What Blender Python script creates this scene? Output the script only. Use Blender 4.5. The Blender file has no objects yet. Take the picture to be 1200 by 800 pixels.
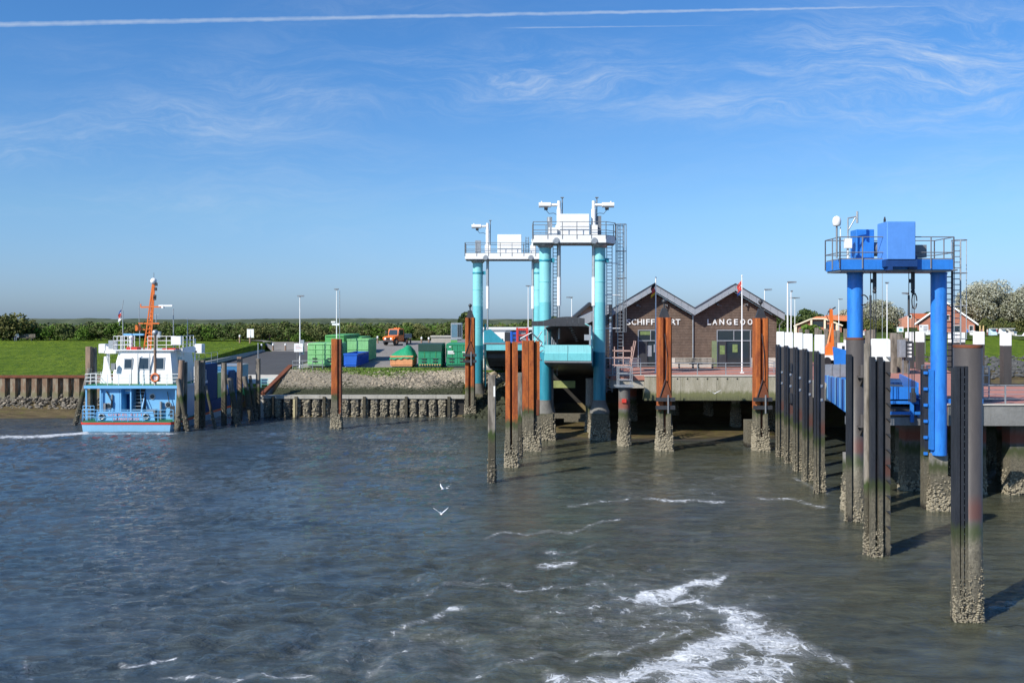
import bpy, math, random
import numpy as np
from mathutils import Vector, Matrix
R = math.radians
rnd = random.Random(7)
npr = np.random.RandomState(5)
SC = bpy.context.scene
COL = SC.collection
# ---------------------------------------------------------------- camera
H0 = 10.0
F = 1100.0
cam_d = bpy.data.cameras.new("camera")
cam = bpy.data.objects.new("camera", cam_d); COL.objects.link(cam)
cam.location = (0, 0, H0); cam.rotation_euler = (R(90), 0, 0)
cam_d.sensor_width = 36.0; cam_d.lens = F / 1200 * 36; cam_d.shift_y = -25 / 1200
cam_d.clip_start = 0.5; cam_d.clip_end = 9000
SC.camera = cam
SC.view_settings.view_transform = 'Standard'; SC.view_settings.look = 'None'
SC.view_settings.exposure = EXPOSURE = 0.38; SC.view_settings.gamma = 1.0
# ---------------------------------------------------------------- sun
SUN_EL = R(37); SX, SY = -0.73, -0.683
sd = bpy.data.lights.new("sun", 'SUN'); sd.energy = 4.8; sd.angle = R(0.53); sd.color = (1.0, 0.95, 0.87)
sun = bpy.data.objects.new("sun", sd); COL.objects.link(sun)
sdir = Vector((SX * math.cos(SUN_EL), SY * math.cos(SUN_EL), math.sin(SUN_EL)))
sun.rotation_euler = sdir.to_track_quat('Z', 'Y').to_euler(); sun.location = (-60, -60, 80)


class NT:
    """small node helper"""
    def __init__(s, tree):
        s.t = tree; s.n = tree.nodes; s.l = tree.links
    def new(s, typ, **kw):
        n = s.n.new(typ)
        for k, v in kw.items(): setattr(n, k, v)
        return n
    def put(s, sock, v):
        if v is None: return
        if hasattr(v, 'is_linked') or isinstance(v, bpy.types.NodeSocket): s.l.new(v, sock)
        else:
            if isinstance(v, (tuple, list)) and len(v) == 3 and sock.type == 'RGBA': v = (*v, 1)
            sock.default_value = v
    def math(s, op, a, b=None, c=None, clamp=False):
        n = s.new('ShaderNodeMath', operation=op, use_clamp=clamp)
        s.put(n.inputs[0], a); s.put(n.inputs[1], b)
        if c is not None: s.put(n.inputs[2], c)
        return n.outputs[0]
    def noise(s, vec, scale, detail=3, rough=0.55, dist=0.0, col=False):
        n = s.new('ShaderNodeTexNoise'); s.put(n.inputs['Vector'], vec)
        s.put(n.inputs['Scale'], scale); s.put(n.inputs['Detail'], detail); s.put(n.inputs['Roughness'], rough)
        s.put(n.inputs['Distortion'], dist)
        return n.outputs['Color' if col else 'Fac']
    def scale(s, vec, sc, loc=(0, 0, 0), rot=(0, 0, 0)):
        n = s.new('ShaderNodeMapping'); s.put(n.inputs['Vector'], vec)
        n.inputs['Scale'].default_value = sc; n.inputs['Location'].default_value = loc; n.inputs['Rotation'].default_value = rot
        return n.outputs[0]
    def ramp(s, fac, stops, mode='LINEAR'):
        n = s.new('ShaderNodeValToRGB'); s.put(n.inputs[0], fac); e = n.color_ramp; e.interpolation = mode
        while len(e.elements) < len(stops): e.elements.new(0.5)
        for el, (p, c) in zip(e.elements, stops):
            el.position = p; el.color = (*c, 1) if isinstance(c, (tuple, list)) else (c, c, c, 1)
        return n.outputs[0]
    def mr(s, v, a, b, c=0.0, d=1.0, smooth=False):
        n = s.new('ShaderNodeMapRange'); n.clamp = True
        if smooth: n.interpolation_type = 'SMOOTHSTEP'
        s.put(n.inputs[0], v); s.put(n.inputs[1], a); s.put(n.inputs[2], b); s.put(n.inputs[3], c); s.put(n.inputs[4], d)
        return n.outputs[0]
    def mix(s, f, a, b, mode='MIX'):
        n = s.new('ShaderNodeMix', data_type='RGBA', blend_type=mode)
        s.put(n.inputs[0], f); s.put(n.inputs[6], a); s.put(n.inputs[7], b)
        return n.outputs[2]
    def bump(s, h, strength, dist=0.05, normal=None):
        n = s.new('ShaderNodeBump'); s.put(n.inputs['Height'], h); n.inputs['Strength'].default_value = strength
        n.inputs['Distance'].default_value = dist
        if normal is not None: s.put(n.inputs['Normal'], normal)
        return n.outputs[0]
    def sep(s, v):
        n = s.new('ShaderNodeSeparateXYZ'); s.put(n.inputs[0], v); return n.outputs


# ---------------------------------------------------------------- world
w = bpy.data.worlds.new("World"); SC.world = w; w.use_nodes = True
T = NT(w.node_tree); T.n.clear()
sky = T.new('ShaderNodeTexSky', sky_type='NISHITA'); sky.sun_disc = False
sky.sun_elevation = SUN_EL; sky.sun_rotation = math.atan2(SX, SY)
sky.altitude = 0; sky.air_density = 1.0; sky.dust_density = 0.6; sky.ozone_density = 2.5
tc = T.new('ShaderNodeTexCoord'); dirv = tc.outputs['Generated']
sp = T.sep(dirv)
yy = T.math('MAXIMUM', T.math('ABSOLUTE', sp[1]), 0.05)
u = T.math('DIVIDE', sp[0], yy); v = T.math('DIVIDE', sp[2], yy)
cmb = T.new('ShaderNodeCombineXYZ'); T.put(cmb.inputs[0], u); T.put(cmb.inputs[1], v); T.put(cmb.inputs[2], T.math('MULTIPLY', sp[1], 3.0))
uv = cmb.outputs[0]
# cirrus: streaky warped noise, thicker in a few drifting banks
wn = T.noise(T.scale(uv, (2.2, 5.0, 1)), 2.0, 4, 0.5, 0.0, col=True)
wv = T.mix(0.10, uv, wn)
st = T.noise(T.scale(wv, (4.0, 26.0, 1), rot=(0, 0, R(-9))), 1.5, 9, 0.72, 0.25)
st2 = T.noise(T.scale(wv, (3.0, 15.0, 1), rot=(0, 0, R(14))), 1.9, 8, 0.70, 0.25)
banks = None
for (bx, by, rx, ry, k) in [(1090, 80, 190, 66, 1.0), (640, 95, 190, 42, .72), (230, 145, 170, 38, .55), (60, 165, 130, 30, .4), (330, 118, 150, 28, .4), (900, 125, 170, 26, .6), (160, 235, 260, 16, .22)]:
    du = T.math('DIVIDE', T.math('SUBTRACT', u, (bx - 600) / F), rx / F)
    dv = T.math('DIVIDE', T.math('SUBTRACT', v, (375 - by) / F), ry / F)
    g = T.math('EXPONENT', T.math('MULTIPLY', T.math('ADD', T.math('POWER', du, 2.0), T.math('POWER', dv, 2.0)), -1.0))
    g = T.math('MULTIPLY', g, k)
    banks = g if banks is None else T.math('MAXIMUM', banks, g)
gen = T.mr(T.noise(T.scale(dirv, (1.2, 1.2, 3.0)), 1.6, 3), 0.45, 0.75, 0, 0.25)
banks = T.math('MAXIMUM', banks, gen)
cir = T.math('MULTIPLY', banks, T.mr(T.math('MAXIMUM', st, T.math('MULTIPLY', st2, .97)), 0.40, 0.84, smooth=True))
cir = T.math('MULTIPLY', cir, 1.15)
# contrails: two straight trails high above
def trail(u0, v0, u1, v1, wid, k, fade0, fade1):
    sl = (v1 - v0) / (u1 - u0); ic = v0 - sl * u0
    wob = T.math('MULTIPLY', T.math('SUBTRACT', T.noise(T.scale(uv, (45, 60, 1)), 1.5, 3), 0.5), wid * .9)
    d = T.math('ABSOLUTE', T.math('ADD', T.math('SUBTRACT', v, T.math('MULTIPLY_ADD', u, sl, ic)), wob))
    wd = T.mr(u, fade0, fade1, wid * 1.25, wid * .45)
    a = T.math('SUBTRACT', 1.0, T.math('DIVIDE', d, wd), clamp=True)
    a = T.math('MULTIPLY', T.math('POWER', a, .6), T.mr(u, fade1 - .18, fade1, 1, 0))
    a = T.math('MULTIPLY', a, T.mr(T.noise(T.scale(uv, (30, 30, 1)), 1.5, 3), .3, .6, .6, 1.0))
    a = T.math('MULTIPLY', a, T.mr(sp[1], .05, .1))
    return T.math('MULTIPLY', a, k)
t1 = trail(-.545, (375 - 29) / F, .545, (375 - 5) / F, .0027, .46, -.6, .52)
t2 = T.math('MULTIPLY', trail(-.01, (375 - 33) / F, .27, (375 - 29.5) / F, .0011, .32, -.1, .27), T.mr(u, -.02, .02))
cl = T.math('MAXIMUM', T.math('MAXIMUM', cir, t1), t2)
tint = T.ramp(T.math('MAXIMUM', sp[2], 0.0), [(0.0, (.43, .60, 1.0)), (.035, (.46, .63, 1.0)), (.11, (.50, .71, .95)), (.27, (.36, .68, 1.0)), (1.0, (.31, .62, 1.0))])
skyc = T.mix(1.0, sky.outputs[0], tint, 'MULTIPLY')
skyc = T.mix(cl, skyc, (4.6, 5.2, 5.9))
bg = T.new('ShaderNodeBackground'); T.put(bg.inputs[0], skyc); bg.inputs[1].default_value = 0.116
out = T.new('ShaderNodeOutputWorld'); T.l.new(bg.outputs[0], out.inputs[0])


# ================================================================ helpers
class MB:
    def __init__(s): s.v = []; s.f = []; s.m = []; s.s = []
    def add(s, vs, fs, mat=0, smooth=False):
        o = len(s.v); s.v += [tuple(p) for p in vs]
        for f in fs: s.f.append(tuple(i + o for i in f)); s.m.append(mat); s.s.append(smooth)
        return s
    def bb(s, x0, x1, y0, y1, z0, z1, mat=0):
        return s.add([(x0, y0, z0), (x1, y0, z0), (x1, y1, z0), (x0, y1, z0), (x0, y0, z1), (x1, y0, z1), (x1, y1, z1), (x0, y1, z1)],
                     [(0, 3, 2, 1), (4, 5, 6, 7), (0, 1, 5, 4), (1, 2, 6, 5), (2, 3, 7, 6), (3, 0, 4, 7)], mat)
    def box(s, cx, cy, cz, sx, sy, sz, mat=0, rz=0):
        c, n = math.cos(rz), math.sin(rz); vs = []
        for z in (-1, 1):
            for x, y in ((-1, -1), (1, -1), (1, 1), (-1, 1)):
                a, b = x * sx / 2, y * sy / 2
                vs.append((cx + a * c - b * n, cy + a * n + b * c, cz + z * sz / 2))
        return s.add(vs, [(0, 3, 2, 1), (4, 5, 6, 7), (0, 1, 5, 4), (1, 2, 6, 5), (2, 3, 7, 6), (3, 0, 4, 7)], mat)
    def cbox(s, x0, x1, y0, y1, z0, z1, c=.03, mat=0):
        """box with chamfered vertical edges and top rim"""
        def ring(d, z): return [(x0 + c + d, y0 + d, z), (x1 - c - d, y0 + d, z), (x1 - d, y0 + c + d, z), (x1 - d, y1 - c - d, z), (x1 - c - d, y1 - d, z), (x0 + c + d, y1 - d, z), (x0 + d, y1 - c - d, z), (x0 + d, y0 + c + d, z)]
        vs = ring(0, z0) + ring(0, z1 - c) + ring(c, z1)
        fs = [tuple(range(7, -1, -1)), tuple(range(16, 24))]
        for k in (0, 8):
            for i in range(8): fs.append((k + i, k + (i + 1) % 8, k + 8 + (i + 1) % 8, k + 8 + i))
        return s.add(vs, fs, mat)
    def _basis(s, p, q):
        d = (Vector(q) - Vector(p)); L = d.length or 1e-6; d = d / L
        a = Vector((0, 0, 1)) if abs(d.z) < .95 else Vector((0, 1, 0))
        x = d.cross(a).normalized(); y = x.cross(d).normalized()
        return d, x, y
    def beam(s, p, q, wd, h=None, mat=0):
        h = h or wd; d, x, y = s._basis(p, q); p = Vector(p); q = Vector(q); vs = []
        for e in (p, q):
            for a, b in ((-1, -1), (1, -1), (1, 1), (-1, 1)): vs.append(tuple(e + x * a * wd / 2 + y * b * h / 2))
        return s.add(vs, [(0, 1, 2, 3), (7, 6, 5, 4), (0, 4, 5, 1), (1, 5, 6, 2), (2, 6, 7, 3), (3, 7, 4, 0)], mat)
    def cyl(s, p, q, r0, r1=None, n=10, caps=True, mat=0):
        r1 = r0 if r1 is None else r1; d, x, y = s._basis(p, q); p = Vector(p); q = Vector(q)
        A = [tuple(p + x * r0 * math.cos(2 * math.pi * i / n) + y * r0 * math.sin(2 * math.pi * i / n)) for i in range(n)]
        B = [tuple(q + x * r1 * math.cos(2 * math.pi * i / n) + y * r1 * math.sin(2 * math.pi * i / n)) for i in range(n)]
        s.add(A + B, [(i, i + n, (i + 1) % n + n, (i + 1) % n) for i in range(n)], mat, n > 5)
        if caps: s.add(A, [tuple(range(n))], mat); s.add(B, [tuple(range(n - 1, -1, -1))], mat)
        return s
    def tube(s, pts, r, n=6, mat=0):
        for a, b in zip(pts[:-1], pts[1:]): s.cyl(a, b, r, n=n, mat=mat)
        return s
    def lathe(s, prof, n=16, c=(0, 0, 0), mat=0, smooth=True):
        vs = []
        for r, z in prof:
            for i in range(n): vs.append((c[0] + r * math.cos(2 * math.pi * i / n), c[1] + r * math.sin(2 * math.pi * i / n), c[2] + z))
        fs = []
        for k in range(len(prof) - 1):
            for i in range(n): fs.append((k * n + i, k * n + (i + 1) % n, (k + 1) * n + (i + 1) % n, (k + 1) * n + i))
        s.add(vs, fs, mat, smooth)
        if prof[-1][0] > .001: s.add(vs[-n:], [tuple(range(n))], mat)
        if prof[0][0] > .001: s.add(vs[:n], [tuple(range(n - 1, -1, -1))], mat)
        return s
    def prism(s, poly, a0, a1, axis='z', mat=0):
        """poly extruded along axis; poly coords are the other two axes in x,y,z order"""
        n = len(poly)
        def P(p, a): return (p[0], p[1], a) if axis == 'z' else ((p[0], a, p[1]) if axis == 'y' else (a, p[0], p[1]))
        vs = [P(p, a0) for p in poly] + [P(p, a1) for p in poly]
        return s.add(vs, [tuple(range(n - 1, -1, -1)), tuple(range(n, 2 * n))] + [(i, (i + 1) % n, (i + 1) % n + n, i + n) for i in range(n)], mat)
    def ball(s, c, r, n=10, k=7, sz=1.0, mat=0):
        return s.lathe([(max(r * math.sin(math.pi * i / (k - 1)), .0005), -r * sz * math.cos(math.pi * i / (k - 1))) for i in range(k)], n, c, mat)
    def mesh(s, name, mats):
        me = bpy.data.meshes.new(name); me.from_pydata(s.v, [], s.f)
        for m in (mats if isinstance(mats, (list, tuple)) else [mats]): me.materials.append(m)
        me.polygons.foreach_set('material_index', s.m); me.polygons.foreach_set('use_smooth', s.s)
        me.update()
        # consistent outward normals
        import bmesh
        b = bmesh.new(); b.from_mesh(me); bmesh.ops.recalc_face_normals(b, faces=b.faces); b.to_mesh(me); b.free()
        return me
    def build(s, name, mats, parent=None, loc=None, rz=0, kind=None, label=None):
        return place(s.mesh(name, mats), name, parent, loc, rz, kind, label)


def place(me, name, parent=None, loc=None, rz=0, kind=None, label=None):
    o = bpy.data.objects.new(name, me); COL.objects.link(o)
    if parent is not None: o.parent = parent
    if loc is not None: o.location = loc
    if rz: o.rotation_euler[2] = rz
    if kind: o['kind'] = kind
    if label: o['label'] = label
    return o

def tag(o, label, cat, group=None):
    o['label'] = label; o['category'] = cat
    if group: o['group'] = group
    return o

def thing(name, label, cat, loc=(0, 0, 0), rz=0, group=None):
    o = bpy.data.objects.new(name, None); COL.objects.link(o); o.empty_display_size = .3
    o.location = loc; o.rotation_euler[2] = rz
    return tag(o, label, cat, group)

def copy_tree(o, parent=None):
    c = o.copy(); COL.objects.link(c)
    if parent is not None: c.parent = parent
    for ch in list(o.children): copy_tree(ch, c)
    return c

def G(px, py, z=0.0):
    Y = F * (H0 - z) / (py - 375.0); return ((px - 600) * Y / F, Y)
def X(px, Y): return (px - 600) * Y / F
def Z(py, Y): return H0 - (py - 375) * Y / F

# rock templates for scattering
def ico():
    t = (1 + 5 ** .5) / 2
    v = np.array([(-1, t, 0), (1, t, 0), (-1, -t, 0), (1, -t, 0), (0, -1, t), (0, 1, t), (0, -1, -t), (0, 1, -t), (t, 0, -1), (t, 0, 1), (-t, 0, -1), (-t, 0, 1)], float)
    v /= np.linalg.norm(v[0])
    f = np.array([(0, 11, 5), (0, 5, 1), (0, 1, 7), (0, 7, 10), (0, 10, 11), (1, 5, 9), (5, 11, 4), (11, 10, 2), (10, 7, 6), (7, 1, 8), (3, 9, 4), (3, 4, 2), (3, 2, 6), (3, 6, 8), (3, 8, 9), (4, 9, 5), (2, 4, 11), (6, 2, 10), (8, 6, 7), (9, 8, 1)])
    return v, f
ICV, ICF = ico()
OCV = np.array([(1, 0, 0), (0, 1, 0), (-1, 0, 0), (0, -1, 0), (0, 0, 1), (0, 0, -1)], float)
OCF = np.array([(0, 1, 4), (1, 2, 4), (2, 3, 4), (3, 0, 4), (1, 0, 5), (2, 1, 5), (3, 2, 5), (0, 3, 5)])

def np_mesh(name, V, Fc, mats, matidx=None, smooth=False):
    me = bpy.data.meshes.new(name)
    V = np.asarray(V, np.float32); Fc = np.asarray(Fc, np.int32); k = Fc.shape[1]
    me.vertices.add(len(V)); me.vertices.foreach_set('co', V.ravel())
    me.loops.add(Fc.size); me.loops.foreach_set('vertex_index', Fc.ravel())
    me.polygons.add(len(Fc)); me.polygons.foreach_set('loop_start', np.arange(0, Fc.size, k, dtype=np.int32))
    me.polygons.foreach_set('loop_total', np.full(len(Fc), k, np.int32))
    for m in (mats if isinstance(mats, (list, tuple)) else [mats]): me.materials.append(m)
    if matidx is not None: me.polygons.foreach_set('material_index', np.asarray(matidx, np.int32))
    me.polygons.foreach_set('use_smooth', np.full(len(Fc), smooth, bool))
    me.update(calc_edges=True); me.validate()
    return me

def scatter(P, S, tv=ICV, tf=ICF, jit=.28, squash=(1, 1, 1), rs=npr):
    """P (n,3) centres, S (n,) sizes -> one set of verts/faces"""
    n = len(P); k = len(tv)
    V = np.repeat(tv[None], n, 0) * (1 + rs.uniform(-jit, jit, (n, k, 1)))
    V *= (np.array(squash) * rs.uniform(.75, 1.25, (n, 1, 3)))
    a = rs.uniform(0, 2 * np.pi, n); c, s_ = np.cos(a), np.sin(a)
    x = V[:, :, 0] * c[:, None] - V[:, :, 1] * s_[:, None]; y = V[:, :, 0] * s_[:, None] + V[:, :, 1] * c[:, None]
    V[:, :, 0], V[:, :, 1] = x, y
    V = V * np.asarray(S)[:, None, None] + np.asarray(P)[:, None, :]
    Fc = tf[None] + (np.arange(n) * k)[:, None, None]
    return V.reshape(-1, 3), Fc.reshape(-1, tf.shape[1])

def leaves(P, S, flat=.0, rs=npr):
    """random oriented quads"""
    n = len(P); a = rs.normal(size=(n, 3)); a /= np.linalg.norm(a, axis=1)[:, None]
    b = rs.normal(size=(n, 3)); b -= a * (a * b).sum(1)[:, None]; b /= np.linalg.norm(b, axis=1)[:, None]
    S = np.asarray(S)[:, None]; a = a * S; b = b * S * .7; P = np.asarray(P)
    V = np.stack([P - a, P - b * .9, P + a, P + b], 1).reshape(-1, 3)
    return V, np.arange(n * 4).reshape(n, 4)

# ================================================================ materials
def newmat(name):
    m = bpy.data.materials.new(name); m.use_nodes = True; t = NT(m.node_tree)
    b = t.n['Principled BSDF']; g = t.new('ShaderNodeNewGeometry'); return m, t, b, g.outputs['Position']

def mat(name, col, rough=.6, metal=0., var=.18, vs=1.5, bump=.0, bs=20., streak=.0, dirt=None, dirt_amt=.4, spec=.5, obj=False):
    m, t, b, P = newmat(name)
    if obj: P = t.new('ShaderNodeTexCoord').outputs['Object']
    n = t.noise(P, vs, 5, .6); n2 = t.noise(P, vs * 7, 3)
    f = t.mr(t.math('ADD', t.math('MULTIPLY', n, .7), t.math('MULTIPLY', n2, .3)), .3, .7, 1 - var, 1 + var)
    c = t.mix(1.0, (*col, 1), t.ramp(f, [(0, 0.0), (1, 1.0)]), 'MULTIPLY') if False else None
    mm = t.new('ShaderNodeVectorMath', operation='SCALE'); mm.inputs[0].default_value = col; t.put(mm.inputs['Scale'], f); c = mm.outputs[0]
    if streak:
        sn = t.noise(t.scale(P, (5, 5, .35)), 1.6, 5, .65)
        c = t.mix(t.math('MULTIPLY', t.mr(sn, .52, .72), streak), c, dirt or tuple(x * .35 for x in col))
    if dirt and not streak:
        c = t.mix(t.math('MULTIPLY', t.mr(t.noise(P, vs * 2.3, 6, .7), .5, .68), dirt_amt), c, dirt)
    t.put(b.inputs['Base Color'], c)
    t.put(b.inputs['Roughness'], t.mr(n2, .3, .7, max(rough - .1, .03), min(rough + .1, 1))); b.inputs['Metallic'].default_value = metal
    b.inputs['Specular IOR Level'].default_value = spec
    if bump: t.put(b.inputs['Normal'], t.bump(t.noise(P, bs, 4, .6), bump, .05))
    return m

def tide_mat(name, ca, cb, tide=3.05, rough=.7, grain=False, metal=0., algae=(.050, .060, .022), low=(.16, .14, .095), amt=.5, band=None, speck=.55):
    """weathered pile: ca/cb paint or bare surface above the tide line, algae belt, barnacled grey below"""
    m, t, b, P = newmat(name); s = t.sep(P)
    big = t.noise(t.scale(P, (2.2, 2.2, .5)), 1.3, 5, .65); fine = t.noise(P, 11, 5, .65)
    if grain: fine = t.noise(t.scale(P, (22, 22, 1.2)), 1.2, 5, .6)
    top = t.mix(t.mr(big, .56 - .25 * amt, .5 + .22 * amt), (*ca, 1), (*cb, 1))
    top = t.mix(t.mr(fine, .45, .75, 0, speck), top, tuple(x * .42 for x in cb))
    if band: top = t.mix(t.math('MULTIPLY', t.mr(s[2], tide + .25, tide + .45), t.mr(s[2], tide + 1.25, tide + .8, 0, .65)), top, band)
    z = t.math('ADD', s[2], t.math('MULTIPLY', t.math('SUBTRACT', t.noise(t.scale(P, (3, 3, .8)), 1.5, 5), .5), .9))
    c = t.mix(t.mr(z, tide + .30, tide - .02), top, (*algae, 1))
    lw = t.mix(t.mr(t.noise(P, 9, 6, .75), .38, .62), tuple(x * .45 for x in low), (*low, 1))
    lw = t.mix(t.mr(t.noise(P, 34, 3, .6), .6, .72, 0, .5), lw, (.42, .38, .29))
    c = t.mix(t.mr(z, tide - .15, tide - .6), c, lw)
    c = t.mix(t.mr(s[2], .42, .12), c, (.03, .026, .02))
    t.put(b.inputs['Base Color'], c)
    t.put(b.inputs['Roughness'], t.mr(s[2], .1, .4, .25, rough)); b.inputs['Metallic'].default_value = metal
    h = t.math('ADD', t.math('MULTIPLY', t.noise(P, 22, 6, .7), t.mr(z, tide - .3, tide - 1.3, .25, 1.6)), t.math('MULTIPLY', fine, .3 * speck))
    t.put(b.inputs['Normal'], t.bump(h, .7, .04))
    return m

BR = mat
m_white = mat('white_paint', (.80, .80, .78), .45, var=.05, streak=.16, dirt=(.42, .38, .32))
m_whitep = mat('white_paint_marker', (.82, .81, .78), .6, var=.06, streak=.3, dirt=(.4, .38, .33))
m_galv = mat('galvanised_steel', (.40, .42, .43), .45, .6, var=.18, vs=4)
m_galvd = mat('dull_steel', (.22, .23, .24), .55, .4, var=.2, vs=4)
m_dark = mat('dark_metal', (.035, .037, .042), .5, var=.3)
m_black = mat('black_rubber', (.02, .02, .022), .7, var=.3, spec=.3)
m_glass = mat('dark_glass', (.02, .03, .035), .06, var=.1, spec=.8)
m_glassb = mat('bluish_glass', (.10, .19, .25), .08, var=.2, spec=.8)
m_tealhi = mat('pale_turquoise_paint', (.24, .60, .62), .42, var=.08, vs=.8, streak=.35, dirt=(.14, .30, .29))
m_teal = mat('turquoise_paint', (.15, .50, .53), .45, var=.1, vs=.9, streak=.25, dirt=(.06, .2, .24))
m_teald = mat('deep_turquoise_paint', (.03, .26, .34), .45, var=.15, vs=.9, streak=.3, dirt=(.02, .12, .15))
m_blue = mat('bright_blue_paint', (.024, .185, .60), .45, var=.15, vs=1.1, streak=.35, dirt=(.015, .09, .32))
m_blued = mat('navy_blue_paint', (.01, .045, .17), .4, var=.15)
m_blueb = mat('chalky_blue_paint', (.09, .26, .66), .5, var=.08, vs=2, streak=.25, dirt=(.06, .19, .52))
m_conc = mat('weathered_concrete', (.36, .34, .29), .85, var=.22, vs=.9, bump=.4, bs=9, streak=.5, dirt=(.17, .155, .12))
m_concl = mat('pale_concrete', (.50, .47, .41), .85, var=.15, vs=.8, bump=.3, bs=12, dirt=(.3, .28, .23))
m_concd = mat('dark_concrete', (.14, .135, .12), .85, var=.35, vs=.9, bump=.5, bs=9)
m_rust = tide_mat('rusty_orange_steel', (.40, .105, .018), (.22, .05, .012), rough=.85)
m_rustd = mat('dark_rust', (.15, .045, .018), .85, var=.4, vs=2, bump=.3)
m_blackpile = tide_mat('black_coated_steel', (.075, .066, .060), (.055, .049, .047), rough=.5, amt=.9, band=(.11, .035, .022), speck=.15)
m_blackpl = tide_mat('black_plastic_fender', (.020, .022, .028), (.030, .032, .038), rough=.5, algae=(.04, .05, .02))
m_woodg = tide_mat('grey_weathered_timber', (.25, .22, .18), (.11, .095, .075), grain=True, rough=.9, algae=(.035, .055, .012), low=(.075, .066, .042))
m_woodb = tide_mat('brown_weathered_timber', (.30, .20, .14), (.17, .12, .085), grain=True, rough=.85)
m_concpile = tide_mat('concrete_pile', (.13, .125, .115), (.09, .085, .08), tide=2.6, rough=.9, band=(.25, .05, .02))
m_concpier = tide_mat('pale_concrete_pile', (.27, .25, .22), (.19, .18, .15), tide=2.4, rough=.9)
m_tealcol = tide_mat('turquoise_column_low', (.022, .22, .29), (.018, .19, .26), tide=2.75, rough=.45, amt=.3, speck=.15)  # darker low column paint, deepened further to hold the gangway's shade
m_bluecol = tide_mat('blue_column_paint', (.024, .20, .66), (.020, .16, .54), tide=2.35, rough=.42, amt=.3, speck=.1, algae=(.03, .07, .11))
m_barn = mat('barnacle_crust', (.27, .235, .165), .9, var=.45, vs=9, bump=.4, bs=40, dirt=(.12, .10, .07), dirt_amt=.7)
m_barnd = mat('dark_mussel_crust', (.15, .13, .095), .85, var=.5, vs=9, bump=.4, bs=40)
m_rock = mat('grey_riprap_stone', (.15, .13, .10), .9, var=.5, vs=2.2, bump=.4, bs=14, dirt=(.10, .09, .07), dirt_amt=.5)
m_rockl = mat('pale_gravel_stone', (.31, .26, .19), .9, var=.4, vs=2.0, bump=.4, bs=14)
m_rockg = mat('algae_covered_stone', (.028, .032, .013), .85, var=.5, vs=1.5, bump=.4, bs=14)
m_redbrick = mat('red_clinker_paving', (.40, .17, .125), .85, var=.14, vs=1.2, bump=.2, bs=30)
m_orange = mat('orange_paint', (.66, .15, .018), .45, var=.1, streak=.2, dirt=(.3, .08, .02))
m_orangel = mat('faded_orange_paint', (.66, .30, .13), .6, var=.15, streak=.4, dirt=(.3, .12, .05))
m_red = mat('red_paint', (.55, .045, .03), .45, var=.15)
m_green1 = mat('light_green_paint', (.21, .50, .20), .6, var=.16, streak=.65, dirt=(.13, .16, .07), bump=.4, bs=3)
m_green2 = mat('mid_green_paint', (.09, .33, .09), .6, var=.18, streak=.6, dirt=(.07, .12, .04))
m_green3 = mat('emerald_green_paint', (.02, .24, .12), .55, var=.18, streak=.55, dirt=(.03, .10, .05), bump=.4, bs=3)
m_greend = mat('dark_green_cover', (.012, .05, .038), .6, var=.2)
m_net = mat('green_tarpaulin_net', (.008, .27, .12), .75, var=.25, vs=3, bump=.6, bs=18)
m_bluesk = mat('skip_blue_paint', (.012, .11, .52), .5, var=.15, streak=.3, dirt=(.02, .06, .22))
m_zinc = mat('zinc_sheet', (.36, .38, .40), .5, .35, var=.12, vs=2)
m_zincr = mat('zinc_roof', (.27, .29, .31), .5, .3, var=.12, vs=2)
m_purl = mat('pale_blue_hull', (.21, .43, .62), .45, var=.08, streak=.3, dirt=(.22, .25, .22))
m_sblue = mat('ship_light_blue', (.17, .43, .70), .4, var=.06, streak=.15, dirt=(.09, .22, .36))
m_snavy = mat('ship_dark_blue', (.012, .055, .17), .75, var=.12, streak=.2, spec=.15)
m_deckg = mat('green_deck_paint', (.02, .17, .07), .6, var=.2)
m_asph = mat('asphalt', (.058, .057, .056), .9, var=.2, vs=.35, bump=.3, bs=25)
m_asphl = mat('sun_bleached_asphalt', (.21, .195, .175), .92, var=.15, vs=.25, bump=.2, bs=25, dirt=(.28, .26, .22))
m_mud = None
# ================================================================ terrain
def lerp_tab(t, tab): return np.interp(t, [a for a, b in tab], [b for a, b in tab])
W_TAB = [(60, -2), (88, -.9), (95, 0), (98.6, .8), (99.9, 1.5), (100.05, 3.95), (112, 4.6), (118, 4.85), (154, 6.5), (9000, 6.5)]
S_TAB = [(60, -2), (107.0, -2), (107.2, 2.2), (108, 2.6), (113, 3.3), (150, 4.95), (158, 6.2), (165, 6.5), (9000, 6.5)]
M_TAB = [(60, -2), (93, -1), (96.4, 0), (97.2, .35), (97.5, 2.1), (104, 4.55), (112, 4.72), (150, 6.0), (160, 6.5), (9000, 6.5)]
G_TAB = [(60, -2), (92, -1), (96, 0), (104, 4.2), (108, 4.7), (150, 6.0), (160, 6.5), (9000, 6.5)]
P_TAB = [(60, -2), (74, -1), (77.5, 0), (86, .55), (90, 1.2), (91, 5.1), (108, 5.15), (150, 6.0), (160, 6.5), (9000, 6.5)]
E_TAB = [(60, -2), (140, -1.2), (147, 0), (150, 1.5), (158, 3.7), (160, 3.9), (190, 6.5), (9000, 6.5)]
def Hf(x, y):
    x = np.asarray(x, float); y = np.asarray(y, float)
    r = lerp_tab(y, W_TAB)
    r = np.where(x > -40, lerp_tab(y, S_TAB), r)
    r = np.where(x > -25, lerp_tab(y, M_TAB), r)
    r = np.where(x > -4.6, lerp_tab(y, G_TAB), r)
    r = np.where(x > 3, lerp_tab(y, P_TAB), r)
    r = np.where((x > 33 + (y - 67) * .35), lerp_tab(y, E_TAB), r)
    r = np.where((x > 23) & (y < 88), -2.0, r)
    return r
def H1(x, y): return float(Hf(x, y))

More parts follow.
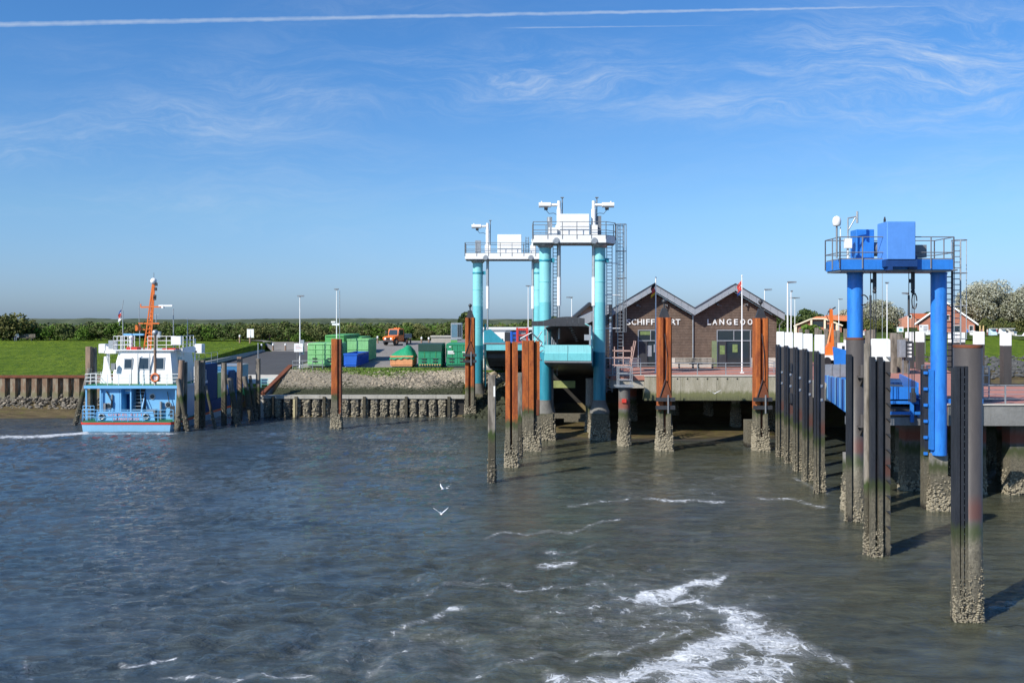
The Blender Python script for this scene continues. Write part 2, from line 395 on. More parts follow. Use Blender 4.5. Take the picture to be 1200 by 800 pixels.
gm = bpy.data.materials.new('grass_ground'); gm.use_nodes = True; t = NT(gm.node_tree); b = t.n['Principled BSDF']; P = t.new('ShaderNodeNewGeometry').outputs['Position']
n1 = t.noise(P, .12, 5, .6); n2 = t.noise(t.scale(P, (1, .5, 1)), 1.1, 6, .7); n3 = t.noise(P, 6, 4, .7)
c = t.mix(t.mr(n1, .38, .62), (.13, .205, .014), (.18, .255, .022))
c = t.mix(t.mr(n2, .44, .60, 0, .9), c, (.065, .125, .012))
c = t.mix(t.mr(n3, .5, .75, 0, .5), c, (.17, .20, .045))
c = t.mix(t.mr(t.noise(P, .45, 5, .75), .60, .72, 0, .45), c, (.17, .15, .06))
t.put(b.inputs['Base Color'], c); b.inputs['Roughness'].default_value = .95; b.inputs['Specular IOR Level'].default_value = .1
t.put(b.inputs['Normal'], t.bump(t.math('ADD', n3, t.math('MULTIPLY', n2, 1.5)), 1.0, .35))
m_grass = gm
m, t, b, P = newmat('tidal_mud'); s = t.sep(P)
n = t.noise(t.scale(P, (.5, 1.4, 1)), .9, 6, .65)
c = t.mix(t.mr(n, .38, .62), (.065, .05, .026), (.125, .092, .038))
c = t.mix(t.mr(t.noise(P, 1.2, 5, .7), .52, .66, 0, .8), c, (.10, .095, .02))
c = t.mix(t.mr(s[2], .12, .0), c, (.035, .033, .03))
t.put(b.inputs['Base Color'], c); t.put(b.inputs['Roughness'], t.mr(n, .35, .65, .3, .75)); t.put(b.inputs['Normal'], t.bump(t.noise(P, 4, 6, .7), .6, .12)); m_mud = m

xs = sorted(set([-3000, -1500, -800, -400, -250, -160, -120, -90, -70] + list(range(-60, 101, 2)) + [-40.02, -39.98, -25.02, -24.98, -4.62, -4.58, 2.98, 3.02, 23.02, 22.98, 115, 140, 180, 250, 400, 800, 1500, 3000]))
ys = sorted(set([-200, -50, 0, 30, 60] + list(np.arange(62, 92, 2.0)) + list(np.arange(92, 110, .5)) + [99.9, 100.05, 107.2, 107.0, 97.2, 97.5, 90, 91] + list(range(110, 200, 2)) + [210, 230, 260, 300, 400, 600, 1000, 2000, 4000, 8000]))
Xg, Yg = np.meshgrid(xs, ys); Zg = Hf(Xg, Yg)
und = np.array([[math.sin(a * .21 + 1.3 * math.sin(b_ * .13)) * .05 + math.sin(a * .07 - b_ * .19) * .07 for a in xs] for b_ in ys])
Zg = Zg + np.where((Zg > 4.7) & (Yg > 108), und, 0) + np.where((Zg < 1.4) & (Zg > -.8), und * 1.2, 0)
V = np.stack([Xg, Yg, Zg], -1).reshape(-1, 3); nx = len(xs)
Fq = np.array([(j * nx + i, j * nx + i + 1, (j + 1) * nx + i + 1, (j + 1) * nx + i) for j in range(len(ys) - 1) for i in range(nx - 1)])
zc = V[Fq][:, :, 2].max(1); zmn = V[Fq][:, :, 2].min(1)
me = np_mesh('ground', V, Fq, [m_grass, m_mud], (zmn < 1.55).astype(int), True)
place(me, 'ground', kind='structure')

def drape(name, xa, xb, ysl, m, dz=.012, nxx=12, kind='structure'):
    v = []; 
    for y in ysl:
        a, b_ = xa(y) if callable(xa) else xa, xb(y) if callable(xb) else xb
        for i in range(nxx + 1):
            x = a + (b_ - a) * i / nxx; v.append((x, y, H1(x, y) + dz + (.12 if y > 108 else .0)))
    fs = [(j * (nxx + 1) + i, j * (nxx + 1) + i + 1, (j + 1) * (nxx + 1) + i + 1, (j + 1) * (nxx + 1) + i) for j in range(len(ysl) - 1) for i in range(nxx)]
    me = np_mesh(name, v, fs, m, smooth=True); return place(me, name, kind=kind)
drape('car_park', -24.6, lambda y: np.interp(y, [104, 112, 130, 155], [2.5, 2.5, 26, 30]), list(np.linspace(105.4, 149, 24)), m_asphl, .02, 26)
drape('road', lambda y: np.interp(y, [140, 150, 158], [-39, -38, -46]), lambda y: np.interp(y, [140, 150, 158], [-24.7, -12, -9]), list(np.linspace(149.02, 158, 6)), m_asphl, .02)
drape('slipway', -39.7, -24.9, list(np.linspace(113, 149, 15)), m_asph, .018)
drape('slipway_toe', -39.7, -24.9, list(np.linspace(107.4, 112.98, 4)), m_concl, .018)

# ---------------------------------------------------------------- water
gx = np.arange(-75, 62, .17); gy = [16.0]
while gy[-1] < 165: gy.append(gy[-1] + max(.085, gy[-1] ** 2 / (F * H0) * .9))
gy = np.array(gy); Xw, Yw = np.meshgrid(gx, gy)
rs = np.random.RandomState(11)
Zw = np.zeros_like(Xw)
for k in range(46):
    lam = .55 * (1.06 ** k) if k < 36 else rs.uniform(4, 8)
    th = R(-84) + rs.normal() * .55; kx, ky = math.cos(th) * 2 * math.pi / lam, math.sin(th) * 2 * math.pi / lam
    amp = .0078 * lam ** .45 * rs.uniform(.7, 1.5)
    if lam > 2.2: amp *= .42
    wx = .35 * np.sin(Xw * .31 + k) + .35 * np.sin(Yw * .27 - 2 * k)
    Zw += amp * np.sin(kx * (Xw + wx) + ky * (Yw + wx * .7) + rs.uniform(0, 6.28))
mod = .75 + .35 * np.sin(Xw * .16 + 1.2 * np.sin(Yw * .11)) * np.sin(Yw * .12 + .8 * np.sin(Xw * .13 + 2)); Zw *= mod * (1 - .55 * np.clip((Xw + 8) / 10, 0, 1) * np.clip((Yw - 34) / 14, 0, 1))
# foam density: where the propeller wash and eddies carry foam on this water
PX = 600 + F * Xw / Yw; PY = 375 + F * H0 / Yw
def seg(x0, y0, x1, y1, wd, k, acc):
    dx, dy = x1 - x0, y1 - y0; L = dx * dx + dy * dy
    tt = np.clip(((PX - x0) * dx + (PY - y0) * dy) / max(L, 1e-6), 0, 1)
    d = np.hypot(PX - x0 - tt * dx, (PY - y0 - tt * dy) * 1.25)
    return np.maximum(acc, k * np.exp(-(d / wd) ** 2))
fm = np.zeros_like(Xw)
WARPX = 9 * np.sin(PY * .06 + PX * .021) + 5 * np.sin(PX * .05 + 2); WARPY = 4 * np.sin(PX * .045 + PY * .03) + 2.5 * np.sin(PX * .11)
PX = PX + WARPX * np.clip((PY - 520) / 120, 0, 1); PY = PY + WARPY * np.clip((PY - 520) / 120, 0, 1)
for a in [(730, 800, 800, 775, 20, .95), (790, 780, 880, 735, 24, 1.0), (860, 725, 925, 760, 22, .95), (880, 720, 845, 715, 12, .8), (800, 800, 900, 785, 26, .9), (640, 800, 740, 790, 12, .75),
          (925, 750, 985, 775, 11, .62), (985, 775, 1004, 800, 4, .8), (845, 715, 765, 702, 9, .8), (765, 702, 700, 688, 7, .65), (700, 688, 560, 686, 5, .6), (765, 700, 805, 690, 11, 1.0),
          (800, 690, 848, 683, 9, .95), (848, 683, 862, 676, 6, .8), (862, 676, 800, 666, 4, .5), (640, 662, 665, 655, 9, .66), (650, 645, 700, 640, 5, .5), (560, 632, 650, 622, 4, .62), (650, 622, 735, 608, 4, .6),
          (660, 590, 740, 584, 4, .62), (760, 587, 850, 585, 4, .8), (890, 585, 965, 590, 4, .68), (930, 562, 965, 576, 4, .6), (840, 558, 910, 556, 5, .45), (740, 555, 800, 560, 4, .4),
          (140, 775, 205, 772, 6, .95), (190, 797, 300, 793, 6, .62), (300, 793, 375, 797, 7, .72), (430, 748, 490, 728, 7, .66), (490, 728, 532, 716, 7, .74), (425, 785, 470, 765, 9, .6), (470, 762, 530, 752, 7, .55),
          (235, 685, 325, 684, 3, .55), (400, 715, 480, 690, 4, .45), (480, 690, 560, 690, 4, .5), (540, 790, 650, 770, 6, .58), (600, 775, 700, 765, 5, .6), (700, 765, 790, 745, 9, .62), (620, 722, 740, 712, 4, .55), (600, 708, 700, 700, 4, .45), (740, 712, 840, 700, 7, .5),
          (-10, 512, 50, 511, 3.5, .9), (50, 511, 102, 507, 3.2, 1.1), (100, 508, 210, 508, 1.8, .75), (495, 680, 510, 665, 4, .5), (1140, 745, 1200, 740, 3, .2), (570, 680, 480, 700, 5, .5)]:
    fm = seg(a[0], a[1], a[2], a[3], a[4] * (.75 if a[4] < 10 else 1.1), a[5] * (.84 if a[4] < 9 and a[0] > 110 else 1.0), fm)
fm = np.maximum(fm, .52 * np.exp(-(((PX - 850) / 130) ** 2 + ((PY - 772) / 42) ** 2)))
fm = np.maximum(fm, .42 * np.exp(-(((PX - 760) / 230) ** 2 + ((PY - 725) / 85) ** 2)))
fm = np.maximum(fm, .33 * np.exp(-(((PX - 480) / 280) ** 2 + ((PY - 765) / 60) ** 2)))
fm = np.maximum(fm, .30 * np.exp(-(((PX - 800) / 200) ** 2 + ((PY - 575) / 28) ** 2)))
# wash boils: broad swirls in the propeller wash
PX = 600 + F * Xw / Yw; PY = 375 + F * H0 / Yw
for (cx, cy, sx, sy, a) in [(330, 745, 120, 28, .11), (560, 660, 150, 35, .05), (700, 760, 220, 40, .06), (480, 780, 120, 25, .09), (430, 690, 120, 25, .06)]:
    X0, Y0 = G(cx, cy); r = np.hypot((Xw - X0), (Yw - Y0) * .8)
    Zw += a * np.exp(-(r / 3.6) ** 2) * np.sin(r * 3.1 + 1.2 * np.sin(Xw * .9))
V = np.stack([Xw, Yw, Zw], -1).reshape(-1, 3); nx = len(gx); ny = len(gy)
idx = np.arange(nx * ny).reshape(ny, nx)
Fq = np.stack([idx[:-1, :-1], idx[:-1, 1:], idx[1:, 1:], idx[1:, :-1]], -1).reshape(-1, 4)
m, t, b, P = newmat('harbour_water')
at = t.new('ShaderNodeAttribute'); at.attribute_name = 'foam'; fmk = at.outputs['Fac']
wn = t.noise(P, .55, 4, .6, col=True); wv = t.mix(.55, P, wn); vadd = t.new('ShaderNodeVectorMath', operation='ADD')
sc = t.new('ShaderNodeVectorMath', operation='SCALE'); t.put(sc.inputs[0], wn); sc.inputs['Scale'].default_value = 2.2
t.put(vadd.inputs[0], P); t.put(vadd.inputs[1], sc.outputs[0]); wp = vadd.outputs[0]
def vor(scale):
    n = t.new('ShaderNodeTexVoronoi', feature='DISTANCE_TO_EDGE'); t.put(n.inputs['Vector'], wp); n.inputs['Scale'].default_value = scale; return n.outputs[0]
web = t.math('MINIMUM', t.math('MULTIPLY', vor(1.1), 1.1), t.math('ADD', t.math('MULTIPLY', vor(3.6), .9), .06))
fn = t.noise(wp, 1.7, 7, .7)
lev = t.math('SUBTRACT', t.math('ADD', fmk, t.math('MULTIPLY', t.math('SUBTRACT', fn, .5), 1.25)), t.math('MULTIPLY', web, 2.1))
foam = t.mr(lev, .30, .66, smooth=True)
foam = t.math('MULTIPLY', foam, t.mr(t.noise(wp, 6.5, 4, .7), .3, .6, .35, 1.0))
foam = t.math('MULTIPLY', foam, t.mr(fmk, .04, .3))
foam_veil = t.mr(t.math('ADD', fmk, t.math('MULTIPLY', t.math('SUBTRACT', fn, .5), 1.0)), .25, .95, 0, .30)  # thin translucent foam where the foam density is high
foam = t.math('MAXIMUM', foam, foam_veil)
silt = t.noise(t.scale(P, (.07, .1, 1)), 1.0, 4, .6, .5)
sp_ = t.sep(P)
side = t.mr(sp_[0], -20, 6, 0, 1, True)
wc = t.mix(t.mr(silt, .4, .62), (.034, .053, .070), (.048, .062, .070))
wc = t.mix(t.math('MULTIPLY', side, t.mr(silt, .3, .55, .55, 1)), wc, (.062, .064, .040))
streakn = t.noise(t.scale(P, (.35, 1.1, 1)), 1.3, 6, .68, .4)
wc = t.mix(t.mr(streakn, .36, .64), t.mix(1.0, wc, (.62, .62, .60), 'MULTIPLY'), t.mix(1.0, wc, (1.3, 1.3, 1.28), 'MULTIPLY'))
col = t.mix(foam, wc, (.74, .76, .77))
t.put(b.inputs['Base Color'], col)
t.put(b.inputs['Roughness'], t.mix(foam, (.03, .03, .03), (.7, .7, .7)))
b.inputs['IOR'].default_value = 1.40; b.inputs['Specular IOR Level'].default_value = .5
h = t.math('ADD', t.noise(t.scale(P, (.7, 1.9, 1), rot=(0, 0, .15)), 2.2, 6, .66), t.math('MULTIPLY', t.noise(t.scale(P, (1, 2.0, 1)), 8, 3, .6), .35))
calm = t.math('MULTIPLY', t.mr(sp_[0], -8, 2, 0, 1), t.mr(sp_[1], 34, 48, 0, .62))
h = t.math('MULTIPLY', h, t.math('SUBTRACT', 1.0, calm))
h = t.math('MULTIPLY', h, t.mr(t.noise(t.scale(P, (.10, .17, 1), rot=(0, 0, .3)), 1.2, 4, .6, .8), .38, .62, .4, 1.25, True))
nb = t.bump(h, .9, .17); t.put(b.inputs['Normal'], t.bump(foam, .5, .05, nb)); m_water = m
me = np_mesh('water', V, Fq, m_water, smooth=True)
a = me.attributes.new('foam', 'FLOAT', 'POINT'); a.data.foreach_set('value', fm.astype(np.float32).ravel())
wat = place(me, 'water', kind='structure')
ol = MB(); 
for (a0, a1, b0, b1) in [(-600, -75, -100, 165), (62 - .2, 600, -100, 165), (-75, 62, -100, 16.0)]:
    ol.add([(a0, b0, -.02), (a1, b0, -.02), (a1, b1, -.02), (a0, b1, -.02)], [(0, 1, 2, 3)])
ol.build('outer_water', m_water, kind='structure')

# ---------------------------------------------------------------- stones
def pts_band(n, x0, x1, y0, y1, zf, rs=npr):
    x = rs.uniform(x0, x1, n); y = rs.uniform(y0, y1, n); return np.stack([x, y, zf(x, y)], 1)
P1 = pts_band(900, -62, -38.6, 98.2, 99.95, lambda x, y: .55 + (y - 98.2) * .72 + npr.uniform(-.05, .2, len(x)))
V, Fq = scatter(P1, npr.uniform(.08, .24, len(P1)), squash=(1, 1, .75))
place(np_mesh('riprap', V, Fq, [m_rock, m_rockl], (np.arange(len(Fq)) // 20 % 6 == 0).astype(int)), 'riprap', kind='stuff')
# stone revetment between timber wall and car park: algae belt low, gravel above, bigger boulders to the right
P2 = pts_band(9000, -25, -4.8, 97.4, 103.4, lambda x, y: Hf(x, y) + .02)
z2 = P2[:, 2]; S2 = np.where(npr.rand(len(P2)) < np.clip((P2[:, 0] + 16) / 9, .03, .8) * np.clip((P2[:, 2] - 2.8), .1, 1), npr.uniform(.08, .2, len(P2)), npr.uniform(.022, .07, len(P2)))
P3 = pts_band(900, -4.8, 3.2, 95.6, 103.8, lambda x, y: Hf(x, y) + .03); S3 = npr.uniform(.15, .42, len(P3))
Pa = np.concatenate([P2, P3]); Sa = np.concatenate([S2, S3]); V, Fq = scatter(Pa, Sa, squash=(1, 1, .7))
za = Pa[:, 2] + npr.uniform(-.25, .25, len(Pa))
pale = np.clip(.42 + .35 * np.sin(Pa[:, 0] * .55 + Pa[:, 1]) * np.sin(Pa[:, 0] * .21) + np.where(Pa[:, 0] > -15, .25, 0), 0, .9); za = za + .35 * np.sin(Pa[:, 0] * .8) * np.sin(Pa[:, 0] * .31 + 1)
mi = np.where(za < 3.0, 2, np.where(za < 3.1, 0, np.where(npr.rand(len(Pa)) < pale, 1, 0)))
place(np_mesh('revetment_stones', V, Fq, [m_rock, m_rockl, m_rockg], np.repeat(mi, 20)), 'revetment_stones', kind='stuff')
Pe = pts_band(2600, 40, 125, 148.5, 158.3, lambda x, y: lerp_tab(y, E_TAB) + .03)
m_rockd = mat('dark_basalt_stone', (.075, .075, .072), .9, var=.5, vs=1.5, bump=.4, bs=10)
V, Fq = scatter(Pe, npr.uniform(.25, .6, len(Pe)), squash=(1, 1, .6))
place(np_mesh('basalt_bank', V, Fq, m_rockd), 'basalt_bank', kind='stuff')
# gravel base under the stones and on the strip above
gs = tide_mat('gravel_bed', (.28, .245, .185), (.17, .145, .095), tide=2.75, rough=.95, algae=(.030, .036, .012), low=(.05, .05, .022))
drape('gravel_slope', -24.9, 2.9, [97.55, 98.5, 100, 101.5, 103, 104.0], gs, .02, 24)
# grass tufts along the car park edge
Pt = pts_band(22000, -24.4, -6.5, 101.7, 105.3, lambda x, y: Hf(x, y) + .06)
Pt = Pt[npr.rand(len(Pt)) < np.clip(1.05 - np.abs(Pt[:, 0] + 14.5) / 9, .04, 1) * np.clip((Pt[:, 1] - 102.9 + 1.2 * np.exp(-((Pt[:, 0] + 13) / 4) ** 2)) / 1.0, 0, 1)]
m_tuft = mat('grass_tuft', (.13, .21, .03), .9, var=.4, vs=3, dirt=(.2, .19, .07))
V, Fq = leaves(Pt, npr.uniform(.05, .13, len(Pt))); place(np_mesh('grass_tufts', V, Fq, m_tuft), 'grass_tufts', kind='stuff')

# ---------------------------------------------------------------- vegetation
def leafmat(name, a, b2, c2=None, tr=.25):
    m, t, b, P = newmat(name); n = t.noise(P, .55, 3, .6); n2 = t.noise(P, 3.5, 3, .7)
    oi = t.new('ShaderNodeObjectInfo').outputs['Random']
    c = t.mix(t.mr(n, .38, .62), (*a, 1), (*b2, 1)); c = t.mix(t.mr(n2, .5, .7, 0, .6), c, (*(c2 or a), 1))
    c = t.mix(t.math('MULTIPLY', oi, .45), c, (*(tuple(x * 1.35 for x in b2)), 1))
    t.put(b.inputs['Base Color'], c); b.inputs['Roughness'].default_value = .75; b.inputs['Specular IOR Level'].default_value = .2
    return m
m_leaf = leafmat('shrub_leaves', (.055, .085, .022), (.105, .12, .038), (.13, .15, .075))
m_leafg = leafmat('bright_leaves', (.05, .11, .015), (.09, .16, .02), (.13, .19, .04))
m_leafo = leafmat('olive_leaves', (.07, .08, .022), (.12, .12, .035), (.19, .18, .10))
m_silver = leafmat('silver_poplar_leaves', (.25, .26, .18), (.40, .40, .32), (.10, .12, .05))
m_silverd = leafmat('poplar_leaves_dark', (.09, .095, .05), (.15, .14, .075), (.22, .21, .15))
m_leafd = leafmat('dark_tree_leaves', (.03, .055, .015), (.05, .08, .02), (.07, .10, .03))
m_bark = mat('bark', (.13, .105, .08), .9, var=.3, vs=3, bump=.5)
def crown_pts(rx, ry, rz, n, lumps, rs, hollow=.45):
    L = []
    for _ in range(lumps):
        a = rs.uniform(0, 6.28); e = rs.uniform(-.5, 1.35); q = rs.uniform(.35, .8)
        L.append((q * rx * math.cos(a) * math.cos(e), q * ry * math.sin(a) * math.cos(e), q * rz * math.sin(e), rs.uniform(.26, .48)))
    out = []
    per = n // lumps
    for (x, y, z, r) in L:
        d = rs.normal(size=(per, 3)); d /= np.linalg.norm(d, axis=1)[:, None]; q = rs.uniform(hollow, 1.08, per) ** .6
        out.append(np.array([x, y, z]) + d * q[:, None] * np.array([rx, ry, rz]) * r)
    return np.concatenate(out)
def shrub_mesh(seed, mats, wd=2.6, ht=1.9, n=2200, sz=.15):
    rs = np.random.RandomState(seed)
    P = crown_pts(wd, wd * .8, ht, n, 15, rs); P[:, 2] = np.abs(P[:, 2] + ht * .75)
    V, Fq = leaves(P, rs.uniform(.6, 1.3, len(P)) * sz, rs=rs)
    return np_mesh('foliage', V, Fq, mats, (rs.rand(len(Fq)) < .16).astype(int))
SH = [shrub_mesh(31, [m_leaf, m_leafo]), shrub_mesh(32, [m_leafg, m_leaf]), shrub_mesh(33, [m_leafo, m_leaf]), shrub_mesh(34, [m_leaf, m_leafg])]
stem = MB().cyl((0, 0, -.2), (.05, 0, 1.6), .09, .04).beam((0, 0, .6), (.8, .2, 1.9), .05).beam((0, 0, .5), (-.7, -.3, 1.8), .05).mesh('stem', m_bark)
def shrub(x, y, s, k, sz=1.0, label='hedge', group='shrubs of the long hedge behind the dike'):
    if label == 'hedge': label = ('dark olive green shrub in the long hedge behind the grass dike', 'fresh bright green shrub in the long hedge behind the grass dike', 'brownish olive shrub with pale tips in the long hedge behind the dike', 'mixed dark and bright green shrub in the long hedge behind the dike')[k % 4]
    z = H1(x, y); o = thing('shrub', label, 'shrub', (x, y, z - .15), rnd.uniform(0, 6.28), group); o.scale = (s, s, s * sz)
    place(SH[k % 4], 'foliage', o); place(stem, 'stem', o); return o
x = -92.0
while x < 34:
    y = 160 + rnd.uniform(-1.2, 1.2) + (10 if x > -20 else 0)
    s = rnd.uniform(.9, 1.25)
    if not (-8 < x < 3): shrub(x, y, s, rnd.randrange(4), rnd.uniform(.72, 1.0) * (.98 if x < -60 else .84))
    x += rnd.uniform(2.2, 3.2)
for i in range(34):
    shrub(-90 + i * 3.4 + rnd.uniform(-1, 1), 167 + rnd.uniform(-1, 2), rnd.uniform(1.0, 1.25), i, rnd.uniform(.72, .9))
for i, (px, Y, s, sz) in enumerate([(4, 158, 1.5, .95), (21, 159, 1.7, .86), (-12, 158, 1.6, .85)]):
    o = shrub(X(px, Y), Y, s, 2, sz, ['big rounded dark shrub with a pale top at the left picture edge', 'largest olive shrub just right of the bench, taller than the hedge', 'big olive shrub cut by the left picture edge'][i], None)
    if 'group' in o: del o['group']
for i, px in enumerate((1128, 1141, 1152, 1163, 1174, 1186, 1197, 1209, 1221, 1000, 1010, 1022, 1034)):
    shrub(X(px, 206), 206, 1.15, (0, 2)[i % 2], 1.0, 'dark green bush growing at the foot of the silver poplars', 'bushes at the foot of the silver poplars')
# far scrub and dunes
def ridge(name, y0, x0, x1, base, amp, m, seed, n=220, depth=40, kind='structure'):
    rs = np.random.RandomState(seed); xs_ = np.linspace(x0, x1, n); z = np.zeros(n)
    for k in range(1, 26):
        z += rs.normal() / k ** .8 * np.sin(xs_ / (x1 - x0) * k * 9 + rs.uniform(0, 6))
    z = base + amp * z / max(abs(z).max(), 1e-6) + rs.uniform(-.1, .1, n) * amp
    v = []; rows = 7
    for r in range(rows):
        q = r / (rows - 1); prof = math.sin(q * math.pi / 2) if q < 1 else 1
        for i in range(n): v.append((xs_[i], y0 + q * depth + 3 * math.sin(i * .7), 6.2 + (z[i] - 6.2) * prof))
    fs = [(r * n + i, r * n + i + 1, (r + 1) * n + i + 1, (r + 1) * n + i) for r in range(rows - 1) for i in range(n - 1)]
    return place(np_mesh(name, v, fs, m, smooth=False), name, kind=kind)
def hillm(name, a, b2, sc):
    m, t, b, P = newmat(name); n = t.noise(t.scale(P, (1, 1, 2.5)), sc, 6, .7)
    c = t.mix(t.mr(n, .4, .6), (*a, 1), (*b2, 1)); t.put(b.inputs['Base Color'], c); b.inputs['Roughness'].default_value = 1; b.inputs['Specular IOR Level'].default_value = 0
    t.put(b.inputs['Normal'], t.bump(n, 1.0, 1.5)); return m
hm1 = hillm('far_scrub', (.035, .06, .018), (.085, .11, .035), .22); hm2 = hillm('far_dune_wood', (.06, .08, .055), (.10, .12, .08), .05); hm3 = hillm('far_dune_sand', (.15, .16, .13), (.09, .11, .08), .02)
def woodland(name, y0, y1, x0, x1, zt, n, sz, mats, seed):
    rs = np.random.RandomState(seed); P = []
    m = n // 60
    for _ in range(m):
        cx, cy = rs.uniform(x0, x1), rs.uniform(y0, y1); r = rs.uniform(.6, 1.3) * sz * 7
        d = rs.normal(size=(60, 3)); d /= np.linalg.norm(d, axis=1)[:, None]; d[:, 2] = np.abs(d[:, 2])
        P.append(np.array([cx, cy, zt - 1.5 + rs.uniform(-.6, .5)]) + d * np.array([r, r, 1.9 + sz]))
    P = np.concatenate(P); V, Fq = leaves(P, rs.uniform(.6, 1.3, len(P)) * sz, rs=rs)
    place(np_mesh(name, V, Fq, mats, (rs.rand(len(Fq)) < .3).astype(int)), name, kind='stuff')
ridge('scrubland', 186, -130, 130, 7.9, .6, hm1, 2)
woodland('far_scrub_wood', 190, 235, -130, 48, 8.2, 32000, .30, [m_leaf, m_leafg], 9)
ridge('dune_wood', 420, -320, 330, 9.5, 1.2, hm2, 3, 400)
ridge('dunes', 950, -760, 760, 10.8, 2.0, hm2, 4, 420)
ridge('distant_dunes', 1800, -1500, 1500, 12.4, 2.6, hm3, 5, 400)

def tree_mesh(seed, rx, rz, n, lumps, sz, mats, frac, top_bias=False):
    rs = np.random.RandomState(seed); P = crown_pts(rx, rx * .9, rz, n, lumps, rs, .4)
    V, Fq = leaves(P, rs.uniform(.55, 1.35, len(P)) * sz, rs=rs)
    mi = (rs.rand(len(P)) < frac)
    if top_bias: mi = rs.rand(len(P)) > np.clip(.50 + P[:, 2] / rz * .45, .1, .93)  # second, darker leaf colour grows more frequent towards the crown's foot
    return np_mesh('crown', V, Fq, mats, mi.astype(int)), P
def tree(name, label, x, y, h, rx, mats, frac=.3, n=9000, sz=.22, top_bias=False, group=None, lumps=26, seed=1):
    z = H1(x, y); o = thing(name, label, 'tree', (x, y, z - .1), rnd.uniform(-.3, .3), group)
    rz = h * .50
    me, P = tree_mesh(seed, rx, rz, n, lumps, sz, mats, frac, top_bias)
    place(me, 'crown', o, (0, 0, h * .52))
    t_ = MB().cyl((0, 0, 0), (0, 0, h * .35), h * .035, h * .024, 9)
    rs = np.random.RandomState(seed)
    for k in range(9):
        a = rs.uniform(0, 6.28); q = rs.uniform(.4, .75)
        p0 = (0, 0, h * rs.uniform(.15, .34)); p1 = (q * rx * math.cos(a), q * rx * .9 * math.sin(a), h * rs.uniform(.45, .85))
        t_.cyl(p0, p1, h * .014, h * .004, 6)
    t_.build('trunk', m_bark, o); return o
for i, (px, Y, h, rx, lb) in enumerate([(1157, 212, 12.2, 7.0, 'silver leaved poplar, the left and tallest crown behind the right grass dike'), (1205, 208, 11.6, 7.2, 'silver leaved poplar cut by the right picture edge'),
                                 (1183, 214, 9.6, 5.6, 'smaller silver leaved poplar between the two large ones on the right'), (1228, 214, 10.5, 6, 'silver leaved poplar outside the right picture edge'), (1138, 218, 8.2, 4.6, 'low silver poplar right beside the gabled brick house'),
                                 (1024, 225, 7.9, 6.6, 'broad silver poplar seen between the two blue lift columns'), (996, 230, 6.6, 3.4, 'small silver poplar just left of the left blue lift column')]):
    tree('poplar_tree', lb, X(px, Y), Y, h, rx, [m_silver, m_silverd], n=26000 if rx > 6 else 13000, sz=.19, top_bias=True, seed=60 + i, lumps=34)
for i, (px, Y, h, rx, lb) in enumerate([(918, 260, 4.9, 5, 'dark green tree left of the orange roofed building'), (947, 262, 6.2, 5, 'dark green tree directly behind the orange roofed building'), (1044, 262, 5.4, 4, 'dark green tree right of the broad silver poplar'),
                                 (547, 175, 5.0, 2.0, 'small green tree beside the left rusty guide pile'), (640, 230, 4.4, 7, 'low round green tree seen under the rear lift gantry'), (985, 215, 4.0, 3, 'green bush tree by the orange roofed building'), (950, 170, 2.7, 2.2, 'small bright green bush in front of the orange roofed building'), (1089, 255, 5.6, 3.5, 'brownish tree between the two brick houses')]):
    tree('tree', lb, X(px, Y), Y, h, rx, [m_leafd if i != 6 else m_leafg, m_leaf], n=6500, sz=.3, seed=80 + i)
# ================================================================ generic pieces
def rail(mb, pts, h=1.05, rails=3, step=1.5, r=.025, pr=.03, close=False):
    pts = [Vector(p) for p in pts]
    if close: pts = pts + [pts[0]]
    for a, b_ in zip(pts[:-1], pts[1:]):
        L = (b_ - a).length; n = max(1, round(L / step))
        for k in range(rails):
            zz = h * (1 - k / rails * .98) if rails > 1 else h
            mb.cyl(a + Vector((0, 0, zz)), b_ + Vector((0, 0, zz)), r, n=5)
        for i in range(n + 1):
            p = a + (b_ - a) * i / n; mb.cyl(p, p + Vector((0, 0, h)), pr, n=5)
    return mb
def ladder_mb(x, y, z0, z1, wd=.45, r=.025, ax=0):
    mb = MB(); dx, dy = (wd / 2, 0) if ax == 0 else (0, wd / 2)
    for s in (-1, 1): mb.cyl((x + s * dx, y + s * dy, z0), (x + s * dx, y + s * dy, z1), r * 1.4, n=5)
    z = z0 + .2
    while z < z1 - .05: mb.cyl((x - dx, y - dy, z), (x + dx, y + dy, z), r, n=4); z += .3
    return mb
def cage_mb(x, y, z0, z1, r=.38, hoops=5, bars=6, rr=.022, ph=0):
    mb = MB()
    for k in range(hoops):
        z = z0 + (z1 - z0) * k / (hoops - 1)
        mb.tube([(x + r * math.cos(ph + a * math.pi / 7), y + r * math.sin(ph + a * math.pi / 7), z) for a in range(15)], rr, 4)
    for i in range(bars):
        a = ph + 2 * math.pi * i / bars; mb.cyl((x + r * math.cos(a), y + r * math.sin(a), z0), (x + r * math.cos(a), y + r * math.sin(a), z1), rr, n=4)
    return mb
def barnacles(o, surf, n, z1=1.9, smin=.03, smax=.09, m=None, z0=-.1, seed=1):
    """surf(rs, n) -> (n,2) xy points on the pile outline"""
    n = int(n * 1.9); rs = np.random.RandomState(seed); xy = surf(rs, n); z = z0 + (z1 - z0) * rs.beta(1.0, 2.2, n) * rs.uniform(.75, 1.35, n)
    smin *= .6; smax *= .8
    P = np.concatenate([xy, z[:, None]], 1); V, Fq = scatter(P, rs.uniform(smin, smax, n) * np.clip(1.5 - .5 * z, .45, 1.5), ICV if smax > .06 else OCV, ICF if smax > .06 else OCF, .35, rs=rs)
    return place(np_mesh('barnacles', V, Fq, m or m_barn), 'barnacles', o, kind='stuff')
def circ(r):
    def f(rs, n): a = rs.uniform(0, 6.28, n); return np.stack([r * np.cos(a), r * np.sin(a)], 1)
    return f
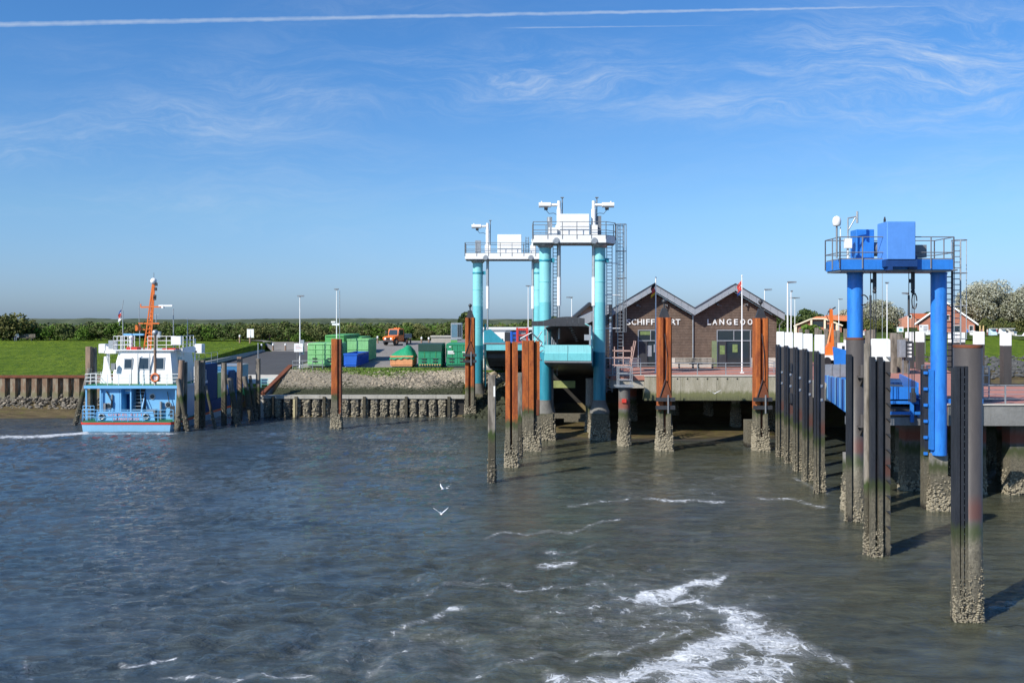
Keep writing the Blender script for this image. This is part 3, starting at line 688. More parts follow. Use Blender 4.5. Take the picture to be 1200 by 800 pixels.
def rect(hx, hy, cx=0, cy=0):
    def f(rs, n):
        p = rs.uniform(-1, 1, n); s = rs.choice([-1, 1], n); k = rs.rand(n) < hx / (hx + hy)
        return np.stack([cx + np.where(k, p * hx, s * hx), cy + np.where(k, s * hy, p * hy)], 1)
    return f
def wpile(r, n=20):  # tapering weathered round pile profile
    return lambda top: [(r * 1.01, -2.5), (r * 1.01, 0), (r, 2.8), (r, top)]

# ================================================================ big piles in the foreground
def fender_pile(label, px, Y, top, r=.47, side=-1):
    x = X(px, Y); o = thing('mooring_pile', label, 'mooring pile', (x, Y, 0))
    MB().lathe([(r, -2.5), (r, top), (r - .03, top), (r - .03, top - .25)], 26).build('pile_shaft', m_blackpile, o)
    MB().lathe([(r + .004, top - .10), (r + .012, top - .05), (r + .004, top - .004)], 26).build('rim', m_rustd, o)
    f = MB()
    return o, x
o, x0 = fender_pile('thick black steel pile nearest the camera, far right, with a ribbed black fender strip', 1134, 31.4, 9.18, .45)
for k, dx in enumerate((-.56, -.40, -.24)):
    MB().bb(dx - .052, dx + .052, -.52 + .05 * k, -.30, -.6, 8.48).build('fender_strip', m_blackpl, o)
MB().bb(-.62, -.15, -.30, -.12, -.6, 8.42).build('fender_backing', m_blackpl, o)
bl = MB()
for k in range(33):
    for dx in (-.48, -.32): bl.cyl((dx, -.425, .6 + k * .235), (dx, -.44, .6 + k * .235), .018, n=5)
bl.build('bolts', m_galv, o)
barnacles(o, circ(.47), 620, 2.1, .022, .06, seed=2); barnacles(o, rect(.25, .11, -.38, -.40), 380, 1.8, .018, .045, seed=3)
for z in (4.6,):
    pass
# black and white pile with fender and step brackets
Y = 40.0; xb = X(1031, Y); o = thing('mooring_pile', 'black steel pile with a white top band and triangular step brackets, second from the camera', 'mooring pile', (xb, Y, 0))
MB().bb(-.30, .36, -.18, .22, -2.5, 8.25).build('pile_shaft', m_blackpile, o)
MB().cbox(-.30, .37, -.20, .24, 8.252, 9.2, .03).build('white_band', m_whitep, o)
MB().bb(.12, .34, -.27, -.182, -1, 8.25).build('flange', m_blackpile, o); MB().bb(.13, .34, -.272, -.203, 8.253, 9.15).build('white_flange', m_whitep, o)
for k in range(12):
    z = 1.3 + k * .65
    MB().prism([(.13, z), (.30, z), (.30, z - .17)], -.42, -.274, 'y').build('step_bracket', m_dark if z < 8.2 else m_galvd, o)
for dx in (-.44, -.12): MB().bb(dx - .09, dx + .09, -.42, -.2, -.5, 8.45).build('fender_strip', m_blackpl, o)
barnacles(o, rect(.36, .22), 460, 2.2, .022, .055, seed=4); barnacles(o, rect(.24, .12, -.27, -.30), 300, 1.9, .02, .045, seed=5)
o = thing('timber_pile', 'pale timber post bolted beside the black and white pile with step brackets', 'timber post', (xb - .51, Y + .12, 0))
MB().cyl((0, 0, -2.5), (0, 0, 9.0), .14, .12, 14).build('post', m_woodg, o); barnacles(o, circ(.14), 160, 1.9, .02, .05, seed=6)
# black pipe pile with bollard brackets
o, x0 = fender_pile('thick black steel pile with two welded bollard cups in front of the left blue column', 1002.5, 47.0, 9.12, .45)
for z in (7.5, 5.05):
    c = MB().cyl((.10, -.66, z - .25), (.10, -.66, z + .3), .12, n=12).cyl((.10, -.66, z - .33), (.10, -.66, z - .25), .26, .26, n=14)
    c.prism([(-.42, z - .33), (-.90, z - .33), (-.42, z - .8)], .05, .15, 'x'); c.build('bollard_cup', m_blackpile, o)
for dx in (-.46,): MB().bb(dx - .10, dx + .10, -.50, -.2, -.5, 8.3).build('fender_strip', m_blackpl, o)
barnacles(o, circ(.47), 520, 2.3, .025, .065, seed=7); barnacles(o, rect(.14, .1, -.49, -.3), 160, 2.0, .02, .05, seed=8)
# row of five black and white fender piles
wr = [(914.5, 69.0), (924.5, 66.0), (935.5, 62.3), (946.8, 58.6), (960.5, 54.6)]
names = ['farthest of the five black and white fender piles, by the right orange guide pile', 'second farthest black and white fender pile, with a dark ladder hook on its face', 'middle one of the row of five black and white fender piles', 'fourth fender pile in the black and white row, just left of the nearest', 'nearest of the five black and white fender piles, beside the blue ramp']
for i, (px, Y) in enumerate(wr):
    o = thing('mooring_pile', names[i], 'mooring pile', (X(px, Y), Y, 0), 0, 'row of five black and white fender piles')
    wd = .29
    MB().bb(-wd + .07, wd - .05, -.18, .2, -2.5, 8.05).build('pile_shaft', m_blackpile, o)
    MB().cbox(-wd + .05, wd - .04, -.2, .22, 8.052, 9.15, .03).build('white_band', m_whitep, o)
    for dx in (-.36, -.2): MB().bb(dx - .06, dx + .05, -.34, -.205, -.5, 8.22).build('fender_strip', m_blackpl, o)
    for z in (5.3, 6.1): MB().bb(-.02, .12, -.21, -.18, z, z + .16).cyl((.05, -.24, z + .08), (.05, -.2, z + .08), .05, n=6).build('bolt_plate', m_galv, o)
    if i == 1: MB().bb(-.04, .14, -.35, -.181, 4.2, 4.9).bb(0, .12, -.32, -.181, 6.4, 7.0).build('hook', m_dark, o)
    barnacles(o, rect(.27, .2), 330, 2.5, .03, .075, seed=20 + i); barnacles(o, rect(.1, .08, -.28, -.27), 110, 2.3, .03, .06, seed=30 + i)

# ================================================================ rusty guide piles
def sheet_pile_box(name, label, px, Y, top, hw, hd=.55, web=True, seed=1, nb=500, cap=False):
    o = thing(name, label, 'guide pile', (X(px, Y), Y, 0))
    # two interlocked channel sections with a dark groove between
    g = .07
    for s in (-1, 1):
        a, b_ = (s * g, s * hw) if s > 0 else (s * hw, s * g)
        MB().prism([(a, -hd + .12), (a + .10, -hd), (b_ - .10, -hd), (b_, -hd + .12), (b_, hd), (a, hd)], -2.5, top, 'z').build('sheet_section', m_rust, o)
    MB().bb(-g, g, -hd + .28, hd - .02, -2.5, top - .03).build('web', m_rustd, o)
    if cap:
        MB().prism([(-.42, top), (.42, top), (.16, top + .75), (-.16, top + .75)], -.12, .12, 'y').cyl((0, 0, top + .7), (0, 0, top + 1.1), .06).build('head_bracket', m_dark, o)
        MB().ball((0, 0, top + 1.25), .19).build('lamp_housing', m_dark, o)
    barnacles(o, rect(hw + .02, hd + .02), nb, 2.1, .05, .13, seed=seed); return o
def clamp(o, hw, z, two=True):
    for dz in ((0, -.62) if two else (0,)):
        MB().bb(-hw - .22, hw + .18, -.86, -.56, z + dz - .14, z + dz + .14).build('clamp_beam', m_dark, o)
    MB().cyl((hw - .35, -.92, z + .35), (hw - .35, -.92, z - 1.05), .07, n=6).build('clamp_bolt', m_galvd, o)
    MB().prism([(-.50, z + .14), (.50, z + .14), (.05, z + 1.5), (-.05, z + 1.5)], -.66, -.60, 'y').build('rope_shackle', m_rustd, o)
    MB().tube([(-.42, -.7, z + .16), (0, -.75, z + 1.6), (.12, -.62, z + 3.4), (-.05, -.58, z + 5.0)], .03, 5).build('chain', m_dark, o)
a = sheet_pile_box('guide_pile', 'tall orange rusty guide pile in front of the word SCHIFFFAHRT, with clamp beams', 778.3, 72.4, 10.2, .52, seed=41, nb=620, cap=True); clamp(a, .52, 3.95)
a = sheet_pile_box('guide_pile', 'tall orange guide pile before the right end of the terminal front, with clamp beams', 891.3, 72.4, 10.15, .50, seed=42, nb=620, cap=True); clamp(a, .50, 3.95)
a = sheet_pile_box('guide_pile', 'tall rusty guide pile left of the rear turquoise columns, topped with a black lamp', 551, 97.0, 10.25, .5, seed=43, nb=300, cap=True); clamp(a, .5, 6.4)
sheet_pile_box('guide_pile', 'tall rusty guide pile behind the left front turquoise column, topped with a black lamp', 630, 102.0, 10.3, .5, seed=44, nb=100, cap=True)
Y = 64.0; o = thing('guide_pile', 'narrow rusty pile of two separate flanges, left of the wide one before the front lift', 'guide pile', (X(599.5, Y), Y, 0))
MB().prism([(-.42, -.25), (-.12, -.35), (-.06, -.25), (-.06, .3), (-.42, .3)], -2.5, 8.55).build('sheet_section', m_rust, o)
MB().prism([(.04, -.2), (.10, -.3), (.42, -.3), (.42, .3), (.04, .3)], -2.5, 8.52).build('sheet_section', m_rust, o)
MB().bb(-.06, .04, -.02, .28, -2.5, 8.45).build('web', m_rustd, o); barnacles(o, rect(.43, .32), 420, 2.0, .035, .09, seed=45)
Y = 72.4; o = thing('guide_pile', 'widest rusty guide pile directly left of the front left turquoise column', 'guide pile', (X(622, Y), Y, 0))
MB().prism([(-.68, -.4), (-.58, -.55), (.20, -.55), (.27, -.45), (.27, .5), (-.68, .5)], -2.5, 8.42).build('sheet_section', m_rust, o)
MB().prism([(.33, -.3), (.68, -.3), (.68, .5), (.33, .5)], -2.5, 8.38).build('sheet_section', m_rust, o)
MB().bb(.27, .33, -.1, .45, -2.5, 8.3).bb(-.22, -.19, -.575, -.55, 2.9, 8.42).build('web', m_rustd, o)
MB().bb(.38, .62, -.34, -.3, 2.7, 3.9).build('bolted_plate', m_rustd, o)
barnacles(o, rect(.7, .55), 620, 2.2, .045, .12, seed=46); barnacles(o, rect(.2, .1, .5, -.35), 120, 2.2, .045, .12, m_barnd, seed=47)
Y = 86.6; o = thing('guide_pile', 'single rusty orange pile standing alone in the water before the green containers', 'guide pile', (X(394.5, Y), Y, 0))
MB().prism([(-.44, -.3), (-.36, -.42), (.12, -.42), (.18, -.36), (.18, .4), (-.44, .4)], -2.5, 8.27).build('sheet_section', m_rust, o)
MB().bb(.185, .44, -.28, .4, -2.5, 8.25).build('sheet_section', m_rustd, o); barnacles(o, rect(.45, .41), 420, 2.2, .05, .12, seed=48)
# plain timber posts mid picture
def timber(label, px, Y, top, wd=.24, m=None, lean=None, nb=120, seed=1, group=None, cat='timber post', rot=0):
    o = thing('timber_pile', label, cat, (X(px, Y), Y, 0), rot, group)
    mb = MB(); n = 10
    if lean: mb.cyl((lean[0] * -2.2 / top, lean[1] * -2.2 / top, -2.2), (lean[0], lean[1], top), wd * 1.08, wd * .95, n)
    else: mb.prism([(-wd, -wd * .8), (-wd * .8, -wd), (wd * .8, -wd), (wd, -wd * .8), (wd, wd * .8), (wd * .8, wd), (-wd * .8, wd), (-wd, wd * .8)], -2.5, top)
    mb.build('post', m or m_woodg, o)
    if nb:
        rs = np.random.RandomState(seed); z = rs.uniform(-.1, 1.5, nb); a_ = rs.uniform(0, 6.28, nb)
        lx, ly = (lean[0] / top, lean[1] / top) if lean else (0, 0)
        P = np.stack([wd * np.cos(a_) + lx * z, wd * np.sin(a_) + ly * z, z], 1); V, Fq = scatter(P, rs.uniform(.03, .1, nb), rs=rs)
        place(np_mesh('barnacles', V, Fq, m_barnd), 'barnacles', o, kind='stuff')
    return o
o = timber('lone square grey timber post with a white patch, left of the rusty pile group', 576.5, 57.9, 6.6, .24, seed=3)
MB().bb(.10, .2, -.262, -.24, 5.3, 5.95).build('tide_mark', m_whitep, o)
timber('grey timber post wedged between the two rusty guide piles, orange at its middle', 609, 68, 6.2, .19, seed=4)
# round concrete pile carrying the inspection ladder stand
Y = 75.0; xs_ = X(731.5, Y); o = thing('concrete_pile', 'round black and grey pile with a red band under the steel ladder stand', 'pile', (xs_, Y, 0))
MB().cyl((0, 0, -2.5), (0, 0, 4.62), .46, n=20).build('shaft', m_concpile, o); barnacles(o, circ(.47), 420, 2.0, .05, .11, seed=51)
MB().bb(-.25, .1, -.56, -.44, 3.45, 3.75).build('red_mark', m_red, o)
o = thing('ladder_stand', 'grey steel ladder stand with pinkish upper rails on top of the round pile', 'ladder stand', (xs_, Y, 4.65))
MB().bb(-.75, .7, -.7, .7, .05, .16).bb(-.6, .6, -.5, .5, -.03, .05).build('base_plate', m_galv, o)
l = MB()
for (px_, py_) in ((-.5, -.6), (.55, -.6), (.55, .6), (-.5, .6)): l.beam((px_, py_, .16), (px_, py_, 1.65), .07)
for z in (.6, 1.1, 1.6):
    l.beam((-.53, -.6, z), (.58, -.6, z), .06); l.beam((-.53, .6, z), (.58, .6, z), .06); l.beam((.55, -.6, z), (.55, .6, z), .05)
l.build('lower_frame', m_galv, o)
l = MB(); m_pinkr = mat('faded_red_rail', (.55, .36, .30), .6, .2)
for a_ in (-.85, -.15, .5): l.beam((a_, -.6, 1.65), (a_, -.6, 3.25), .06)
for z in (1.75, 2.35, 2.9): l.beam((-.88, -.6, z), (.52, -.6, z), .06); l.beam((-.88, .6, z), (.52, .6, z), .06)
l.beam((.5, -.6, 1.9), (.85, -.55, 3.7), .06); l.beam((.5, .4, 1.9), (.85, .45, 3.7), .06)
l.build('upper_frame', m_pinkr, o)

# ================================================================ lift gantries
def gantry(label, Y, xl, xr, px0, px1, paint_z, railside=0, cab=(0, 1), masts=(), labelcol='', ladders=(), seed=1, chamfer=0, rdi=.5):
    cx = (xl + xr) / 2; o = thing('lift_gantry', label, 'gantry', (cx, Y, 0)); hl = xl - cx; hr = xr - cx
    for i, xx in enumerate((hl, hr)):
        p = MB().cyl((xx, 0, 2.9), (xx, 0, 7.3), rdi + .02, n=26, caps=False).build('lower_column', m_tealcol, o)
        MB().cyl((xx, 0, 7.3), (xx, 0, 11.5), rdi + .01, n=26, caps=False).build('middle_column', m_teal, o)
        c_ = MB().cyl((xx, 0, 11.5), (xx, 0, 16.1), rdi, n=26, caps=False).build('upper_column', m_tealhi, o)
        for zs in (9.2, 13.2): MB().lathe([(rdi + .001, zs - .04), (rdi + .022, zs - .02), (rdi + .022, zs + .02), (rdi + .001, zs + .04)], 26, (xx, 0, 0)).build('weld_seam', m_teal, o)
        MB().lathe([(rdi + .03, 16.05), (rdi + .2, 16.25), (rdi + .2, 16.33)], 22, (xx, 0, 0)).build('column_head', m_galv, o)
        MB().lathe([(rdi + .01, 14.9), (rdi + .035, 14.92), (rdi + .035, 15.08), (rdi + .01, 15.1)], 22, (xx, 0, 0)).bb(xx + rdi, xx + rdi + .28, -.15, .15, 14.85, 15.2).build('collar', m_teald, o)
        MB().lathe([(.85, 2.2), (.85, 2.35), (rdi + .05, 3.1), (rdi + .05, 3.3)], 14, (xx, 0, 0)).build('base_flange', m_concd, o)
        MB().prism([(xx - .75, -.7), (xx - .6, -.85), (xx + .6, -.85), (xx + .75, -.7), (xx + .75, .8), (xx - .75, .8)], -2.4, 2.2).build('foot', m_concpile, o)
        barnacles(o, rect(.77, .85, xx, 0), 420, 2.2, .05, .12, seed=seed * 7 + i)
    a_, b_ = X(px0, Y) - cx, X(px1, Y) - cx; y0, y1 = -1.25, 1.35; c2 = chamfer
    poly = [(a_, y0), (b_ - c2, y0), (b_, y0 + c2 * 1.3), (b_, y1), (a_, y1)] if c2 else [(a_, y0), (b_, y0), (b_, y1), (a_, y1)]
    MB().prism(poly, 16.42, 17.02).build('platform_beam', m_white, o)
    inn = [(p[0] * .985, p[1] * .93) for p in poly]
    MB().prism(inn, 16.34, 16.42).prism(inn, 17.02, 17.08).build('grating', m_galvd, o)
    rl = MB(); rail(rl, [(p[0], p[1], 16.72) for p in poly], 1.42, 2, 1.25, .028, .035, True); rl.build('railing', m_galvd, o)
    for d in (hl + .85, hr - .85 if hr - hl > 5 else hr - .55):
        MB().cyl((d, -1.27, 16.55), (d, -1.38, 16.55), .3, .22, n=12).build('beam_bracket', m_galv, o)
    return o, cx, hl, hr
def hyd(o, x, y=0., zb=8.6, mir=-1, arm=True, ztop=19.0, box=True):
    MB().cyl((x, y, 17.05), (x, y, ztop - .7), .2, n=12).cyl((x, y, ztop - .7), (x, y, ztop), .15, n=10).bb(x - .3, x + .3, y - .3, y + .3, 17.05, 17.95).build('cylinder_mount', m_white, o)
    MB().cyl((x, y, 12.2), (x, y, 16.4), .15, n=10).build('lift_cylinder_upper', m_galv, o)
    MB().cyl((x, y, 11.2), (x, y, 13.6), .17, n=10).build('lift_cylinder_sleeve', m_white, o)
    MB().cyl((x, y, zb), (x, y, 12.2), .085, n=8).build('lift_rod', m_galv, o)
    if arm:
        z = ztop - .35
        a = MB().cyl((x, y, z), (x + mir * .75, y, z), .13, n=8).cyl((x + mir * .7, y, z), (x + mir * 1.7, y, z), .22, n=12).cyl((x + mir * 1.45, y, z + .2), (x + mir * 1.45, y, z + .32), .06)
        a.build('drive_motor', m_white, o)
        MB().cyl((x + mir * .95, y - .08, z - .28), (x + mir * 1.25, y - .08, z - .28), .16, n=9).tube([(x + mir * 1.1, y, z - .4), (x + mir * .85, y, z - .72), (x + mir * .45, y, z - .68), (x, y, z - .9)], .025).build('motor_cable', m_dark, o)
    MB().cyl((x + .28, y + .2, 17.1), (x + .28, y + .2, ztop + .3), .045, n=6).bb(x + .14, x + .42, y + .06, y + .34, ztop + .27, ztop + .33).build('antenna_post', m_galvd, o)
# front gantry (nearer, right)
Yf = 79.0
fg, cx, hl, hr = gantry('front white lift gantry on two turquoise columns, the nearer and taller looking one', Yf, X(639, Yf), X(702.5, Yf), 624.5, 721, 0, seed=2, chamfer=.9)
hyd(fg, X(655, Yf) - cx, -.2, 8.4, -1, ztop=20.0); hyd(fg, X(695.5, Yf) - cx, -.2, 8.4, 1, ztop=20.0)
MB().cbox(X(654, Yf) - cx + .1, X(690, Yf) - cx, -.7, .8, 17.08, 18.85, .03).build('machinery_housing', m_white, fg)
MB().bb(X(654, Yf) - cx + .12, X(690, Yf) - cx - .02, -.715, -.7, 17.78, 17.82).build('housing_seam', m_galvd, fg)
MB().bb(X(642, Yf) - cx, X(647, Yf) - cx, -.3, .4, 17.08, 18.25).cyl((X(644, Yf) - cx, 0, 18.2), (X(644, Yf) - cx, 0, 18.65), .22, n=10).build('control_cabinet', m_galv, fg)
MB().bb(X(698, Yf) - cx, X(704.5, Yf) - cx, -.1, .5, 17.08, 18.75).build('control_cabinet', m_galvd, fg)
MB().bb(X(645, Yf) - cx - .2, X(648, Yf) - cx + .3, -1.0, -.6, 17.08, 17.7).build('junction_box', m_white, fg)
xl_ = X(715, Yf) - cx
ladder_mb(xl_, .55, 3.9, 16.5).build('ladder', m_galvd, fg)
for z in (6.8, 9.3, 12.1, 14.8): MB().cyl((hr + .4, .3, z), (xl_ + .9, .5, z), .04, n=5).build('ladder_stay', m_white, fg)
cage_mb(X(728.5, Yf) - cx, .5, 9.0, 18.1, .46, 5, 7).build('safety_cage', m_galvd, fg)
ladder_mb(X(728.5, Yf) - cx, .9, 5.2, 18.1).build('ladder', m_galv, fg)
ladder_mb(X(646, Yf) - cx + .35, .5, 5.3, 16.4, .35).build('ladder', m_galvd, fg)
# rear gantry
Yr = 100.0
rg, cx, hl, hr = gantry('rear white lift gantry on turquoise columns, farther back and left of the other', Yr, X(560, Yr), X(631, Yr), 545.5, 641, 0, seed=3, rdi=.54)
hyd(rg, X(571.5, Yr) - cx, -.2, 8.2, -1, ztop=20.3); hyd(rg, X(624.5, Yr) - cx, -.2, 8.2, -1, arm=False, ztop=18.6)
MB().cbox(X(583, Yr) - cx, X(611, Yr) - cx, -.7, .8, 17.08, 19.05, .03).build('machinery_housing', m_white, rg)
MB().bb(X(583, Yr) - cx + .02, X(611, Yr) - cx - .02, -.715, -.7, 17.9, 17.94).build('housing_seam', m_galvd, rg)
MB().bb(X(557, Yr) - cx, X(563.5, Yr) - cx, -.4, .3, 17.08, 18.45).build('control_cabinet', m_galv, rg)
ladder_mb(X(618, Yr) - cx, .5, 17.05, 18.9, .3).build('ladder', m_galvd, rg)
MB().cyl((hl + .78, .1, 2.4), (hl + .78, .1, 9.6), .12, n=8).build('guide_tube', m_tealcol, rg)
# cross beam between the front lift feet
o = tag(MB().bb(-1.9, 1.9, -.3, .3, 1.35, 1.75).bb(-.5, 1.9, -.45, .35, 1.05, 1.35).build('cross_beam', m_concpier, None, (X(671, Yf), Yf + 4, 0)), 'low concrete cross beam between the feet of the front lift columns', 'beam')

# ================================================================ vehicle linkspan between the rear columns
o = thing('linkspan', 'raised turquoise vehicle ramp with dark underside hanging in the rear gantry', 'ferry ramp', (0, 0, 0))
xa, xb2 = X(567, 95), X(634, 95) + .7
ya, yb, za, zb_ = 95, 121, 7.7, 5.35
MB().prism([(ya, za), (ya, za - .35), (ya + 1.2, za - 1.1), (yb, zb_ - 2.3), (yb, zb_)], xa + .25, xb2, 'x').build('deck', m_dark, o)
MB().bb(xa, xb2 + .05, ya - .16, ya - .002, za - .12, za + .02).build('deck_lip', m_galvd, o)
MB().bb(xa + .25, xb2, ya - .10, ya - .004, za - .75, za - .14).build('front_beam', m_teal, o)
for k in range(7): MB().bb(xa + .3, xb2, ya + 1.6 + k * 2.6, ya + 1.85 + k * 2.6, za - 1.6 - k * .42, za - .9 - k * .24).build('cross_girder', m_dark, o)
for s, xx in ((0, xa), (1, xb2 + .05)):
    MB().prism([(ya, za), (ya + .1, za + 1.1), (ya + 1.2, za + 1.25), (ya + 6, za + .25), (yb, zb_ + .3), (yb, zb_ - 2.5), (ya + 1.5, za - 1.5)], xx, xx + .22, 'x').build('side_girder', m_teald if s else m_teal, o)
MB().prism([(xa + .02, za + .02), (xa + .02, za + 1.25), (xa + .7, za + 1.35), (xa + 2.2, za + .02)], ya - .06, ya + .3, 'y').build('corner_gusset', m_teald, o)
MB().tube([(xb2 - .3, ya - .2, za + .7), (xb2 + 1.6, ya - 1, za + 1.5), (xb2 + 2.6, ya - 1.2, za + .5)], .07).build('handrail', m_galv, o)
# passenger gangway in the front gantry
o = thing('gangway', 'raised turquoise passenger gangway with curved black roof in the front gantry', 'gangway', (X(665.5, 75), 75, 0), R(-6.5))
hw = 1.86; L = 17.5; dz = -2.1
def gz(y, z): return z + dz * y / L
MB().prism([(-hw, 6.75), (-hw, 7.35), (-hw, 8.02), (hw, 8.02), (hw, 6.75)], -.25, -.04, 'y').build('front_panel', m_tealhi, o)
MB().bb(-hw, hw, -.30, -.252, 6.78, 7.36).build('lower_front_panel', m_teal, o)
MB().bb(-.02, .0, -.31, -.30, 6.78, 8.0).build('panel_seam', m_dark, o)
MB().bb(-hw - .02, hw + .04, -.35, .1, 6.62, 6.745).build('end_beam', m_galvd, o)
MB().add([(x_, y_, gz(y_, z_)) for y_ in (0, L) for (x_, z_) in ((-hw, 6.5), (hw, 6.5), (hw, 6.75), (-hw, 6.75))], [(0, 1, 2, 3), (7, 6, 5, 4), (0, 4, 5, 1), (1, 5, 6, 2), (2, 6, 7, 3), (3, 7, 4, 0)]).build('floor', m_dark, o)
for s in (-1, 1):
    mb = MB(); x_ = s * hw
    mb.add([(x_ - .05, 0, 6.6), (x_ + .05, 0, 6.6), (x_ + .05, 0, 8.0), (x_ - .05, 0, 8.0), (x_ - .05, L, gz(L, 6.3)), (x_ + .05, L, gz(L, 6.3)), (x_ + .05, L, gz(L, 7.7)), (x_ - .05, L, gz(L, 7.7))], [(0, 1, 2, 3), (7, 6, 5, 4), (0, 4, 5, 1), (1, 5, 6, 2), (2, 6, 7, 3), (3, 7, 4, 0)])
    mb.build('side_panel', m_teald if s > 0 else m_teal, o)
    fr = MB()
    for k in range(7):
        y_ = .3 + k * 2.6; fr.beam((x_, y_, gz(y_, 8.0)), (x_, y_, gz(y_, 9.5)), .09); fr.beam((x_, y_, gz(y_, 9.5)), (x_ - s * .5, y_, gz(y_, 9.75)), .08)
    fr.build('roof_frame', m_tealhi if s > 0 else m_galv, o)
sec = [(-hw, 9.45)] + [(-hw + 2 * hw * k / 10, 9.45 + .42 * math.sin(math.pi * k / 10)) for k in range(1, 10)] + [(hw, 9.45)]
for j in range(9):      # curved roof sheets, one part per bay
    y0_, y1_ = .9 + j * 1.84, .9 + (j + 1) * 1.84 - .03; vs = []
    for y_ in (y0_, y1_):
        for (x_, z_) in sec: vs.append((x_, y_, gz(y_, z_)))
        for (x_, z_) in sec: vs.append((x_, y_, gz(y_, z_ + .06)))
    n = len(sec); fs = [(i, i + 1, i + 1 + 2 * n, i + 2 * n) for i in range(n - 1)] + [(n + i, n + i + 2 * n, n + i + 1 + 2 * n, n + i + 1) for i in range(n - 1)] + [(i, i + n, i + n + 1, i + 1) for i in range(n - 1)]
    MB().add(vs, fs).build('roof_sheet', m_dark, o)
lt = MB()
for k in range(8): lt.bb(-.1, .15, 2 + k * 1.9, 2.5 + k * 1.9, gz(2 + k * 1.9, 9.78), gz(2 + k * 1.9, 9.84))
lt.build('roof_lights', m_galv, o)
vz = MB()
for k in range(9):   # front canopy plates
    x0_, x1_ = -hw - 1.0 + k * .47, -hw - 1.0 + (k + 1) * .47 - .012
    z_ = lambda q: 9.92 + .36 * max(0, math.sin(math.pi * (q + hw + .2) / (2 * hw + .5))) if q > -hw - .4 else 9.92
    MB().add([(x0_, -.5, 9.52), (x1_, -.5, 9.52), (x1_, -.5, z_(x1_)), (x0_, -.5, z_(x0_)), (x0_, -.4, 9.52), (x1_, -.4, 9.52), (x1_, -.4, z_(x1_)), (x0_, -.4, z_(x0_))], [(0, 1, 2, 3), (7, 6, 5, 4), (0, 4, 5, 1), (1, 5, 6, 2), (2, 6, 7, 3), (3, 7, 4, 0)]).build('canopy_plate', m_zincd if 'm_zincd' in globals() else m_dark, o)
MB().bb(hw - .16, hw - .02, -.3, -.2, 8.0, 9.6).build('front_post', m_galv, o)
MB().bb(hw - .55, hw - .16, -.2, -.12, 8.4, 8.85).build('notice_board', m_galv, o)
MB().tube([(-hw - .1, -.1, 7.9), (-hw - 1.9, -.6, 8.5), (-hw - 1.0, -.6, 9.0), (-hw - .2, -.1, 8.2), (-hw - .9, -.7, 6.9), (-hw - .2, -.2, 6.8)], .06).tube([(-hw - 1.3, -.4, 8.7), (-hw - .7, -.5, 7.2), (-hw - .1, -.1, 7.6)], .05).tube([(-hw - .2, -.3, 9.1), (-hw - .9, -.3, 8.0), (-hw - .3, -.3, 6.9)], .05).build('folding_handrail', m_galv, o)
# support post below the gangway
o = tag(MB().bb(-.16, .16, -.15, .15, -1, 6.4).build('support_post', m_concpier, None, (X(646.5, 79.5), 79.8, 0)), 'thin grey support post under the left edge of the passenger gangway', 'post')

# ================================================================ blue gantry on the right
Yb = 49.5
bx0 = (X(1002, Yb) + X(1100, Yb)) / 2
o = thing('lift_gantry', 'bright blue lift gantry with two cabinets and black hooks at the right', 'gantry', (bx0, Yb, 0)); hl, hr = X(1002, Yb) - bx0, X(1100, Yb) - bx0
for i, xx in enumerate((hl, hr)):
    MB().cyl((xx, 0, 2.9), (xx, 0, 12.5), .40, n=28).build('column', m_bluecol, o)
    MB().lathe([(.405, 12.4), (.43, 12.42), (.43, 12.49)], 24, (xx, 0, 0)).build('column_head', m_blue, o)
    MB().prism([(xx - .52, -.45), (xx + .45, -.45), (xx + .45, .5), (xx - .52, .5)], -2.4, 1.75).build('foot', m_concpile, o)
    MB().prism([(xx - .5, -.1), (xx + .44, -.1), (xx + .44, .45), (xx - .5, .45)], 1.75, 3.0).build('foot_upper', m_concpier, o)
    barnacles(o, rect(.54, .48, xx - .03, 0), 420, 2.0, .04, .09, seed=60 + i)
    if i == 0: continue
    MB().bb(xx - .75, xx - .47, .05, .5, -1, 7.4).build('guide_rail', m_blackpl, o)
    lg = MB()
    for k in range(6): lg.bb(xx - .78, xx - .6, -.05, .05, 2.9 + k * .85, 3.05 + k * .85)
    lg.bb(xx - .52, xx - .38, -.3, .3, 3.2, 7.4); lg.build('guide_lugs', m_blue, o)
a_, b_ = X(988, 48.3) - bx0, X(1117, 48.3) - bx0; y0, y1 = -1.2, 1.0
MB().bb(a_ - .15, b_, y0, y1, 12.60, 13.12).build('platform_beam', m_blue, o)
MB().bb(a_ - .1, b_ - .05, y0 + .08, y1 - .08, 12.50, 12.60).bb(a_ - .12, b_ - .03, y0 + .03, y1 - .03, 13.12, 13.18).build('grating', m_galvd, o)
rl = MB(); rail(rl, [(a_ - .18, y0 - .03, 12.65), (b_ + .02, y0 - .03, 12.65), (b_ + .02, y1, 12.65), (a_ - .18, y1, 12.65)], 1.62, 2, 1.3, .028, .035, True); rl.build('railing', m_galvd, o)
MB().cbox(X(1007, 48.8) - bx0, X(1028, 48.8) - bx0, -.3, .6, 13.18, 14.75, .02).build('control_cabinet', m_blue, o)
MB().cbox(X(1041, 47.6) - bx0, X(1074.5, 47.6) - bx0, -1.75, -.45, 13.1, 15.02, .03).build('machinery_housing', m_blueb, o)
MB().bb(X(1040, 47.6) - bx0, X(1077, 47.6) - bx0, -1.7, -.4, 12.72, 13.09).bb(X(1043, 47.6) - bx0, X(1048, 47.6) - bx0, -1.7, -1.2, 12.55, 12.72).bb(X(1070, 47.6) - bx0, X(1080, 47.6) - bx0, -1.4, -.4, 12.6, 13.3).build('housing_base', m_blued, o)
MB().cyl((X(1028, 49) - bx0, .2, 13.75), (X(1042, 49) - bx0, .2, 13.75), .38, n=18).build('winch_motor', m_galv, o)
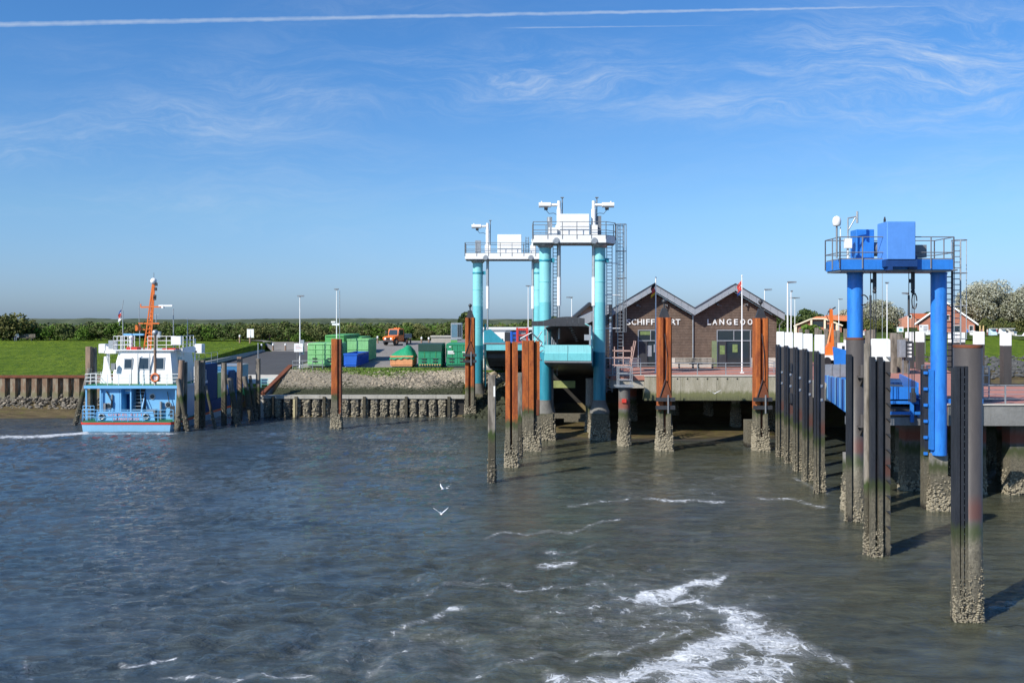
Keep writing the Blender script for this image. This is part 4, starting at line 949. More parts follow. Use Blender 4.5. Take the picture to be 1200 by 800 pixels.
MB().bb(X(1076, 49) - bx0, X(1089, 49) - bx0, -.2, .5, 13.3, 13.95).build('gearbox', m_galvd, o)
MB().cyl((X(1039.5, 48) - bx0, -1.2, 14.8), (X(1039.5, 48) - bx0, -1.2, 15.3), .04).bb(X(1038.5, 48) - bx0, X(1040.5, 48) - bx0, -1.25, -1.15, 15.0, 15.2).build('signal_lamp', m_dark, o)
for k, pxh in enumerate((1025.5, 1070.5)):
    xh = X(pxh, 49) - bx0
    c_ = MB().cyl((xh - .16, -.3, 5.7), (xh - .16, -.3, 12.6), .022, n=5).cyl((xh + .12, -.3, 5.7), (xh + .12, -.3, 12.6), .022, n=5).cyl((xh, -.32, 5.7), (xh, -.32, 12.6), .018, n=5)
    c_.build('hoist_cable', m_dark, o)
    MB().bb(xh - .02, xh + .11, -.42, -.22, 11.6, 12.55).bb(xh - .15, xh + .0, -.40, -.25, 11.95, 12.15).ball((xh + .04, -.32, 11.5), .11).build('hoist_block', m_dark, o)
    rr = MB(); cxr, czr = (xh - .55, 11.05) if k == 0 else (xh + .12, 11.0)
    rr.tube([(cxr + (.25 if k == 0 else .13) * math.cos(q * .6), -.32, czr + (.27 if k == 0 else .42) * math.sin(q * .6)) for q in range(11)], .035, 5)
    rr.tube([(xh - .17, -.32, 11.3), (xh - .17, -.32, 10.2)], .06); rr.build('chain_loop', m_dark, o)
MB().cyl((X(979, 48.6) - bx0, -1.1, 13.2), (X(979, 48.6) - bx0, -1.1, 14.9), .05, n=8).build('dome_mast', m_galvd, o)
MB().lathe([(.16, 14.85), (.2, 14.9), (.22, 15.1), (.19, 15.25), (.1, 15.34), (.001, 15.37)], 16, (X(979, 48.6) - bx0, -1.1, 0)).build('satellite_dome', m_white, o)
xm = X(992, 48.6) - bx0
MB().tube([(xm, -1.1, 13.2), (xm, -1.1, 15.25), (xm + .45, -1.1, 15.33)], .04).tube([(xm, -1.1, 14.6), (xm + .4, -1.1, 15.3)], .035).cyl((xm + .48, -1.1, 15.0), (xm + .48, -1.1, 15.6), .06).build('sensor_arm', m_galv, o)
MB().bb(xm - .18, xm + .16, -1.25, -1.0, 13.7, 14.2).cyl((xm, -1.1, 12.7), (xm, -1.1, 13.7), .05).build('sensor_box', m_white, o)
MB().cyl((a_ - .1, -1.1, 13.2), (a_ - .1, -1.1, 14.8), .025, n=5).build('whip_antenna', m_white, o)
cxl = X(1122, 50.2) - bx0
ladder_mb(X(1111, 50) - bx0, .4, 7.0, 12.6, .34).build('ladder', m_dark, o)
cage_mb(cxl, .5, 9.0, 14.25, .38, 4, 7).build('safety_cage', m_galv, o); ladder_mb(cxl, .8, 6.0, 14.2, .4).build('ladder', m_galv, o)
MB().bb(b_, b_ + .8, .0, 1.4, 12.6, 12.68).build('landing', m_galvd, o)
MB().bb(hr + .35, hr + 2.3, -.1, .1, 5.62, 5.85).prism([(hr + 1.4, 5.62), (hr + 2.3, 5.62), (hr + 1.4, 5.0)], -.05, .05, 'y').build('bracket_arm', m_blue, o)

# blue linkspan
o = thing('linkspan', 'bright blue vehicle ramp leading from the brick quay to the blue gantry', 'ferry ramp', (0, 0, 0))
A = [(18.55, 51.0), (22.1, 51.0), (29.6, 71.5), (24.2, 72.5)]
zt = [6.7, 6.6, 5.9, 5.75]; zb2 = [4.75, 4.75, 4.3, 4.1]
def slab(pts, t_, b2): return MB().add([(p[0], p[1], b2[i]) for i, p in enumerate(pts)] + [(p[0], p[1], t_[i]) for i, p in enumerate(pts)], [(3, 2, 1, 0), (4, 5, 6, 7), (0, 1, 5, 4), (1, 2, 6, 5), (2, 3, 7, 6), (3, 0, 4, 7)])
slab(A, [5.7, 5.7, 5.3, 5.3], [4.9, 4.9, 4.4, 4.4]).build('deck', m_dark, o)
def wallp(p, q, z0p, z1p, z0q, z1q, th=.1):
    d = Vector((q[0] - p[0], q[1] - p[1])).normalized(); n = (-d.y * th, d.x * th)
    return MB().add([(p[0], p[1], z0p), (q[0], q[1], z0q), (q[0] + n[0], q[1] + n[1], z0q), (p[0] + n[0], p[1] + n[1], z0p), (p[0], p[1], z1p), (q[0], q[1], z1q), (q[0] + n[0], q[1] + n[1], z1q), (p[0] + n[0], p[1] + n[1], z1p)], [(3, 2, 1, 0), (4, 5, 6, 7), (0, 1, 5, 4), (1, 2, 6, 5), (2, 3, 7, 6), (3, 0, 4, 7)])
for k in range(6):
    f0, f1 = k / 6, (k + 1) / 6 - .01
    p = tuple(A[0][i] + (A[3][i] - A[0][i]) * f0 for i in (0, 1)); q = tuple(A[0][i] + (A[3][i] - A[0][i]) * f1 for i in (0, 1))
    L2 = lambda f, a1, a2: a1 + (a2 - a1) * f
    wallp(p, q, L2(f0, 4.75, 4.1), L2(f0, 6.7, 5.75), L2(f1, 4.75, 4.1), L2(f1, 6.7, 5.75)).build('side_girder', m_blue, o)
    wl = MB(); 
    for zz in (.25, .75): wl.beam((p[0] - .06, p[1], L2(f0, 4.75 + zz * 1.9, 4.1 + zz * 1.65)), (q[0] - .06, q[1], L2(f1, 4.75 + zz * 1.9, 4.1 + zz * 1.65)), .06)
    wl.beam((p[0] - .06, p[1], L2(f0, 4.8, 4.15)), (p[0] - .06, p[1], L2(f0, 6.7, 5.8)), .12); wl.build('stiffener', m_sblue, o)
wallp(A[1], A[2], 4.75, 6.6, 4.3, 5.9).build('side_girder', m_blue, o)
wallp(A[0], A[1], 5.3, 6.45, 5.3, 6.35, .1).build('end_flap', m_blue, o)
slab([(18.55, 51.0), (21.2, 51.0), (21.9, 53), (18.9, 53)], [6.72, 6.62, 6.7, 6.8], [6.6, 6.5, 6.6, 6.7]).build('flap_top', m_blued, o)
for (p, q) in (((18.4, 50.8, 5.55), (22.0, 50.8, 5.55)), ((18.4, 50.75, 4.98), (22.2, 50.75, 4.98))): MB().beam(p, q, .14, .16).build('cross_tube', m_blue, o)
MB().beam((21.6, 50.7, 4.5), (21.6, 50.7, 6.0), .16).beam((20.0, 50.78, 5.0), (19.2, 50.78, 6.3), .05).beam((19.2, 50.8, 5.6), (19.2, 50.8, 6.4), .06).build('strut', m_blue, o)
MB().bb(18.3, 22.6, 50.9, 51.6, 4.3, 4.74).build('end_beam', m_galvd, o)
MB().bb(21.48, 21.72, 50.45, 50.7, 5.6, 6.1).cyl((21.6, 50.55, 6.05), (21.6, 50.55, 6.35), .1).build('hook_block', m_dark, o)
MB().prism([(21.9, 50.9), (22.4, 50.9), (22.4, 51.6), (21.9, 51.6)], 5.1, 5.75).build('bearing_block', m_blued, o)
o = tag(MB().prism([(-.55, 6.2), (.3, 6.2), (.45, 7.6), (-.7, 7.9)], 0, .2, 'y').prism([(-.55, 5.3), (.3, 5.3), (.3, 6.2), (-.55, 6.2)], .02, .18, 'y').build('ramp_flap', m_blue, None, (X(987, 74), 74, 0)), 'upright bright blue steel flap behind the nearest fender piles', 'ramp flap')
# ================================================================ quay and pier
qz = 5.27
m_shadewall = mat('shade_black_wall', (.022, .020, .017), .8, var=.5, vs=.8, bump=.3)  # near-black colour stands in for the shade under the quay deck
MB().prism([(3.3, 91.0), (8.4, 91.0), (8.4, 80.05), (23.6, 80.05), (23.6, 52.62), (46, 52.62), (46, 67), (33.5, 67), (46.5, 104), (46.5, 106), (3.3, 106)], 4.9, qz).build('quay_pavement', m_redbrick, kind='structure')
o = thing('quay', 'concrete quay wall with piles under the brick terrace before the gabled building', 'quay', (0, 80, 0))
m_qface = tide_mat('streaked_quay_concrete', (.40, .37, .29), (.27, .25, .18), tide=3.75, rough=.85, algae=(.15, .155, .07), low=(.11, .115, .06), amt=.7)
for k in range(4):
    xa_, xb_ = 11.3 + k * 3.08, 11.3 + (k + 1) * 3.08 - .02
    MB().bb(xa_, xb_, .0, 1.3, 3.15, 5.20).build('face_block', m_qface, o)
MB().bb(11.25, 23.7, -.06, .6, 5.202, 5.30).build('coping', m_concl, o)
MB().bb(8.4, 11.28, .2, 1.3, 4.2, 5.20).build('face_block', m_conc, o); MB().bb(8.4, 9.0, 1.31, 11, 3.9, 4.88).build('face_block', m_shadewall, o); MB().bb(3.3, 8.38, 10.9, 11.3, 3.2, 4.88).build('face_block', m_shadewall, o)  # the two inner blocks take the near-black shade colour
MB().bb(8.35, 11.2, .1, .8, 5.202, 5.30).build('coping', m_concl, o)
MB().bb(3.6, 5.6, 3.2, 3.8, 4.0, 4.6).build('mossy_beam', mat('mossy_concrete', (.25, .28, .10), .9, var=.4, vs=1, bump=.4), o)
MB().bb(3.3, 46, 10.2, 11, -1, 4.9).build('back_wall', m_shadewall, o); MB().bb(3.32, 3.7, 4.2, 10.1, -1, 4.7).build('side_wall', m_shadewall, o)  # back wall coloured as shade; side wall added only to keep sun out
for k, (px, yy_) in enumerate([(692, 2.2), (706, 7), (741, 7), (862, 5.0), (830, 9.0), (790, 9.0), (905, 6)]):
    xx = X(px, 80 + yy_); p = MB().cyl((xx, yy_, -1), (xx, yy_, 4.9), .42, n=14).build('quay_pile', m_concpier if k in (0, 3) else m_concpile, o)
    barnacles(p, (lambda rs, n, xx=xx, yy_=yy_: circ(.44)(rs, n) + np.array([xx, yy_])), 220, 2.6, .06, .13, seed=70 + k)
o2 = MB()
for k in range(9): o2.cyl((12.4 + k * .85, -.02, 5.0), (12.4 + k * .85, .02, 5.0), .07, n=8)
o2.build('drain_holes', m_black, o)
MB().bb(-.62, .3, -.6, .6, -1.5, 2.1).build('footing', m_concpile, o, (X(884, 74), -5.6, 0))
# near pier
m_pedge = mat('shaded_pier_concrete', (.20, .20, .19), .85, var=.2, vs=.9, bump=.4, bs=9, streak=.4, dirt=(.11, .105, .09))  # base tone darkened for the shade on the pier face; streaks are dirt
o = thing('pier', 'concrete pier edge on square dark piles at the right picture edge', 'pier', (0, 52.5, 0))
for k in range(5): MB().bb(24.4 + k * 4.3, 24.4 + (k + 1) * 4.3 - .02, -.05, .5, 4.1, 5.24).build('edge_beam', m_pedge, o)
MB().bb(24.3, 46, -.12, .3, 5.242, 5.31).build('coping', m_concl, o)
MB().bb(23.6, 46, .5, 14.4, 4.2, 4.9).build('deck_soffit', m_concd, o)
MB().bb(23.4, 23.68, 0, 27.4, 4.0, 5.29).build('edge_beam', m_conc, o)
k = 0
for px_, yy_ in ((1188, 1.6), (1142, 1.8), (1236, 1.6), (1142, 7.5), (1180, 8), (1106, 9), (1225, 9), (1066, 3.0), (1060, 9.5), (1125, 13.4), (1160, 13.4), (1195, 13.4), (1072, 15), (1040, 14)):
    xx = X(px_, 52.5 + yy_); MB().bb(xx - .45, xx + .45, yy_ - .45, yy_ + .45, -2.4, 4.2).build('pier_pile', m_concpile, o)
    r_ = barnacles(o, (lambda rs, n, xx=xx, yy_=yy_: rect(.46, .46)(rs, n) + np.array([xx, yy_])), 160, 1.6, .05, .1, seed=90 + k); k += 1
def quay_rail(name, label, pts, group=None, h=1.05, rails=4):
    o = thing(name, label, 'railing', (pts[0][0], pts[0][1], qz), 0, group); P = [Vector((p[0] - pts[0][0], p[1] - pts[0][1], 0)) for p in pts]
    for a, b_ in zip(P[:-1], P[1:]):
        L = (b_ - a).length; n = max(1, round(L / 2.45))
        for k in range(rails):
            z = h * (1 - k / rails * .95); MB().cyl(a + Vector((0, 0, z)), b_ + Vector((0, 0, z)), .034 if k == 0 else .02, n=5).build('rail', m_galv, o)
        for i in range(n + 1):
            p = a + (b_ - a) * i / n; MB().bb(p.x - .035, p.x + .035, p.y - .035, p.y + .035, 0, h).build('post', m_galv, o)
quay_rail('railing', 'grey railing along the quay edge before the gabled building', [(8.6, 80.5), (23.2, 80.5)])
quay_rail('railing', 'short grey railing left on the terrace, beside the ladder stand', [(8.7, 81), (10.4, 90), (12.3, 90)])
quay_rail('railing', 'grey railing on the pier edge at the right picture edge', [(25.2, 52.9), (46, 52.9)])
quay_rail('railing', 'grey railing at the right end of the terrace by the fender piles', [(23.2, 81), (23.9, 92)])
o = thing('railing', 'tall grey plated railing beside the blue vehicle ramp', 'railing', (0, 0, 0))
for k in range(6): MB().bb(24.0 + k * .62, 24.0 + k * .62 + .58, 74 - .02, 74 + .02, qz + .25, qz + 1.25).build('panel', m_galv, o)
for k in range(7): MB().bb(23.97 + k * .62, 24.03 + k * .62, 73.95, 74.05, qz, qz + 1.3).build('post', m_galvd, o)
for i, (x_, y_) in enumerate([(X(1150, 55), 55), (X(1097, 56), 56.2)]):
    o = thing('steel_frame', ['grey steel tube frame on the pier beside the thick black pile', 'small grey tube frame behind the right blue column'][i], 'frame', (x_, y_, qz))
    l = MB()
    for a_ in (-.45, .45): l.beam((a_, 0, 0), (a_, 0, 2.0), .06); l.beam((a_, .7, 0), (a_, .7, 2.0), .06)
    for z in (.5, 1.0, 1.5, 2.0): l.beam((-.45, 0, z), (.45, 0, z), .05); l.beam((-.45, .7, z), (.45, .7, z), .05)
    l.build('frame', m_galv, o); MB().bb(-.6, .6, -.2, .9, .02, .12).build('foot_plate', m_galvd, o)

# ================================================================ ferry terminal building
Yt = 94.0
m_clad = mat('brown_timber_cladding', (.140, .096, .071), .85, var=.35, vs=1.4, bump=.3, bs=20, dirt=(.23, .175, .14), dirt_amt=.55)
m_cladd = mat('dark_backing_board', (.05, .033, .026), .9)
o = thing('terminal_building', 'long brown timber clad ferry terminal with two gables and white lettering', 'building', (0, Yt, qz))
pk1, vl, pk2, er, el = X(764.5, Yt), X(812, Yt), X(859, Yt), X(914, Yt), X(717, Yt)
zpk, zv = Z(333.5, Yt) - qz, Z(362, Yt) - qz
slope = (zpk - zv) / (vl - pk1)
zer = zpk - slope * (er - pk2); zel = zpk - slope * (pk1 - el)
def rz_(x): return zpk - slope * (abs(x - pk1) if x < vl else abs(x - pk2))
x0w, x1w = X(717.5, Yt), X(914.5, Yt) - .35
th = .64
body = [(x0w, 0), (x1w, 0), (x1w, rz_(x1w) - th - .0), (pk2, zpk - th), (vl, zv - th), (pk1, zpk - th), (x0w, rz_(x0w) - th)]
MB().prism(body, .12, .9, 'y').build('wall', m_cladd, o)
MB().prism([(p[0], max(0, p[1] - (1.7 if p[1] > 0 else 0))) for p in body], .9, 16, 'y').build('rear_hall', m_zincr, o)
doors = [(X(758.5, Yt) - .8, X(776, Yt) + .4, Z(396 + 35, Yt) - qz, 3.28), (X(840.5, Yt), X(879.5, Yt), 0, 3.55)]
doors = [(X(748, Yt), X(777, Yt), 0, 3.75), (X(840.5, Yt), X(879.5, Yt), 0, 3.75)]
bd = MB(); zb = .98
while zb < zpk:      # individual cladding boards, cut by the roof slope and the door openings
    z1 = zb + .145; xs0, xs1 = x0w, x1w
    segs = [(x0w, x1w)]
    if z1 < 3.78:
        segs = []; cur = x0w
        for d in doors: segs.append((cur, d[0] - .06)); cur = d[1] + .06
        segs.append((cur, x1w))
    out_ = []
    for (a_, b_) in segs:
        n = 44; run = None; stp = (b_ - a_) / n
        for i in range(n + 1):
            xx = a_ + stp * (i + .5); ok = i < n and rz_(xx) - th - .05 > z1
            if ok and run is None: run = a_ + stp * i
            if (not ok) and run is not None: out_.append((run, a_ + stp * i)); run = None
    for (a_, b_) in out_:
        xx = a_
        while xx < b_ - .01:
            e = min(b_, xx + 4.2 + rnd.uniform(-1, 1)); d = rnd.uniform(0, .012)
            bd.bb(xx, e - .006, .085 - d, .125, zb, z1 - .012); xx = e
    zb += .16
bd.build('cladding_boards', m_clad, o, kind='stuff')
for (a_, b_) in ((x0w, doors[0][0] - .07), (doors[0][1] + .07, doors[1][0] - .07), (doors[1][1] + .07, x1w)): MB().bb(a_, b_, .05, .13, 0, .96).build('plinth', m_concl, o)
# roof planes and zinc fascia made of separate panels
n = 0
rx = [el - .3, pk1, vl, pk2, er + .2]
for i, (a_, b_) in enumerate(zip(rx[:-1], rx[1:])):
    za_, zb_ = rz_(a_), rz_(b_)
    MB().add([(a_, -1.0, za_ - .1), (b_, -1.0, zb_ - .1), (b_, .9, zb_ - .1), (a_, .9, za_ - .1), (a_, -1.0, za_), (b_, -1.0, zb_), (b_, .9, zb_), (a_, .9, za_)], [(0, 3, 2, 1), (4, 5, 6, 7), (0, 1, 5, 4), (1, 2, 6, 5), (2, 3, 7, 6), (3, 0, 4, 7)]).build('roof', m_zincr, o)
    MB().add([(a_, -.98, za_ - th + .02), (b_, -.98, zb_ - th + .02), (b_, .1, zb_ - th + .02), (a_, .1, za_ - th + .02), (a_, -.98, za_ - th + .1), (b_, -.98, zb_ - th + .1), (b_, .1, zb_ - th + .1), (a_, .1, za_ - th + .1)], [(0, 3, 2, 1), (4, 5, 6, 7), (0, 1, 5, 4), (1, 2, 6, 5), (2, 3, 7, 6), (3, 0, 4, 7)]).build('soffit', m_dark, o)
    k = max(1, round((b_ - a_) / .66))
    for j in range(k):
        p, q = a_ + (b_ - a_) * j / k, a_ + (b_ - a_) * (j + 1) / k; g = .012
        d = rnd.uniform(0, .012)
        MB().add([(p + g, -1.03 - d, rz_(p + g) - th), (q - g, -1.03 - d, rz_(q - g) - th), (q - g, -.985, rz_(q - g) - th), (p + g, -.985, rz_(p + g) - th), (p + g, -1.03 - d, rz_(p + g) + .03), (q - g, -1.03 - d, rz_(q - g) + .03), (q - g, -.985, rz_(q - g) + .03), (p + g, -.985, rz_(p + g) + .03)],
                 [(0, 3, 2, 1), (4, 5, 6, 7), (0, 1, 5, 4), (1, 2, 6, 5), (2, 3, 7, 6), (3, 0, 4, 7)]).build('fascia_panel', m_zinc, o)
    MB().beam((a_, -1.06, za_ + .05), (b_, -1.06, zb_ + .05), .06, .09).build('verge_trim', m_dark, o)
MB().cyl((vl, -.03, .9), (vl, -.03, zv - th), .065, n=8).bb(vl - .12, vl + .12, -.15, .05, zv - th - .05, zv - th + .15).build('downpipe', m_galv, o)
MB().tube([(er + .15, -.9, rz_(er) - .7), (er - .1, -.2, rz_(er) - 1.2), (er - .1, .0, 0)], .05).build('downpipe', m_galvd, o)
m_poster = mat('green_poster', (.16, .22, .08), .4, var=.5, vs=5)  # mottled green of the door posters
for i, d in enumerate(doors):
    a_, b_, z0_, z1_ = d
    w_ = MB().bb(a_ - .05, a_ + .05, .0, .16, 0, z1_).bb(b_ - .05, b_ + .05, .0, .16, 0, z1_).bb(a_ + .051, b_ - .051, .0, .16, z1_ - .08, z1_ + .02).bb(a_ + .051, b_ - .051, -.005, .155, 2.62, 2.72)
    w_.bb((a_ + b_) / 2 - .04, (a_ + b_) / 2 + .04, .002, .15, 2.721, z1_ - .081)
    fr = w_.build('door_frame', m_galv, o)
    MB().bb(a_ + .051, (a_ + b_) / 2 - .041, .08, .11, 2.722, z1_ - .082).build('transom_pane', m_glass, o); MB().bb((a_ + b_) / 2 + .041, b_ - .051, .08, .11, 2.722, z1_ - .082).build('transom_pane', m_glass, o)
    MB().bb(a_ + .051, b_ - .051, .09, .12, 0, 2.615).build('door_glass', m_glass, o)
    MB().bb(a_ + .12, a_ + .9, -.02, .085, .02, 2.6).bb(b_ - .14, b_ - .08, -.02, .085, .02, 2.6).build('door', m_dark, o)
    pst = MB().bb(a_ + .25, a_ + .75, -.032, -.021, 1.3, 2.2) if i else MB().bb(a_ + .9, a_ + 1.35, .06, .088, 1.1, 2.2)
    pst.build('poster', m_galv if i == 0 else m_poster, o)
    MB().bb(a_ + 1.55, a_ + 2.05, .06, .088, 1.5, 2.3).build('poster', m_poster if i else m_galv, o)
    if i == 0: MB().bb(a_ + .2, a_ + 1.2, .06, .078, 3.25, 3.66).build('poster', m_poster, o)
    if i: MB().bb(a_ - .55, a_ - .06, -.12, .05, .05, 2.65).build('sliding_door', mat('greenish_door_glass', (.18, .22, .12), .15), o)
for i, (pxl, pyl, s) in enumerate([(747, 358, 1), (781, 358, -1), (841, 357, 1), (875, 357, -1)]):
    MB().bb(X(pxl, Yt) - .1, X(pxl, Yt) + .1, -.15, .08, Z(pyl, Yt) - qz - .1, Z(pyl, Yt) - qz + .1).beam((X(pxl, Yt), -.1, Z(pyl, Yt) - qz), (X(pxl, Yt) + .3 * s, -.35, Z(pyl, Yt) - qz - .12), .1).build('wall_camera', m_galvd, o)
def text(s, name, x, z, size, m, parent, y=0., ext=.03, spacing=1.0, width=None, rot=True, label=None):
    cu = bpy.data.curves.new(name, 'FONT'); cu.body = s; cu.size = size; cu.extrude = ext; cu.space_character = spacing; cu.offset = size * .012; cu.resolution_u = 3
    ob = bpy.data.objects.new(name, cu); COL.objects.link(ob); bpy.context.view_layer.update()
    me = bpy.data.meshes.new_from_object(ob.evaluated_get(bpy.context.evaluated_depsgraph_get())); bpy.data.objects.remove(ob)
    co = np.zeros(len(me.vertices) * 3); me.vertices.foreach_get('co', co); co = co.reshape(-1, 3)
    w0 = co[:, 0].max() - co[:, 0].min(); k = (width / w0) if width else 1
    nx_ = (co[:, 0] - co[:, 0].min()) * k + x; nz = co[:, 1] + z; ny_ = -co[:, 2] + y
    me.vertices.foreach_set('co', np.stack([nx_, ny_, nz], 1).astype(np.float32).ravel()); me.materials.clear(); me.materials.append(m); me.update()
    import bmesh
    b2 = bmesh.new(); b2.from_mesh(me); bmesh.ops.recalc_face_normals(b2, faces=b2.faces); b2.to_mesh(me); b2.free()
    return place(me, name, parent)
zt_ = Z(380.4, Yt) - qz
for word, xs_l in (('SCHIFFFAHRT', (733.6, 740.2, 747.0, 753.7, 757.2, 763.0, 768.6, 773.6, 779.8, 786.4, 791.8)), ('LANGEOOG', (829.0, 835.0, 843.2, 851.6, 860.4, 867.8, 876.3, 884.8))):
    for ch, pxl in zip(word, xs_l):
        text(ch, 'letter', X(pxl, Yt), zt_, .80, m_white, o, .03, .04, 1.0, (.13 if ch == 'I' else .37 if ch in 'FEL' else .47) )
# lower wing with a zinc verge to the left
o = thing('terminal_wing', 'dark shaded wing of the terminal with pointed zinc roof edge behind the right turquoise column', 'building', (0, 90.5, qz))
pw = X(714, 90.5); zw = Z(356.5, 90.5) - qz
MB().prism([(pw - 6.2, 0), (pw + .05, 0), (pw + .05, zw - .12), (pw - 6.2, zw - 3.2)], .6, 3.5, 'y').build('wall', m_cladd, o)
MB().prism([(pw - 6.6, zw - 3.9), (pw, zw - .85), (pw, zw), (pw - 6.6, zw - 3.05)], 0, 3.45, 'y').build('roof', m_zincr, o)
MB().prism([(pw, zw - 1.0), (pw + .3, zw - 1.1), (pw + .3, zw - .1), (pw, zw)], .02, 3.45, 'y').build('verge', m_dark, o)
for k in range(8):
    p, q = pw - 6.6 + k * .82, pw - 6.6 + (k + 1) * .82 - .02
    MB().prism([(p, zw - .88 - (pw - p) * .462), (q, zw - .88 - (pw - q) * .462), (q, zw + .02 - (pw - q) * .462), (p, zw + .02 - (pw - p) * .462)], -.06, -.01, 'y').build('fascia_panel', m_zinc, o)
o = thing('gable_house', 'small house gable with dark zinc edge and pink tiled roof behind the passenger gangway', 'house', (X(688, 125), 125, 5.8))
zz = Z(354, 125) - 5.8
MB().prism([(-2.6, 0), (2.9, 0), (2.9, zz - 2.6), (.3, zz - .5), (-2.6, zz - 2.9)], 0, 2.2, 'y').build('wall', mat('pinkish_plaster', (.50, .36, .31), .8), o)
for s in (-1, 1): MB().prism([(.3, zz - .45), (.3, zz), (.3 + s * 3.4, zz - 2.9), (.3 + s * 3.4, zz - 3.35)], -.9, 2.3, 'y').build('roof', m_dark, o)
MB().add([(-4.6, -2.5, zz - 4.3), (.8, -2.5, zz - 4.3), (.8, -.2, zz - 2.0), (-2.0, -.2, zz - 1.9)], [(0, 1, 2, 3)]).bb(-4.5, .8, -2.4, -.3, 0, zz - 4.32).build('porch_roof', mat('pale_red_roof_tiles', (.42, .16, .11), .8), o)

# benches, flags, lamps
def bench(label, x, y, z=qz):
    o = thing('bench', label, 'bench', (x, y, z), 0, 'benches against the terminal wall')
    for k in range(3): MB().bb(-1.3, 1.3, -.3 + k * .17, -.17 + k * .17, .43, .48).build('seat_slat', m_woodg, o)
    for k in range(3): MB().bb(-1.3, 1.3, .26, .30, .55 + k * .16, .67 + k * .16).build('back_slat', m_woodg, o)
    for s in (-1, 1): MB().bb(s * .95 - .04, s * .95 + .04, -.28, .3, 0, .425).build('leg', m_dark, o)
bench('left one of the two grey slatted benches before the brown wall', X(806, 92.8), 92.3); bench('right one of the two grey slatted benches before the brown wall', X(822, 92.0), 91.4)
def flagpole(label, px, Y, zbase, ztop, cols):
    x = X(px, Y); o = thing('flagpole', label, 'flagpole', (x, Y, zbase)); h = ztop - zbase
    MB().cyl((0, 0, 0), (0, 0, h), .07, .045, 8).ball((0, 0, h + .06), .08).bb(-.15, .15, -.15, .15, 0, .12).build('pole', m_white, o)
    vs = []; n = 9
    for i in range(n):
        for j in range(3): vs.append((-.06 - j * .17 + .05 * math.sin(i * 1.3 + j), .05 * math.sin(i * 1.9 + j * 2), h - .35 - i * .14 - j * .16))
    fs = [(i * 3 + j, i * 3 + j + 1, (i + 1) * 3 + j + 1, (i + 1) * 3 + j) for i in range(n - 1) for j in range(2)]
    mb = MB()
    for q, f in enumerate(fs): mb.add([vs[t] for t in f], [(0, 1, 2, 3)], mat=min(len(cols) - 1, (q // 2) * len(cols) // (n - 1)))
    o2 = mb.build('flag', cols, o); sol = o2.modifiers.new('thickness', 'SOLIDIFY'); sol.thickness = .01
m_gold = mat('flag_gold', (.7, .38, .02), .8)
flagpole('flagpole with a limp black red and gold flag before the left gable', 768.5, 84.0, qz, Z(326, 84), [m_black, m_red, m_gold])
flagpole('flagpole with a limp blue and red flag before the right gable', 869.5, 84.0, qz, Z(324, 84), [m_red, m_red, m_blued])
def lamp(label, px, Y, ytop, zbase=None, arms=((1, .9),), r=.07, white=True, group='street lamps around the harbour'):
    x = X(px, Y); zb = H1(x, Y) if zbase is None else zbase; h = Z(ytop, Y) - zb
    o = thing('street_lamp', label, 'street lamp', (x, Y, zb), 0, group)
    MB().cyl((0, 0, 0), (0, 0, h), r, r * .65, 9).cyl((0, 0, 0), (0, 0, 1.2), r * 1.35, n=9).build('pole', m_white if white else m_galv, o)
    for s, L in arms:
        MB().prism([(0, h), (s * L, h + .06), (s * L, h + .14), (0, h + .14)], -.13, .13, 'y').bb(min(s * .05, s * L), max(s * .05, s * L), -.09, .09, h - .03 + .0, h - .001).build('lamp_head', m_galvd, o)
    return o
o = lamp('tall white lamp at the left end of the car park railing', 351.5, 104.3, 347.5, 4.6, ((1, .45), (-1, .3)))
MB().bb(.12, .45, -.15, .15, 1.6, 3.2).build('switch_box', m_galv, o)
lamp('tall pale lamp rising behind the lone rusty pile', 394.5, 112, 339.5, None, ((1, .25), (-1, .3)), group=None)
o = thing('camera_mast', 'thin grey mast with white sensor arm right of the lamp above the lone rusty pile', 'mast', (X(398.0, 113.5), 113.5, H1(X(398, 113.5), 113.5)))
MB().cyl((0, 0, 0), (0, 0, 13.4 - 4.6), .045, n=6).build('pole', m_galv, o); MB().bb(-.9, .0, -.1, .1, 4.6, 4.85).bb(-1.0, -.5, -.2, .2, 4.9, 5.1).build('sensor', m_white, o)
lamp('slim white lamp seen between the legs of the rear gantry', 619, 128, 335.5, None, ((1, .35), (-1, .35)), group=None)
lamp('white lamp with flat left facing head, between the front gantry columns', 670, 120, 349, None, ((-1, .7), (1, .15)), group=None)
lamp('white lamp with right facing head standing behind the right orange guide pile', 896, 104, 340, qz, ((1, .8),), group=None)
lamp('tallest lamp right of the terminal with a double right facing head', 923, 88, 331.5, qz, ((1, .8),), .09, group=None)
lamp('thin grey lamp pole beside the tallest lamp, without arm', 927, 92, 342, qz, ((1, .15),), .06, group=None)
lamp('distant lamp with two arms right of the terminal', 931.5, 135, 349.5, None, ((1, .7), (-1, .7)), .06, group=None)
lamp('distant slim lamp left of the left blue column', 983, 150, 351, None, ((1, .6),), .07, group=None)
lamp('slim lamp pole just right of the hoist cables', 1039.5, 110, 332, None, ((1, .2), (-1, .2)), .07, group=None)
lamp('white lamp with left facing head between the blue columns', 1064.5, 85, 344.5, qz, ((-1, .55),), .09, group=None)
lamp('tall thin pole between the hoist cables and the slim lamp', 1034, 120, 300, None, ((1, .1),), .05, False, None)

